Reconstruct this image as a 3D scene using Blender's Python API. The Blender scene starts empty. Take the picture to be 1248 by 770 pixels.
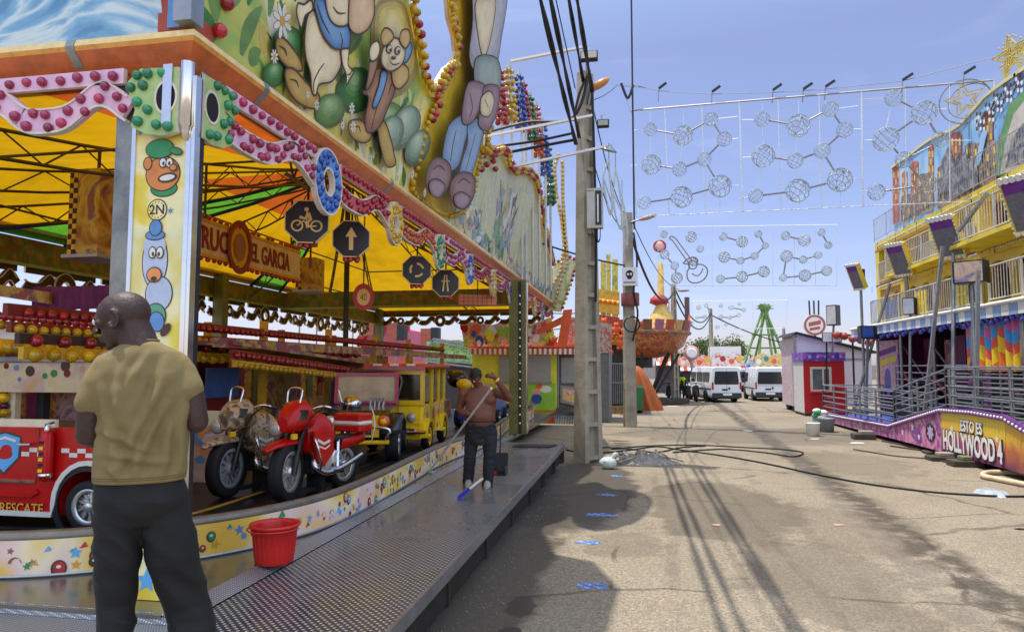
EXPO = 1.25
SKY_FILL = (2.9,2.65,2.1)
HZ = [(0,(.40,.39,.46)),(.1,(.45,.43,.465)),(.42,(.57,.51,.49)),(.62,(.96,.93,.76)),(1,(.96,.93,.76))]
import bpy, math, random
from mathutils import Vector, Matrix, noise as mnoise
random.seed(7)
V = Vector
scene = bpy.context.scene
COL = scene.collection
# ------------------------------------------------------------------ camera model
F_, CX_, CY_ = 850.0, 624.0, 385.0
PHI = math.atan(63/850); PSI = math.atan(156/850*math.cos(PHI)); CAMH = 2.0
CR = V((math.cos(PSI), math.sin(PSI), 0))
CF = V((-math.sin(PSI)*math.cos(PHI), math.cos(PSI)*math.cos(PHI), math.sin(PHI)))
CU = CR.cross(CF); CC = V((0, 0, CAMH))
def ray(px, py): return (CF*F_ + CR*(px-CX_) - CU*(py-CY_))/F_
def on(px, py, n, c):
    n = V(n); d = ray(px, py); return CC + d*((c-n.dot(CC))/n.dot(d))
def onZ(px, py, z=0.0): return on(px, py, (0,0,1), z)
def onX(px, py, x): return on(px, py, (1,0,0), x)
def onY(px, py, y): return on(px, py, (0,1,0), y)
def proj(p):
    d = V(p)-CC; k = d.dot(CF)
    if k < .05: return (-9999, -9999, k)
    return (CX_+F_*d.dot(CR)/k, CY_-F_*d.dot(CU)/k, k)
# ------------------------------------------------------------------ materials
def lin(h):
    if not isinstance(h, str): return tuple(h)
    h = h.lstrip('#'); o = []
    for i in (0, 2, 4):
        c = int(h[i:i+2], 16)/255
        o.append(c/12.92 if c <= .04045 else ((c+.055)/1.055)**2.4)
    return tuple(o)
MATS = {}
def newmat(name):
    m = bpy.data.materials.new(name); m.use_nodes = True
    nt = m.node_tree; b = nt.nodes['Principled BSDF']
    return m, nt, b
def N(nt, t, **kw):
    n = nt.nodes.new(t)
    for k, v in kw.items():
        if hasattr(n, k): setattr(n, k, v)
        else: n.inputs[k.replace('_', ' ')].default_value = v
    return n
def ramp(nt, stops, interp='LINEAR'):
    n = nt.nodes.new('ShaderNodeValToRGB'); n.color_ramp.interpolation = interp
    e = n.color_ramp.elements
    while len(e) < len(stops): e.new(.5)
    for i, (p, c) in enumerate(stops):
        c = lin(c); e[i].position = p; e[i].color = (c[0], c[1], c[2], 1)
    return n
def M(name, col='808080', rough=.5, metal=0., var=.18, scale=5., bump=0., coat=0., alpha=None, trans=0., bscale=None, spec=None):
    if name in MATS: return MATS[name]
    m, nt, b = newmat(name); L = nt.links.new
    tc = N(nt, 'ShaderNodeTexCoord')
    nz = N(nt, 'ShaderNodeTexNoise'); nz.inputs['Scale'].default_value = scale; nz.inputs['Detail'].default_value = 6
    nz.inputs['Roughness'].default_value = .65
    L(tc.outputs['Object'], nz.inputs['Vector'])
    c = lin(col)
    d = tuple(x*(1-var) for x in c); l = tuple(min(.92, x*(1+var*.6)+.01*var) for x in c)
    rp = ramp(nt, [(.3, d), (.52, c), (.75, l)])
    L(nz.outputs['Fac'], rp.inputs['Fac']); L(rp.outputs['Color'], b.inputs['Base Color'])
    mr = N(nt, 'ShaderNodeMapRange'); mr.inputs['To Min'].default_value = max(.03, rough-.12); mr.inputs['To Max'].default_value = min(1, rough+.15)
    L(nz.outputs['Fac'], mr.inputs['Value']); L(mr.outputs[0], b.inputs['Roughness'])
    b.inputs['Metallic'].default_value = metal
    if coat: b.inputs['Coat Weight'].default_value = coat; b.inputs['Coat Roughness'].default_value = .08
    if spec is not None: b.inputs['Specular IOR Level'].default_value = spec
    if bump:
        n2 = N(nt, 'ShaderNodeTexNoise'); n2.inputs['Scale'].default_value = bscale or scale*6; n2.inputs['Detail'].default_value = 5
        L(tc.outputs['Object'], n2.inputs['Vector'])
        bp = N(nt, 'ShaderNodeBump'); bp.inputs['Strength'].default_value = bump; bp.inputs['Distance'].default_value = .02
        L(n2.outputs['Fac'], bp.inputs['Height']); L(bp.outputs[0], b.inputs['Normal'])
    if trans:
        tr = N(nt, 'ShaderNodeBsdfTranslucent'); L(rp.outputs['Color'], tr.inputs['Color'])
        mx = N(nt, 'ShaderNodeMixShader'); mx.inputs[0].default_value = trans
        L(b.outputs[0], mx.inputs[1]); L(tr.outputs[0], mx.inputs[2])
        L(mx.outputs[0], nt.nodes['Material Output'].inputs['Surface'])
    MATS[name] = m; return m
def mural(name, stops, scale=1.2, dist=2.5, detail=6, rough=.45, wave=None, stretch=(1,1,1)):
    """hand-sprayed multi-colour paint: a warped noise through a colour ramp"""
    if name in MATS: return MATS[name]
    m, nt, b = newmat(name); L = nt.links.new
    tc = N(nt, 'ShaderNodeTexCoord'); mp = N(nt, 'ShaderNodeMapping'); mp.inputs['Scale'].default_value = stretch
    L(tc.outputs['Object'], mp.inputs['Vector'])
    nz = N(nt, 'ShaderNodeTexNoise'); nz.inputs['Scale'].default_value = scale; nz.inputs['Detail'].default_value = detail
    nz.inputs['Distortion'].default_value = dist
    L(mp.outputs[0], nz.inputs['Vector'])
    rp = ramp(nt, stops); L(nz.outputs['Fac'], rp.inputs['Fac'])
    L(rp.outputs['Color'], b.inputs['Base Color']); b.inputs['Roughness'].default_value = rough
    MATS[name] = m; return m
def glassy(name, col, rough=.12, var=.25):
    """coloured plastic lamp cap"""
    if name in MATS: return MATS[name]
    m = M(name, col, rough=rough, var=var, scale=30, coat=.5)
    b = m.node_tree.nodes['Principled BSDF']; b.inputs['Subsurface Weight'].default_value = .0
    b.inputs['Transmission Weight'].default_value = .25
    nt = m.node_tree; oi = nt.nodes.new('ShaderNodeObjectInfo'); src = b.inputs['Base Color'].links[0].from_socket     # caps fade unevenly
    r = ramp(nt, [(0, (.55,.55,.55)), (.35, (.9,.9,.9)), (.8, (1.05,1.05,1.05)), (1, (1.5,1.45,1.35))]); nt.links.new(oi.outputs['Random'], r.inputs[0])
    mx = nt.nodes.new('ShaderNodeMix'); mx.data_type = 'RGBA'; mx.blend_type = 'MULTIPLY'; mx.inputs[0].default_value = 1
    nt.links.new(src, mx.inputs[6]); nt.links.new(r.outputs[0], mx.inputs[7]); nt.links.new(mx.outputs[2], b.inputs['Base Color'])
    return m
# ------------------------------------------------------------------ frames + mesh builder
class Fr:
    """a flat working frame: origin, right axis, up axis, normal"""
    def __init__(s, o, ux, uy):
        s.o = V(o); s.x = V(ux).normalized(); y = V(uy); s.y = (y - s.x*y.dot(s.x)).normalized(); s.n = s.x.cross(s.y)
    def p(s, u, v, w=0.): return s.o + s.x*u + s.y*v + s.n*w
    def uv(s, P): d = V(P)-s.o; return (d.dot(s.x), d.dot(s.y))
class MB:
    def __init__(s): s.v = []; s.f = []; s.mi = []; s.sm = []; s.mats = []
    def mid(s, m):
        if m not in s.mats: s.mats.append(m)
        return s.mats.index(m)
    def add(s, vs, fs, m, smooth=False):
        b = len(s.v); k = s.mid(m); s.v += [tuple(x) for x in vs]
        for f in fs: s.f.append([i+b for i in f]); s.mi.append(k); s.sm.append(smooth)
        return s
    def boxf(s, o, a, b, c, m):
        """box from corner o with edge vectors a,b,c (right handed)"""
        o = V(o); a = V(a); b = V(b); c = V(c)
        vs = [o, o+a, o+a+b, o+b, o+c, o+a+c, o+a+b+c, o+b+c]
        return s.add(vs, [(0,3,2,1),(4,5,6,7),(0,1,5,4),(1,2,6,5),(2,3,7,6),(3,0,4,7)], m)
    def box(s, lo, hi, m):
        lo = V(lo); d = V(hi)-lo
        return s.boxf(lo, (d.x,0,0), (0,d.y,0), (0,0,d.z), m)
    def rbox(s, lo, hi, r, m, n=3):
        """box with rounded vertical edges and a small chamfer on top"""
        lo = V(lo); hi = V(hi); pts = []
        for cx, cy, a0 in ((hi.x-r, hi.y-r, 0), (lo.x+r, hi.y-r, 90), (lo.x+r, lo.y+r, 180), (hi.x-r, lo.y+r, 270)):
            for i in range(n+1):
                a = math.radians(a0+90*i/n); pts.append((cx+r*math.cos(a), cy+r*math.sin(a)))
        k = len(pts); c = V(((lo.x+hi.x)/2, (lo.y+hi.y)/2)); rows = []
        for z, ins in ((lo.z, r*.4), (lo.z+r*.4, 0), (hi.z-r*.4, 0), (hi.z, r*.4)):
            rows.append([(p[0]-math.copysign(min(ins, abs(p[0]-c.x)), p[0]-c.x), p[1]-math.copysign(min(ins, abs(p[1]-c.y)), p[1]-c.y), z) for p in pts])
        vs = [p for r_ in rows for p in r_]; fs = []
        for j in range(3):
            for i in range(k): fs.append((j*k+i, j*k+(i+1)%k, (j+1)*k+(i+1)%k, (j+1)*k+i))
        fs.append(tuple(range(k-1, -1, -1))); fs.append(tuple(range(3*k, 4*k)))
        return s.add(vs, fs, m)
    def beam(s, p0, p1, w, h, m, up=(0,0,1)):
        p0 = V(p0); p1 = V(p1); d = (p1-p0); up = V(up)
        if abs(d.normalized().dot(up)) > .98: up = V((0,1,0))
        x = d.cross(up).normalized(); y = x.cross(d).normalized()
        return s.boxf(p0-x*w/2-y*h/2, x*w, y*h, -d if False else d, m) if x.cross(y).dot(d) > 0 else s.boxf(p0+x*w/2-y*h/2, -x*w, y*h, d, m)
    def ring_loft(s, rings, m, caps=True, smooth=True, closed=False):
        n = len(rings[0]); vs = [p for r in rings for p in r]; fs = []; R = len(rings)
        for j in range(R if closed else R-1):
            a = j*n; b = ((j+1) % R)*n
            for i in range(n): fs.append((a+i, a+(i+1)%n, b+(i+1)%n, b+i))
        s.add(vs, fs, m, smooth)
        if caps and not closed:
            s.add(rings[0][::-1], [tuple(range(n))], m); s.add(rings[-1], [tuple(range(n))], m)
        return s
    def tube(s, pts, r, m, n=6, closed=False, caps=True):
        pts = [V(p) for p in pts]; K = len(pts); rings = []; px = None
        rr = r if hasattr(r, '__len__') else [r]*K
        for i, p in enumerate(pts):
            if closed: t = pts[(i+1) % K]-pts[i-1]
            else: t = pts[min(i+1, K-1)]-pts[max(i-1, 0)]
            t = t.normalized() if t.length > 1e-9 else V((0,0,1))
            if px is None:
                a = V((0,0,1)) if abs(t.z) < .9 else V((0,1,0)); px = t.cross(a).normalized()
            px = (px - t*px.dot(t)).normalized(); py = t.cross(px)
            rings.append([p+(px*math.cos(2*math.pi*k/n)+py*math.sin(2*math.pi*k/n))*rr[i] for k in range(n)])
        return s.ring_loft(rings, m, caps=caps, smooth=n > 5, closed=closed)
    def cyl(s, p0, p1, r, m, n=12, r1=None, caps=True):
        return s.tube([p0, p1], [r, r if r1 is None else r1], m, n=n, caps=caps)
    def circle(s, c, ax, ay, r, m, tr=.01, n=20, tn=4):
        ax = V(ax); ay = V(ay); c = V(c)
        return s.tube([c+(ax*math.cos(2*math.pi*i/n)+ay*math.sin(2*math.pi*i/n))*r for i in range(n)], tr, m, n=tn, closed=True)
    def lathe(s, prof, c, m, n=20, axis=(0,0,1), smooth=True, caps=True):
        c = V(c); ax = V(axis).normalized(); a = V((1,0,0)) if abs(ax.x) < .9 else V((0,1,0))
        x = (a-ax*a.dot(ax)).normalized(); y = ax.cross(x); rings = []
        for r, h in prof:
            rings.append([c+ax*h+(x*math.cos(2*math.pi*k/n)+y*math.sin(2*math.pi*k/n))*max(r, 1e-4) for k in range(n)])
        return s.ring_loft(rings, m, caps=caps, smooth=smooth)
    def sphere(s, c, r, m, n=12, k=8, sc=(1,1,1), rot=None):
        c = V(c); rings = []
        for j in range(k+1):
            a = math.pi*j/k - math.pi/2; rr = max(math.cos(a), .001); z = math.sin(a); ring = []
            for i in range(n):
                p = V((rr*math.cos(2*math.pi*i/n)*sc[0], rr*math.sin(2*math.pi*i/n)*sc[1], z*sc[2]))*r
                if rot is not None: p = rot @ p
                ring.append(c+p)
            rings.append(ring)
        return s.ring_loft(rings, m, caps=False)
    def plate(s, pts, fr, w0, w1, m, mside=None):
        """2-D outline (u,v) extruded from w0 to w1 along the frame normal; concave is fine"""
        ar = sum(pts[i-1][0]*pts[i][1]-pts[i][0]*pts[i-1][1] for i in range(len(pts)))
        if ar < 0: pts = pts[::-1]
        n = len(pts); a = [fr.p(u, v, w0) for u, v in pts]; b = [fr.p(u, v, w1) for u, v in pts]
        s.add(b, [tuple(range(n))], m); s.add(a, [tuple(range(n-1, -1, -1))], mside or m)
        s.add(a+b, [(i, (i+1) % n, n+(i+1) % n, n+i) for i in range(n)], mside or m)
        return s
    def flat(s, pts, fr, w, m):
        ar = sum(pts[i-1][0]*pts[i][1]-pts[i][0]*pts[i-1][1] for i in range(len(pts)))
        if ar < 0: pts = pts[::-1]
        return s.add([fr.p(u, v, w) for u, v in pts], [tuple(range(len(pts)))], m)
    def ell(s, u, v, ru, rv, fr, w, m, rot=0., n=18):
        return s.flat(ellp(u, v, ru, rv, rot, n), fr, w, m)
    def annulus(s, u, v, r0, r1, fr, w0, w1, m, n=28, sq=1.):
        a = [(math.cos(2*math.pi*i/n), math.sin(2*math.pi*i/n)*sq) for i in range(n)]; vs = []
        for w in (w0, w1):
            for r in (r0, r1): vs += [fr.p(u+c*r, v+d*r, w) for c, d in a]
        fs = []
        for i in range(n):
            j = (i+1) % n
            fs += [(2*n+i, 3*n+i, 3*n+j, 2*n+j), (i, j, n+j, n+i), (n+i, n+j, 3*n+j, 3*n+i), (j, i, 2*n+i, 2*n+j)]
        return s.add(vs, fs, m)
    def strip(s, pts, hw, fr, w0, w1, m):
        """wavy band along 2-D centre line"""
        K = len(pts); up = []; dn = []
        for i in range(K):
            a = pts[max(i-1, 0)]; b = pts[min(i+1, K-1)]; t = V((b[0]-a[0], b[1]-a[1])).normalized()
            h = hw[i] if hasattr(hw, '__len__') else hw
            up.append((pts[i][0]-t.y*h, pts[i][1]+t.x*h)); dn.append((pts[i][0]+t.y*h, pts[i][1]-t.x*h))
        vs = [fr.p(*p, w0) for p in up]+[fr.p(*p, w0) for p in dn]+[fr.p(*p, w1) for p in up]+[fr.p(*p, w1) for p in dn]; fs = []
        for i in range(K-1):
            u, d = i, K+i
            fs += [(2*K+u, 2*K+d, 2*K+d+1, 2*K+u+1), (u, u+1, d+1, d), (u, 2*K+u, 2*K+u+1, u+1), (d, d+1, 2*K+d+1, 2*K+d)]
        fs += [(0, K, 3*K, 2*K), (K-1, 3*K-1, 4*K-1, 2*K-1)]
        return s.add(vs, fs, m)
    def text(s, txt, fr, u, v, size, w0, w1, m, bold=0., squash=1., align='CENTER', shear=0.):
        vs, fs = text_geo(txt, size, bold, align, shear)
        if not fs: return s
        n = len(vs)
        if w1 - w0 < 1e-6:
            return s.add([fr.p(u+a*squash, v+b, w1) for a, b in vs], fs, m)
        a = [fr.p(u+x*squash, v+y, w0) for x, y in vs]; b = [fr.p(u+x*squash, v+y, w1) for x, y in vs]
        s.add(b, fs, m)
        ed = {}
        for f in fs:
            for i in range(len(f)): ed[(f[i], f[(i+1) % len(f)])] = 1
        s.add(a+b, [(i, j, n+j, n+i) for (i, j) in ed if (j, i) not in ed], m)
        return s
    def build(s, name, parent=None, world=True, loc=None, rz=0.):
        me = bpy.data.meshes.new(name); vs = s.v
        off = V((0,0,0))
        if parent is not None and world: off = wloc(parent)
        if loc is not None and parent is None: off = V(loc)
        if off.length > 0: vs = [(x-off.x, y-off.y, z-off.z) for x, y, z in vs]
        me.from_pydata(vs, [], s.f)
        for m in s.mats: me.materials.append(m)
        me.polygons.foreach_set('material_index', s.mi); me.polygons.foreach_set('use_smooth', s.sm)
        me.update()
        o = bpy.data.objects.new(name, me); COL.objects.link(o)
        if parent is not None: o.parent = parent
        elif loc is not None: o.location = loc
        o.rotation_euler.z = rz
        return o
    def xf(s, Mx):
        s.v = [tuple(Mx @ V(p)) for p in s.v]; return s
_TX = {}
def text_geo(txt, size, bold=0., align='CENTER', shear=0.):
    k = (txt, round(bold, 4), align, shear)
    if k not in _TX:
        c = bpy.data.curves.new('lettering', 'FONT'); c.body = txt; c.align_x = align; c.size = 1; c.offset = bold; c.resolution_u = 3; c.shear = shear
        o = bpy.data.objects.new('lettering', c); COL.objects.link(o)
        bpy.context.view_layer.update()
        me = o.evaluated_get(bpy.context.evaluated_depsgraph_get()).to_mesh()
        _TX[k] = ([(p.co.x, p.co.y) for p in me.vertices], [tuple(p.vertices) for p in me.polygons])
        o.evaluated_get(bpy.context.evaluated_depsgraph_get()).to_mesh_clear()
        bpy.data.objects.remove(o); bpy.data.curves.remove(c)
    vs, fs = _TX[k]
    return [(a*size, b*size) for a, b in vs], fs
def ellp(u, v, ru, rv, rot=0., n=18):
    c, d = math.cos(rot), math.sin(rot)
    return [(u+ru*math.cos(t)*c-rv*math.sin(t)*d, v+ru*math.cos(t)*d+rv*math.sin(t)*c) for t in [2*math.pi*i/n for i in range(n)]]
def starp(u, v, r, r2=.45, k=5, rot=math.pi/2):
    return [(u+(r if i % 2 == 0 else r*r2)*math.cos(rot+math.pi*i/k), v+(r if i % 2 == 0 else r*r2)*math.sin(rot+math.pi*i/k)) for i in range(2*k)]
def wloc(o):
    p = V((0,0,0))
    while o is not None: p += o.location; o = o.parent
    return p
def tag(o, label=None, cat=None, group=None, kind=None):
    if label: o['label'] = label
    if cat: o['category'] = cat
    if group: o['group'] = group
    if kind: o['kind'] = kind
    return o
def thing(name, label, cat, loc=(0,0,0), group=None, rz=0.):
    o = bpy.data.objects.new(name, None); o.empty_display_size = .2; COL.objects.link(o)
    o.location = loc; o.rotation_euler.z = rz
    return tag(o, label, cat, group)
def solo(name, mb, label, cat, group=None, kind=None):
    xs = [p[0] for p in mb.v]; ys = [p[1] for p in mb.v]; zs = [p[2] for p in mb.v]
    o = mb.build(name, loc=((min(xs)+max(xs))/2, (min(ys)+max(ys))/2, min(zs)))
    return tag(o, label, cat, group, kind)
def struct(name, mb, parent=None):
    o = mb.build(name); o['kind'] = 'structure'; return o
def dup(root, loc=None, rz=None, label=None):
    r = root.copy(); COL.objects.link(r)
    if loc is not None: r.location = loc
    if rz is not None: r.rotation_euler.z = rz
    if label: r['label'] = label
    for ch in list(root.children):
        c = ch.copy(); COL.objects.link(c); c.parent = r
        for g in list(ch.children):
            d = g.copy(); COL.objects.link(d); d.parent = c
    return r
# lamp caps: the largest in view become parts of their own, the rest one part per thing
CAPS = {}
_capmesh = {}
def caps(root, part, pts, mat, r, nrm=None):
    L = CAPS.setdefault(root.name, [root, []])[1]
    for p in pts: L.append((V(p), mat, r, part, nrm))
def cap_mesh(mat):
    if mat.name not in _capmesh:
        b = MB(); b.sphere((0,0,0), 1, mat, n=12, k=8); o = b.build('lamp_cap')
        _capmesh[mat.name] = o.data; bpy.data.objects.remove(o)
    return _capmesh[mat.name]
def flush_caps(maxn=100):
    rc_ = random.Random(77)
    for root, L in CAPS.values():
        L[:] = [(p+V((rc_.uniform(-.006,.006), rc_.uniform(-.006,.006), rc_.uniform(-.006,.006))), m, r*rc_.uniform(.9,1.06), q, n_) for p, m, r, q, n_ in L if rc_.random() > .035]
        def size(c):
            x, y, k = proj(c[0])
            if k < .1 or not (-15 < x < 1263 and -15 < y < 785): return 0
            return c[2]/k
        L.sort(key=size, reverse=True); rest = MB()
        for i, (p, m, r, part, nrm) in enumerate(L):
            if i < maxn and size((p, m, r, part, nrm)) > 0:
                o = bpy.data.objects.new('lamp_cap', cap_mesh(m)); COL.objects.link(o); o.parent = part
                o.location = p - wloc(part); o.scale = (r, r, r)
            else: rest.sphere(p, r, m, n=7, k=5)
        if rest.v:
            o = rest.build('lamp_caps', root); o['kind'] = 'stuff'
def remeshed(mb, name, mat, parent, voxel=.012, smooth=4, fold=None, world=True):
    """union of overlapping closed shells -> one continuous smooth surface"""
    o = mb.build('shell')
    r = o.modifiers.new('r', 'REMESH'); r.mode = 'VOXEL'; r.voxel_size = voxel
    s = o.modifiers.new('s', 'SMOOTH'); s.iterations = smooth; s.factor = .5
    bpy.context.view_layer.update(); dg = bpy.context.evaluated_depsgraph_get()
    me = bpy.data.meshes.new_from_object(o.evaluated_get(dg)); bpy.data.objects.remove(o)
    if fold:
        me.update(); nn = [v.normal.copy() for v in me.vertices]
        for v, n in zip(me.vertices, nn): v.co = v.co + n*fold(v.co, n)
    off = wloc(parent) if world else V((0,0,0))
    for v in me.vertices: v.co -= off
    me.materials.clear(); me.materials.append(mat); me.name = name
    me.polygons.foreach_set('use_smooth', [True]*len(me.polygons)); me.polygons.foreach_set('material_index', [0]*len(me.polygons))
    me.update()
    n = bpy.data.objects.new(name, me); COL.objects.link(n); n.parent = parent
    return n
def limb(mb, pts, rs, m, n=14, flat=None):
    """tapered limb with rounded ends through joints"""
    P = [V(p) for p in pts]; out = []; R = []
    for i in range(len(P)-1):
        k = 6
        for j in range(k):
            t = j/k; out.append(P[i].lerp(P[i+1], t)); R.append(rs[i]+(rs[i+1]-rs[i])*t)
    out.append(P[-1]); R.append(rs[-1])
    d0 = (out[0]-out[1]).normalized(); d1 = (out[-1]-out[-2]).normalized()
    a = [(out[0]+d0*R[0]*math.sin(t), max(R[0]*math.cos(t), .001)) for t in (1.5, 1.1, .75, .4)]
    b = [(out[-1]+d1*R[-1]*math.sin(t), max(R[-1]*math.cos(t), .001)) for t in (.4, .75, 1.1, 1.5)]
    mb.tube([p for p, _ in a]+out+[p for p, _ in b], [r for _, r in a]+R+[r for _, r in b], m, n=n)
def smoothpath(pts, k=8):
    P = [V(p) for p in pts]; out = []
    for i in range(len(P)-1):
        p0 = P[max(i-1, 0)]; p1 = P[i]; p2 = P[i+1]; p3 = P[min(i+2, len(P)-1)]
        for j in range(k):
            t = j/k
            out.append(.5*((2*p1)+(p2-p0)*t+(2*p0-5*p1+4*p2-p3)*t*t+(3*p1-p0-3*p2+p3)*t**3))
    out.append(P[-1]); return out
def sag(a, b, d, n=14):
    a = V(a); b = V(b); return [a.lerp(b, i/n) - V((0,0,1))*(d*4*(i/n)*(1-i/n)) for i in range(n+1)]
# ================================================================== world, sun, camera
SUNV = V((-.26, .04, 1)).normalized()
w = bpy.data.worlds.new('World'); scene.world = w; w.use_nodes = True
nt = w.node_tree; bg = nt.nodes['Background']
sky = nt.nodes.new('ShaderNodeTexSky'); sky.sky_type = 'NISHITA'; sky.sun_disc = False
sky.sun_elevation = math.asin(SUNV.z); sky.sun_rotation = math.atan2(SUNV.x, SUNV.y)
sky.altitude = 150; sky.air_density = 1.0; sky.dust_density = .8; sky.ozone_density = 2.0
hs = nt.nodes.new('ShaderNodeMix'); hs.data_type = 'RGBA'; hs.blend_type = 'MULTIPLY'; hs.inputs[0].default_value = 1
hs.inputs[7].default_value = (1.04, .96, 1.05, 1)
# faint high cirrus
tcw = nt.nodes.new('ShaderNodeTexCoord'); mpw = nt.nodes.new('ShaderNodeMapping'); mpw.inputs['Scale'].default_value = (3, 3, 14)
nzw = nt.nodes.new('ShaderNodeTexNoise'); nzw.inputs['Scale'].default_value = 1.6; nzw.inputs['Detail'].default_value = 7; nzw.inputs['Distortion'].default_value = .8
rpw = ramp(nt, [(.55, (0,0,0)), (.8, (.06,.06,.06))])
mxw = nt.nodes.new('ShaderNodeMix'); mxw.data_type = 'RGBA'; mxw.inputs[7].default_value = (9, 9.4, 10.5, 1)
lk = nt.links.new
lk(tcw.outputs['Generated'], mpw.inputs[0]); lk(mpw.outputs[0], nzw.inputs['Vector']); lk(nzw.outputs['Fac'], rpw.inputs[0])
lk(sky.outputs[0], hs.inputs[6]); lk(hs.outputs[2], mxw.inputs[6]); lk(rpw.outputs[0], mxw.inputs[0]); lk(mxw.outputs[2], bg.inputs[0])
bg.inputs[1].default_value = .15
# sky dimmed towards the horizon, left brighter overhead to light the shade
spw = nt.nodes.new('ShaderNodeSeparateXYZ'); lk(tcw.outputs['Generated'], spw.inputs[0])
hzw = ramp(nt, HZ); lk(spw.outputs[2], hzw.inputs[0])
mhw = nt.nodes.new('ShaderNodeMix'); mhw.data_type = 'RGBA'; mhw.blend_type = 'MULTIPLY'; mhw.inputs[0].default_value = 1
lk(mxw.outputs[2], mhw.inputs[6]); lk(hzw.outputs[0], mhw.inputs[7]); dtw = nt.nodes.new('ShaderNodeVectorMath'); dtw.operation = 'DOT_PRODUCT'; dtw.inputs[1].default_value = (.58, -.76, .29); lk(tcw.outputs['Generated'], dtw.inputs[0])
bkw = ramp(nt, [(.1,(1,1,1)),(.75,SKY_FILL),(1,SKY_FILL)]); lk(dtw.outputs['Value'], bkw.inputs[0])   # unseen sky behind the camera brightened, added to fill the shade
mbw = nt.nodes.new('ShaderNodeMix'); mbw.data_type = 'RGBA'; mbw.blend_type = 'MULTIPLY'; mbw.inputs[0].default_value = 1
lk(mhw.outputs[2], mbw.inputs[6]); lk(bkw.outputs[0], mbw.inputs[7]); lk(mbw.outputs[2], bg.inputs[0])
sl = bpy.data.lights.new('sun', 'SUN'); sl.energy = 2.0; sl.angle = math.radians(.53); sl.color = (1, .955, .875)
so = bpy.data.objects.new('sun', sl); COL.objects.link(so); so.rotation_euler = SUNV.to_track_quat('Z', 'Y').to_euler(); so.location = (0, 0, 40)
cd = bpy.data.cameras.new('camera'); co = bpy.data.objects.new('camera', cd); COL.objects.link(co)
cd.sensor_width = 36; cd.lens = F_/1248*36; cd.clip_start = .05; cd.clip_end = 3000
co.matrix_world = Matrix(((CR.x, CU.x, -CF.x, CC.x), (CR.y, CU.y, -CF.y, CC.y), (CR.z, CU.z, -CF.z, CC.z), (0,0,0,1)))
scene.camera = co
scene.view_settings.view_transform = 'Standard'; scene.view_settings.look = 'None'
scene.view_settings.exposure = EXPO; scene.view_settings.gamma = 1
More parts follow.
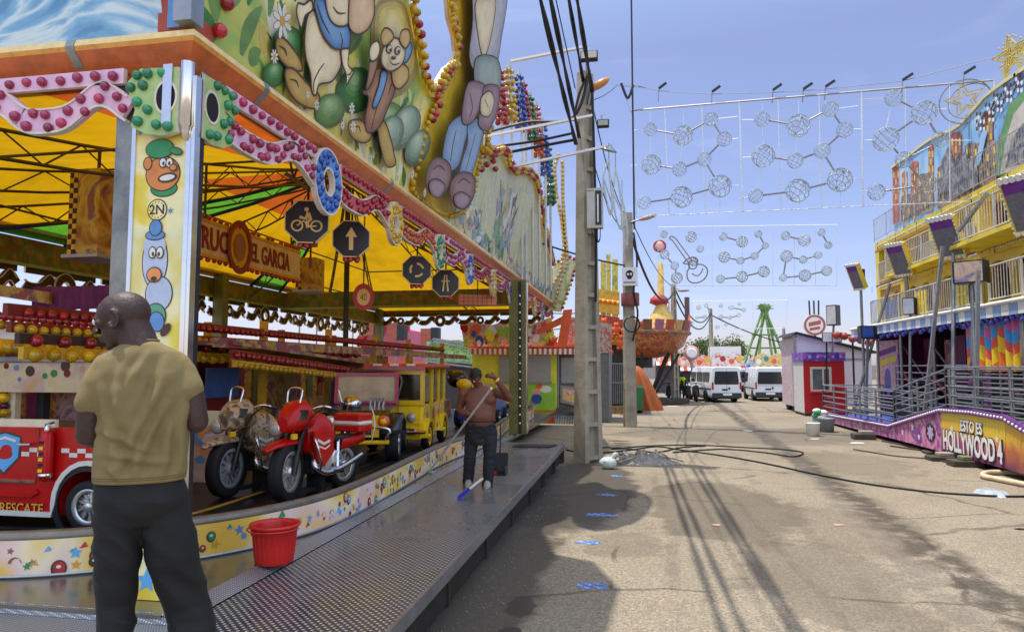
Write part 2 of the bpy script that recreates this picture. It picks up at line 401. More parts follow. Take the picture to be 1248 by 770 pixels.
# ================================================================== ground
def ground_mat():
    m, nt, b = newmat('worn_asphalt'); L = nt.links.new
    tc = N(nt, 'ShaderNodeTexCoord'); O = tc.outputs['Object']
    def noi(scale, det=5, dist=0., rough=.6):
        n = N(nt, 'ShaderNodeTexNoise'); n.inputs['Scale'].default_value = scale; n.inputs['Detail'].default_value = det
        n.inputs['Distortion'].default_value = dist; n.inputs['Roughness'].default_value = rough; L(O, n.inputs['Vector']); return n.outputs['Fac']
    def mth(op, a, b_=None, c=None):
        n = N(nt, 'ShaderNodeMath', operation=op)
        for i, x in enumerate((a, b_, c)):
            if x is None: continue
            if isinstance(x, (int, float)): n.inputs[i].default_value = x
            else: L(x, n.inputs[i])
        return n.outputs[0]
    def sstep(x, lo, hi):
        n = N(nt, 'ShaderNodeMapRange', interpolation_type='SMOOTHSTEP'); n.inputs['From Min'].default_value = lo; n.inputs['From Max'].default_value = hi
        L(x, n.inputs['Value']); return n.outputs[0]
    def mix(fac, a, b_, mode='MIX'):
        n = N(nt, 'ShaderNodeMix', data_type='RGBA', blend_type=mode)
        L(fac, n.inputs[0])
        for i, x in ((6, a), (7, b_)):
            if isinstance(x, tuple): n.inputs[i].default_value = (*x, 1)
            else: L(x, n.inputs[i])
        return n.outputs[2]
    sx = N(nt, 'ShaderNodeSeparateXYZ'); L(O, sx.inputs[0]); X, Y = sx.outputs[0], sx.outputs[1]
    base = ramp(nt, [(.25, (.20,.166,.118)), (.45, (.244,.204,.148)), (.6, (.27,.227,.167)), (.8, (.30,.255,.19))]); L(noi(.45, 8, .6), base.inputs[0])
    c = base.outputs[0]
    pink = sstep(noi(1.3, 6, 1.0), .55, .75); c = mix(mth('MULTIPLY', pink, .32), c, (.235,.158,.122))
    dk = sstep(noi(.8, 7, 1.6), .57, .72); c = mix(mth('MULTIPLY', dk, .32), c, (.105,.088,.070))
    # aggregate grain
    g = N(nt, 'ShaderNodeTexVoronoi'); g.inputs['Scale'].default_value = 70; L(O, g.inputs['Vector'])
    gr = ramp(nt, [(0, (.55,.55,.55)), (.5, (1,1,1)), (1, (1.5,1.45,1.4))]); L(g.outputs['Color'], gr.inputs[0])
    n_ = N(nt, 'ShaderNodeMix', data_type='RGBA', blend_type='MULTIPLY'); n_.inputs[0].default_value = .8; L(c, n_.inputs[6]); L(gr.outputs[0], n_.inputs[7]); c = n_.outputs[2]
    # long dark worn seam running down the road
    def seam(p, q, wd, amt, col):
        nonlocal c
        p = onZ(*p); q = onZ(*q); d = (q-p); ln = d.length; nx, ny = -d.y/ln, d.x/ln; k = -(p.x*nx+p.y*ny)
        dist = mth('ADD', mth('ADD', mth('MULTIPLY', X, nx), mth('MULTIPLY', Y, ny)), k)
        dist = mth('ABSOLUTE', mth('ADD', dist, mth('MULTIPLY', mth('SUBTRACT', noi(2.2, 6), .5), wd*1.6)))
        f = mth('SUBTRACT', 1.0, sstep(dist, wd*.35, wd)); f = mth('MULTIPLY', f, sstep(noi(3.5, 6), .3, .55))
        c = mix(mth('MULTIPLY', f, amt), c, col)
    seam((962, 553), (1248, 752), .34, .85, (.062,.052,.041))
    seam((880, 590), (1040, 770), .07, .5, (.14,.12,.10))
    seam((905, 500), (962, 553), .22, .5, (.13,.11,.095))
    # stained older patch in mid road
    def blob(cx, cy, rx, ry, amt, col, nsc=1.2, warp=.9):
        nonlocal c
        dx = mth('DIVIDE', mth('SUBTRACT', X, cx), rx); dy = mth('DIVIDE', mth('SUBTRACT', Y, cy), ry)
        r = mth('SQRT', mth('ADD', mth('MULTIPLY', dx, dx), mth('MULTIPLY', dy, dy)))
        r = mth('ADD', r, mth('MULTIPLY', mth('SUBTRACT', noi(nsc, 7, .8), .5), warp))
        f = mth('SUBTRACT', 1.0, sstep(r, .8, 1.02)); c = mix(mth('MULTIPLY', f, amt), c, col); return f
    blob(1.1, 10.6, 1.15, 2.4, .6, (.10,.083,.062), 1.0, 1.3)
    g2 = N(nt, 'ShaderNodeTexNoise'); g2.inputs['Scale'].default_value = 26; g2.inputs['Detail'].default_value = 4; g2.inputs['Roughness'].default_value = .8; L(O, g2.inputs['Vector'])
    gq = ramp(nt, [(.35, (.72,.71,.70)), (.5, (1,1,1)), (.66, (1.22,1.2,1.17))]); L(g2.outputs['Fac'], gq.inputs[0])
    n3_ = N(nt, 'ShaderNodeMix', data_type='RGBA', blend_type='MULTIPLY'); n3_.inputs[0].default_value = .9; L(c, n3_.inputs[6]); L(gq.outputs[0], n3_.inputs[7]); c = n3_.outputs[2]
    blob(1.7, 7.2, .8, 1.6, .4, (.1,.08,.063), 2.2, 1.6)
    blob(3.2, 22, 4.5, 3.0, .45, (.088,.077,.066), .6)
    blob(.6, 31, 2.5, 1.3, .5, (.15,.13,.115), .8)
    w1 = blob(-1.0, 12.0, 1.0, 3.7, .85, (.066,.056,.046), 1.6, .8)
    w2 = blob(-1.75, 6.8, .95, 5.6, .82, (.066,.054,.042), 1.8, 1.0)
    w3 = blob(-1.02, 5.95, .13, .3, .8, (.05,.042,.034), 4)
    blob(-1.0, 5.35, .1, .15, .8, (.05,.042,.034), 4); blob(-.2, 8.2, .5, .7, .35, (.1,.08,.06), 3, 1.4); blob(2.6, 9.5, .9, 1.5, .3, (.12,.09,.07), 2.5, 1.6); blob(4.4, 16, 1.2, 2.2, .35, (.11,.09,.07), 2, 1.6)
    wet = mth('MAXIMUM', w1, mth('MAXIMUM', w2, w3))
    for x_, w_ in ((2.05,.13),(3.45,.14),(.35,.1)):   # faint tyre tracks along the road
        tk = mth('SUBTRACT', 1.0, sstep(mth('ABSOLUTE', mth('ADD', mth('SUBTRACT', X, x_), mth('MULTIPLY', mth('SUBTRACT', noi(.12, 2), .5), 1.6))), w_*.3, w_)); tk = mth('MULTIPLY', tk, sstep(noi(1.9, 5), .42, .62)); c = mix(mth('MULTIPLY', tk, .42), c, (.11,.092,.074))
    # cracks
    vo = N(nt, 'ShaderNodeTexVoronoi', feature='DISTANCE_TO_EDGE'); vo.inputs['Scale'].default_value = .33
    wv = N(nt, 'ShaderNodeMix', data_type='VECTOR'); wv.inputs[0].default_value = .22
    nv = N(nt, 'ShaderNodeTexNoise'); nv.inputs['Scale'].default_value = 1.6; nv.inputs['Detail'].default_value = 7; L(O, nv.inputs['Vector'])
    L(O, wv.inputs[4]); L(nv.outputs['Color'], wv.inputs[5]); L(wv.outputs[1], vo.inputs['Vector'])
    ck = mth('SUBTRACT', 1.0, sstep(vo.outputs['Distance'], .002, .010)); ck = mth('MULTIPLY', ck, sstep(noi(.6, 4), .44, .54))
    c = mix(mth('MULTIPLY', ck, .6), c, (.06,.05,.04))
    L(c, b.inputs['Base Color'])
    ro = N(nt, 'ShaderNodeMapRange'); ro.inputs['To Min'].default_value = .92; ro.inputs['To Max'].default_value = .62; L(wet, ro.inputs['Value']); L(ro.outputs[0], b.inputs['Roughness'])
    b.inputs['Specular IOR Level'].default_value = .12
    bp = N(nt, 'ShaderNodeBump'); bp.inputs['Strength'].default_value = .5; bp.inputs['Distance'].default_value = .012
    h = mth('ADD', mth('MULTIPLY', g.outputs['Distance'], .5), mth('MULTIPLY', noi(14, 6), 1.2)); h = mth('SUBTRACT', h, ck)
    L(h, bp.inputs['Height']); L(bp.outputs[0], b.inputs['Normal'])
    return m
g = MB(); nx = 40
g.add([(-900,-200,0),(900,-200,0),(900,1500,0),(-900,1500,0)], [(0,1,2,3)], ground_mat())
struct('ground', g)
# ---- common materials
conc = M('concrete', '9c9383', .85, var=.38, scale=2.2, bump=.35)
steel = M('galvanised_steel', '9a9da0', .42, metal=.8, var=.2, scale=7)
dsteel = M('dark_steel', '3a3b3d', .5, metal=.6, var=.25)
black = M('black_rubber', '141414', .6, var=.3)
blackp = M('black_plastic', '1b1b1d', .4, var=.3)
white = M('white_paint', 'e2e0da', .45, var=.1)
whited = M('dull_white_paint', 'c9c6bf', .6, var=.2)
grey = M('grey_paint', '8d9094', .5, var=.15)
glassd = M('dark_glass', '15181b', .08, var=.3, spec=.8)
chrome = M('chrome', 'd8d8d8', .12, metal=1., var=.08, scale=9)
orangeL = M('lamp_lens', 'c98a4a', .25, var=.15)
lens = M('floodlight_glass', '9c9686', .15, var=.2, scale=40)
# ================================================================== concrete poles
def concrete_pole(name, label, base, H, wide, thin, rz, group, rungs=True):
    t = thing(name, label, 'utility pole', base, group, rz)
    b = MB(); n = max(6, int(H/.68)); tw = lambda z: 1-.42*z/H
    if not rungs:
        ch = .03; sec_ = lambda k, z: [V((x*k, y*k, z)) for x, y in ((-wide/2+ch,-thin/2),(wide/2-ch,-thin/2),(wide/2,-thin/2+ch),(wide/2,thin/2-ch),(wide/2-ch,thin/2),(-wide/2+ch,thin/2),(-wide/2,thin/2-ch),(-wide/2,-thin/2+ch))]
        b.ring_loft([sec_(1-.3*z/H, z) for z in (0, H*.3, H*.6, H)], conc, smooth=False); b.build('shaft', t, world=False); return t
    fl = .13
    for sgn in (-1, 1):     # two flanges
        z0 = 0; 
        a = [V((x*tw(0), y*tw(0), 0)) for x, y in rect2(sgn*(wide/2-fl/2), 0, fl, thin)]
        c = [V((x*tw(H), y*tw(H), H)) for x, y in rect2(sgn*(wide/2-fl/2), 0, fl, thin)]
        b.ring_loft([a, c], conc, smooth=False)
    q = [V((x*tw(0), y*tw(0), 0)) for x, y in rect2(0, 0, wide-2*fl+.01, thin*.3)]
    q2 = [V((x*tw(H), y*tw(H), H)) for x, y in rect2(0, 0, wide-2*fl+.01, thin*.3)]
    b.ring_loft([q, q2], conc, smooth=False)
    for i in range(n+1):
        z = .05+(H-.2)*i/n; k = tw(z)
        b.box((-(wide/2-fl+.004)*k, -(thin/2-.012)*k, z), ((wide/2-fl+.004)*k, (thin/2-.012)*k, z+.09), conc)
    o = b.build('shaft', t, world=False)
    return t
def rect2(cx, cy, w, d): return [(cx-w/2, cy-d/2), (cx+w/2, cy-d/2), (cx+w/2, cy+d/2), (cx-w/2, cy+d/2)]
P1 = onZ(717, 562); P2 = onZ(768, 520); P3 = onZ(823, 490)
GP = 'concrete poles along the fairground street'
p1 = concrete_pole('concrete_pole', 'tall concrete pole with ladder-like recesses and three lamp arms beside the wet walkway', P1, 8.55, .56, .34, math.radians(52), GP)
p2 = concrete_pole('concrete_pole', 'concrete pole with a white junction box beside the orange tarpaulin', P2, 7.35, .40, .34, math.radians(20), GP, False)
p3 = concrete_pole('concrete_pole', 'slimmer distant concrete pole standing in front of the round orange ride', P3, 6.9, .42, .3, math.radians(40), GP)
# pole parts (built in world, parent rotated: use helper)
def wpart(mb, name, parent):
    Mi = (Matrix.Translation(parent.location) @ Matrix.Rotation(parent.rotation_euler.z, 4, 'Z')).inverted()
    mb.xf(Mi); return mb.build(name, parent, world=False)
b = MB(); b.beam(P1+V((0,-.02,0)), P1+V((0,-.02,.04)), .1, .1, conc)
A1a, A1b = onY(622, 75, P1.y-.25), onY(715, 57, P1.y-.25)
b = MB(); b.beam(A1a, A1b, .07, .05, white); b.cyl(A1b, V((P1.x+.03, P1.y, 8.3)), .025, steel, n=6); wpart(b, 'lamp_arm', p1)
A2a, A2b = onY(585, 168, P1.y-.3), onY(722, 141, P1.y-.3)
b = MB(); b.beam(A2a, A2b, .07, .05, white); b.beam(A2b+V((-.5,.1,0)), V((P1.x, P1.y, A2b.z-.1)), .04, .04, steel); wpart(b, 'lamp_arm', p1)
A3a, A3b = onY(585, 212, P1.y-.3), onY(742, 178, P1.y-.3)
b = MB(); b.beam(A3a, A3b, .07, .05, white); b.beam(A3b+V((-.5,.1,0)), V((P1.x, P1.y, A3b.z-.1)), .04, .04, steel); wpart(b, 'lamp_arm', p1)
def flood(c, w, h, d, name='floodlight', par=p1, tilt=.0):
    b = MB(); c = V(c)
    R = Matrix.Translation(c) @ Matrix.Rotation(tilt, 4, 'X')
    b.rbox((-w/2, -d/2, -h/2), (w/2, d/2, h/2), .02, dsteel); b.box((-w/2+.025, -d/2-.006, -h/2+.025), (w/2-.025, -d/2+.002, h/2-.025), lens)
    for k in range(5): b.box((-w/2+.03+k*(w-.08)/4, d/2, -h/2+.03), (-w/2+.045+k*(w-.08)/4, d/2+.04, h/2-.03), dsteel)
    b.beam((-.03, 0, h/2), (-.03, 0, h/2+.12), .05, .02, steel)
    b.xf(R); return wpart(b, name, par)
flood(onY(718, 69, P1.y-.3)+V((0,0,0)), .38, .22, .12, tilt=-.25)
flood(onY(735, 151, P1.y-.3), .26, .17, .1, tilt=-.15)
b = MB(); c = onY(742, 184, P1.y-.3); b.lathe([(.03, .14), (.05, .1), (.17, .02), (.18, 0), (.15, -.01)], c, steel, n=14, axis=(.3,-.2,1)); wpart(b, 'shade_lamp', p1)
b = MB(); c = onY(731, 103, P1.y-.1); b.sphere(c, .22, orangeL, n=12, k=8, sc=(1.15,.55,.38), rot=Matrix.Rotation(-.5, 3, 'Y')); b.cyl(c+V((-.2,0,-.1)), V((P1.x+.05, P1.y, 7.75)), .03, steel, n=6); wpart(b, 'street_lamp_head', p1)
b = MB(); c = onY(727, 255, P1.y-.35)
b.box(c+V((-.20,-.09,-.42)), c+V((.14,.09,.44)), M('meter_box', 'b9b6ad', .6)); b.box(c+V((-.02,-.1,-.36)), c+V((.11,-.088,.38)), blackp); b.box(c+V((.02,-.11,-.3)), c+V((.05,-.1,.3)), white); b.box(c+V((-.2,-.098,.38)), c+V((-.05,-.089,.4)), grey)
for k in range(4): b.tube(smoothpath([c+V((-.1+k*.06,-.05,-.42)), c+V((-.08+k*.05,-.08,-.55-.04*k)), c+V((.02,.1,-.7)), c+V((.06,.2,-.6))], 4), .01, black, n=4)
wpart(b, 'meter_box', p1)
b = MB()
b.tube(smoothpath([P1+V((.16,-.28,8.2)), P1+V((.2,-.3,6.5)), P1+V((.22,-.28,5.0)), P1+V((.2,-.3,3.4))], 6), .03, black, n=5)
b.tube(smoothpath([A2a+V((0,0,.08)), V((-2.4, 15, 7.45)), P1+V((-.25,-.3,7.45)), P1+V((.1,-.3,8.4))], 6), .035, black, n=5)
b.tube(smoothpath([A2a+V((0,0,-.25)), V((-2.3, 15, 7.0)), P1+V((-.25,-.3,7.1))], 6), .03, black, n=5)
b.tube(smoothpath([A3a+V((0,0,.35)), V((-2.3, 15, 6.86)), P1+V((-.2,-.3,6.95))], 6), .035, black, n=5)
b.tube(smoothpath([P1+V((-.22,-.3,7.5)), P1+V((-.1,-.3,8.0)), P1+V((.12,-.25,8.5))], 6), .03, black, n=5)
wpart(b, 'drop_cable', p1)
# pole 2 details
b = MB(); c = onY(768, 337, P2.y-.27); b.box(c+V((-.27,-.1,-.32)), c+V((.25,.1,.3)), white)
fr = Fr(c+V((-.02,-.104,.02)), (1,0,0), (0,0,1)); b.ell(0,.05,.13,.14,fr,0,black); b.ell(-.05,.05,.035,.045,fr,.003,white); b.ell(.05,.05,.035,.045,fr,.003,white); b.flat([(-.07,-.12),(.07,-.12),(.07,-.07),(-.07,-.07)],fr,0,black); b.flat([(-.2,-.26),(.2,-.26),(.2,-.2),(-.2,-.2)],fr,0,grey)
wpart(b, 'junction_box', p2)
b = MB(); c = onY(768, 365, P2.y); b.lathe([(.3,-.22),(.31,-.2),(.31,.2),(.3,.22)], c, M('rust_band', '8a4a45', .7), n=12); wpart(b, 'band', p2)
b = MB(); c = onY(785, 267, P2.y-.2); b.sphere(c+V((.12,0,.05)), .22, M('lamp_alu','b9a48b',.5), sc=(1.5,.6,.35), rot=Matrix.Rotation(-.25,3,'Y')); b.cyl(c+V((-.1,0,0)), P2+V((.1,-.1,7.0)), .03, steel, n=6); wpart(b, 'street_lamp_head', p2)
b = MB(); b.tube(smoothpath([P2+V((.2,-.3,6.6)), P2+V((.3,-.3,5.6)), P2+V((.18,-.3,4.6)), P2+V((.3,-.3,3.8)), P2+V((.12,-.3,2.9))], 6), .035, black, n=5)
c = onY(770, 395, P2.y-.3); b.circle(c, (1,0,0), (0,0,1), .26, dsteel, .025, 18); wpart(b, 'drop_cable', p2)
b = MB(); q = onY(773, 262, P2.y-.1); b.tube([q-V((0,0,.5)), q+V((0,0,16))], .035, dsteel, n=5); b.beam(onY(752,104,P2.y-.1), onY(788,107,P2.y-.1), .025, .025, steel)
b.tube(smoothpath([onY(757,102,P2.y-.1), onY(765,120,P2.y-.1), onY(772,104,P2.y-.1)], 5), .05, dsteel, n=5); b.beam(onY(757,104,P2.y-.1), onY(769,137,P2.y-.1), .025, .025, steel); wpart(b, 'mast', p2)
c = onY(833, 354, P3.y-.2)
b = MB(); b.sphere(c, .22, grey, sc=(1.6,.6,.4)); b.cyl(c, P3+V((.05,0,6.7)), .03, steel, n=6); wpart(b, 'street_lamp_head', p3)
c = onY(824, 399, P3.y-.3); b = MB(); b.box(c+V((-.22,-.1,-.25)), c+V((.22,.1,.25)), whited); wpart(b, 'junction_box', p3)
q4 = onZ(868, 474); 
p4 = concrete_pole('concrete_pole', 'far concrete pole against the tree behind the vans', (q4.x, q4.y, 0), 7.6, .5, .3, math.radians(30), GP)
q5 = onZ(957, 470)
p5 = concrete_pole('concrete_pole', 'thin far concrete pole left of the right-hand van', (q5.x, q5.y, 0), 6.5, .5, .3, math.radians(30), GP)
# ================================================================== overhead cables
cabm = M('cable_black', '17171a', .6, var=.3)
def twisted(a, c, d, r=.03, n=46, name='overhead_cable', label='', grp='overhead cables'):
    P = sag(a, c, d, n); b = MB()
    for ph in (0, math.pi):
        b.tube([p+V((math.cos(i*.9+ph)*r*.9, 0, math.sin(i*.9+ph)*r*.9)) for i, p in enumerate(P)], r, cabm, n=5)
    for i in range(4, n, 9): b.tube([P[i]+V((-.02,0,.05)), P[i]+V((.02,0,-.06))], .012, cabm, n=4)
    solo(name, b, label, 'cable', grp)
def thru(px, py, z, S, yend): # from point S through the ray point at height z, on to y = yend
    q = onZ(px, py, z); k = (yend-S.y)/(q.y-S.y); return S+(q-S)*k
S = onY(702, 176, P1.y-.3); twisted(S, thru(661, 0, S.z+.12, S, -16), .18, .024, label='leftmost thick twisted black cable running overhead from the tall pole')
S = onY(706, 168, P1.y-.3); twisted(S, thru(673, 0, S.z+.12, S, -16), .18, .022, label='second thick twisted black cable from the left, overhead beside the leftmost one')
S = onY(711, 100, P1.y-.2); twisted(S, thru(694, 0, S.z+.1, S, -16), .14, .022, label='thick black cable meeting the tall pole just left of its top')
S = onY(722, 112, P1.y-.2); twisted(S, thru(704, 0, S.z+.1, S, -16), .14, .026, label='thickest black cable, rightmost of the four above the tall pole')
def wire(a, c, d, r, label, m=cabm, n=16):
    b = MB(); b.tube(sag(a, c, d, n), r, m, n=5); solo('overhead_wire', b, label, 'wire', 'thin wires strung between poles')
wire(onY(701, 108, P1.y-.3), thru(678, 0, 8.8, onY(701,108,P1.y-.3), -16), .1, .012, 'thin wire between the two pairs of thick overhead cables')
wire(P1+V((.1,0,8.1)), P2+V((0,0,7.2)), .5, .014, 'thin wire from the tall pole top down to the junction-box pole')
wire(P1+V((.2,0,6.4)), P2+V((0,-.1,6.9)), .5, .012, 'thin sagging wire below the lamp arms')
wire(P2+V((.1,0,6.6)), P3+V((0,0,6.4)), 1.2, .05, 'thick black cable sagging from the second pole to the third')
wire(P2+V((.1,0,7.2)), P3+V((0,0,6.8)), .5, .018, 'thin wire from the lamp on the second pole to the third pole')
wire(P3+V((.1,0,6.1)), V((q4.x, q4.y, 7.0)), 1.6, .05, 'lower cable sagging from the third pole to the far pole')
wire(P3+V((.1,0,6.6)), V((q4.x, q4.y, 7.2)), 1.4, .05, 'upper cable sagging from the third pole to the far pole')
wire(V((q4.x, q4.y, 7.0)), V((q5.x+6, q5.y+6, 4.5)), .9, .06, 'cable running from the far pole toward the green wheel frame')
wire(onY(588, 268, 19), P2+V((-.1,-.1,5.5)), .15, .03, 'dark cable from the ride parapet across to the second pole')
wire(onY(752, 104, P2.y-.1), V((P1.x, P1.y, 7.9)), .1, .012, 'fine wire from the mast hook to the tall pole')
# ================================================================== festoon light frames over the street
gw = M('festoon_wire', 'a5aca8', .5, var=.2, scale=20); gd = M('festoon_rod', '8f8c8a', .5, metal=.3, var=.2)
fbar = M('festoon_frame_bar', 'd6dbe2', .5, var=.1); fyel = M('festoon_yellow', 'c7b04a', .45, var=.2)
bulbL = M('tube_lamp', 'b9c2c0', .3, var=.2)
_ball = {}
def wire_ball(q):
    if q not in _ball:
        b = MB(); th = .027 if q else .045
        for k in range(5):
            a = math.pi*k/5+.3; b.circle((0,0,0), (math.cos(a), math.sin(a), 0), (0,0,1), 1, gw, th, 20 if q else 12, 3)
        for k in (-.7, -.3, .1, .5, .85):
            rr = math.cos(k*1.2); b.circle((0,0,math.sin(k*1.2)), (1,0,0), (0,1,0), rr, gw, th, 20 if q else 12, 3)
        o = b.build('wire_ball'); _ball[q] = o.data; bpy.data.objects.remove(o)
    return _ball[q]
def festoon(label, frame_n, c, corners, bars, balls, links, near, rt, extra=None):
    """frame_n, c: the vertical plane; corners/bars/balls given as sightings of the real thing in that plane"""
    S_ = lambda p: on(p[0], p[1], frame_n, c)
    base = S_(corners[0]); t = thing('festoon_frame', label, 'light frame', base, 'festoon light frames hung across the street')
    b = MB()
    for p, q, k in bars: b.tube([S_(p), S_(q)], rt*k, fbar if k < 1.5 else gd, n=5)
    b.build('frame', t)
    for i, j in links:
        L = MB()
        a, d = S_(balls[i][:2]), S_(balls[j][:2]); u = (d-a).normalized()
        sc = a.y/850
        L.tube([a+u*balls[i][2]*sc, d-u*balls[j][2]*sc], rt*1.7, gd, n=5); L.build('rod', t)
    for x, y, r in balls:
        P = S_((x, y)); o = bpy.data.objects.new('wire_ball', wire_ball(near)); COL.objects.link(o); o.parent = t; o.location = P-base
        k = r*(P-CC).dot(CF)/850; o.scale = (k, k, k); o.rotation_euler = (random.uniform(-.5,.5), random.uniform(.3,.9), random.uniform(-.3,.3))
    if extra: extra(t, S_)
    return t
FL = onY(770, 135, 24.2); FRr = onY(1212, 98, 20.6)
dn = (FRr-FL); dn.z = 0; fn = V((-dn.y, dn.x, 0)).normalized(); fc = fn.dot(FL)
z4 = lambda X_, Y_: (760+X_/3.85, 80+Y_/3.85); z3 = lambda X_, Y_: (1048+X_/4.81, 80+Y_/4.81); z5 = lambda X_, Y_: (1000+X_/4.815, 20+Y_/4.815)
bl = [(125,300,30),(278,328,46),(410,252,32),(472,345,34),(378,440,32),(130,465,46),(262,486,34),(452,566,52),(272,617,50),(97,643,32),
      (650,252,34),(820,282,52),(970,203,36),(1037,302,36),(932,400,36),(655,425,52),(805,447,36),(1015,537,55),(817,587,54),(620,612,34)]
balls = [(*z4(x, y), r/3.85) for x, y, r in bl]
bl3 = [(197,190,48),(377,277,68),(152,432,70),(258,552,48),(97,742,48),(470,435,45),(390,700,60)]
balls += [(*z3(x, y), r/4.81) for x, y, r in bl3]
mol = [(0,1),(1,2),(2,3),(3,4),(4,6),(5,6),(4,7),(7,8),(8,9)]
links = mol+[(a+10, b_+10) for a, b_ in mol]+[(20,21),(21,22),(21,25),(22,23),(23,26),(24,26)]
TL, TR = (770,135), (1212,98); BL, BR = (776,264), (1212,244)
lerp2 = lambda a, b_, t: (a[0]+(b_[0]-a[0])*t, a[1]+(b_[1]-a[1])*t)
bars = [(TL, TR, 1.7), (BL, BR, .8)]
for x in (769.5, 810, 855, 901, 948, 998, 1049.7, 1103, 1157, 1211):
    t_ = (x-770)/442; bars.append((lerp2(TL, TR, t_), lerp2(BL, BR, t_), 1.0 if x not in (901, 1049.7, 1211) else 1.4))
for (a, d) in [((45,305),(92,303)),((35,470),(82,468)),((445,250),(535,240)),((510,345),(540,343)),((505,563),(540,563)),((550,255),(612,255)),((550,432),(605,430)),((540,625),(585,618)),((1005,203),(1100,190)),((1075,300),(1112,298)),((1072,533),(1112,530)),((1125,352),(1172,350)),((1115,590),(1150,588)),((1125,160),(1200,155))]:
    bars.append((z4(*a), z4(*d), .8))
for (a, d) in [((125,225),(125,265)),((125,335),(128,420)),((110,510),(100,605)),((282,210),(280,280)),((272,375),(266,450)),((265,522),(268,565)),((452,620),(450,690)),((652,175),(650,215)),((652,290),(655,370)),((645,480),(630,575)),((822,165),(820,230)),((815,335),(808,410)),((812,485),(815,530)),((1018,595),(1017,665)),((825,640),(825,680))]:
    bars.append((z4(*a), z4(*d), .7))
for (a, d) in [((180,245),(155,365)),((20,197),(145,195)),((445,260),(515,252)),((20,440),(80,437)),((310,525),(420,470)),((525,440),(700,440)),((685,408),(790,403))]:
    bars.append((z3(*a), z3(*d), .8))
def star_extra(t, S_):
    b = MB(); c = S_(z5(850, 500)); ux = dn.normalized()
    b.circle(c, ux, (0,0,1), .62, gd, .022, 28); b.circle(c+ux*.1, ux, V((.2,.1,1)), .5, gd, .018, 24)
    b.build('ring', t)
    s_ = MB(); fr = Fr(c, ux, (0,0,1)); P = starp(0, .05, .5, .42, 5, 1.75)
    s_.tube([fr.p(u, v, 0) for u, v in P], .03, fyel, n=5, closed=True); s_.tube([fr.p(u*.6, v*.6, .02) for u, v in P], .03, fyel, n=5, closed=True)
    s_.build('star', t)
festoon('largest festoon frame of linked wire globes, hung between a pole and the funhouse mural', fn, fc, (TL,), bars, balls, links, True, .018, star_extra)
# spot lamps / hooks standing along the top bar's carrying wire
b = MB(); hk = []
for x, y in ((803,108),(868,112),(942,110),(979,109),(1006,106),(1100,98),(1175,90)):
    P = on(x, y, fn, fc)
    b.tube([P, on(x-1, y+16, fn, fc)], .018, gd, n=4); b.beam(P, P+V((.25,-.1,.14)), .08, .06, dsteel)
b.tube([on(757,100,fn,fc)]+[on(x, y+3, fn, fc) for x, y in ((803,108),(868,112),(942,110),(1006,106),(1100,96),(1215,66),(1260,60))], .01, gd, n=4)
solo('carrying_wire', b, 'thin carrying wire with small dark clamps above the nearest festoon frame', 'wire')
z7 = lambda X_, Y_: (760+X_/4.81, 250+Y_/4.81)
b2 = [(236,172,22),(397,187,32),(450,257,22),(240,290,28),(300,355,24),(312,427,34),(410,330,28),
 (585,185,24),(695,215,33),(790,170,22),(830,238,20),(590,305,33),(685,325,23),(768,298,23),(568,433,25),(695,420,33),(822,390,33),
 (950,180,26),(1060,207,35),(1160,160,22),(1200,235,22),(955,300,35),(1053,320,23),(1140,293,23),(935,425,23),(1063,413,35),(1190,385,30)]
balls2 = [(*z7(x, y), r/4.81) for x, y, r in b2]
links2 = [(3,4),(4,5),(7,8),(9,10),(10,13),(11,12),(12,13),(14,15),(15,16),(17,18),(19,20),(21,22),(22,23),(21,24),(24,25),(25,26)]
bars2 = [((802,277),(1021,274),1.0),((805,348),(1020,348),.7)]+[((x,277),(x,348),.6) for x in (802,835,868,905,942,968,994,1020)]
def guitar(t, S_):
    b = MB(); G = lambda X_, Y_: S_(z7(X_, Y_))
    body = [(372,390),(385,365),(378,345),(350,340),(395,305),(430,320),(432,345),(465,350),(490,375),(488,410),(465,440),(430,455),(395,452),(375,430)]
    b.tube(smoothpath([G(*p) for p in body+[body[0]]], 4), .035, gd, n=5)
    b.tube([G(285,205), G(385,345)], .03, gd, n=5); b.tube([G(305,195), G(405,330)], .03, gd, n=5)
    b.tube(smoothpath([G(285,205), G(270,195), G(280,182), G(305,195)], 4), .035, gd, n=5)
    b.tube(smoothpath([G(400,400), G(430,415), G(455,395), G(465,370)], 4), .03, gd, n=5); b.circle(G(405,350), (1,0,0), (0,0,1), .2, gd, .03, 14)
    b.build('guitar_outline', t)
festoon('second festoon frame with a guitar outline beside wire globes, smaller and lower over the street', (0,1,0), 34, ((802,277),), bars2, balls2, links2, False, .022, guitar)
b3 = [(485,588,12),(440,600,14),(505,622,10),(570,590,12),(630,600,15),(680,580,10),(705,615,12),(430,660,10),(475,655,12),(570,655,14),(625,660,12),(675,645,12),(550,715,12),(400,690,10),(600,700,10)]
balls3 = [(*z7(x, y), r/4.81) for x, y, r in b3]
festoon('faint far festoon frame of tiny globes hanging left of the green wheel frame', (0,1,0), 70, ((845,367),), [((843,367),(960,366),1),((845,401),(957,400),.8),((843,367),(845,401),.8),((960,366),(957,400),.8),((880,367),(880,401),.6),((917,367),(917,401),.6)], balls3, [(0,2),(4,6),(7,8),(9,10),(10,11)], False, .035)
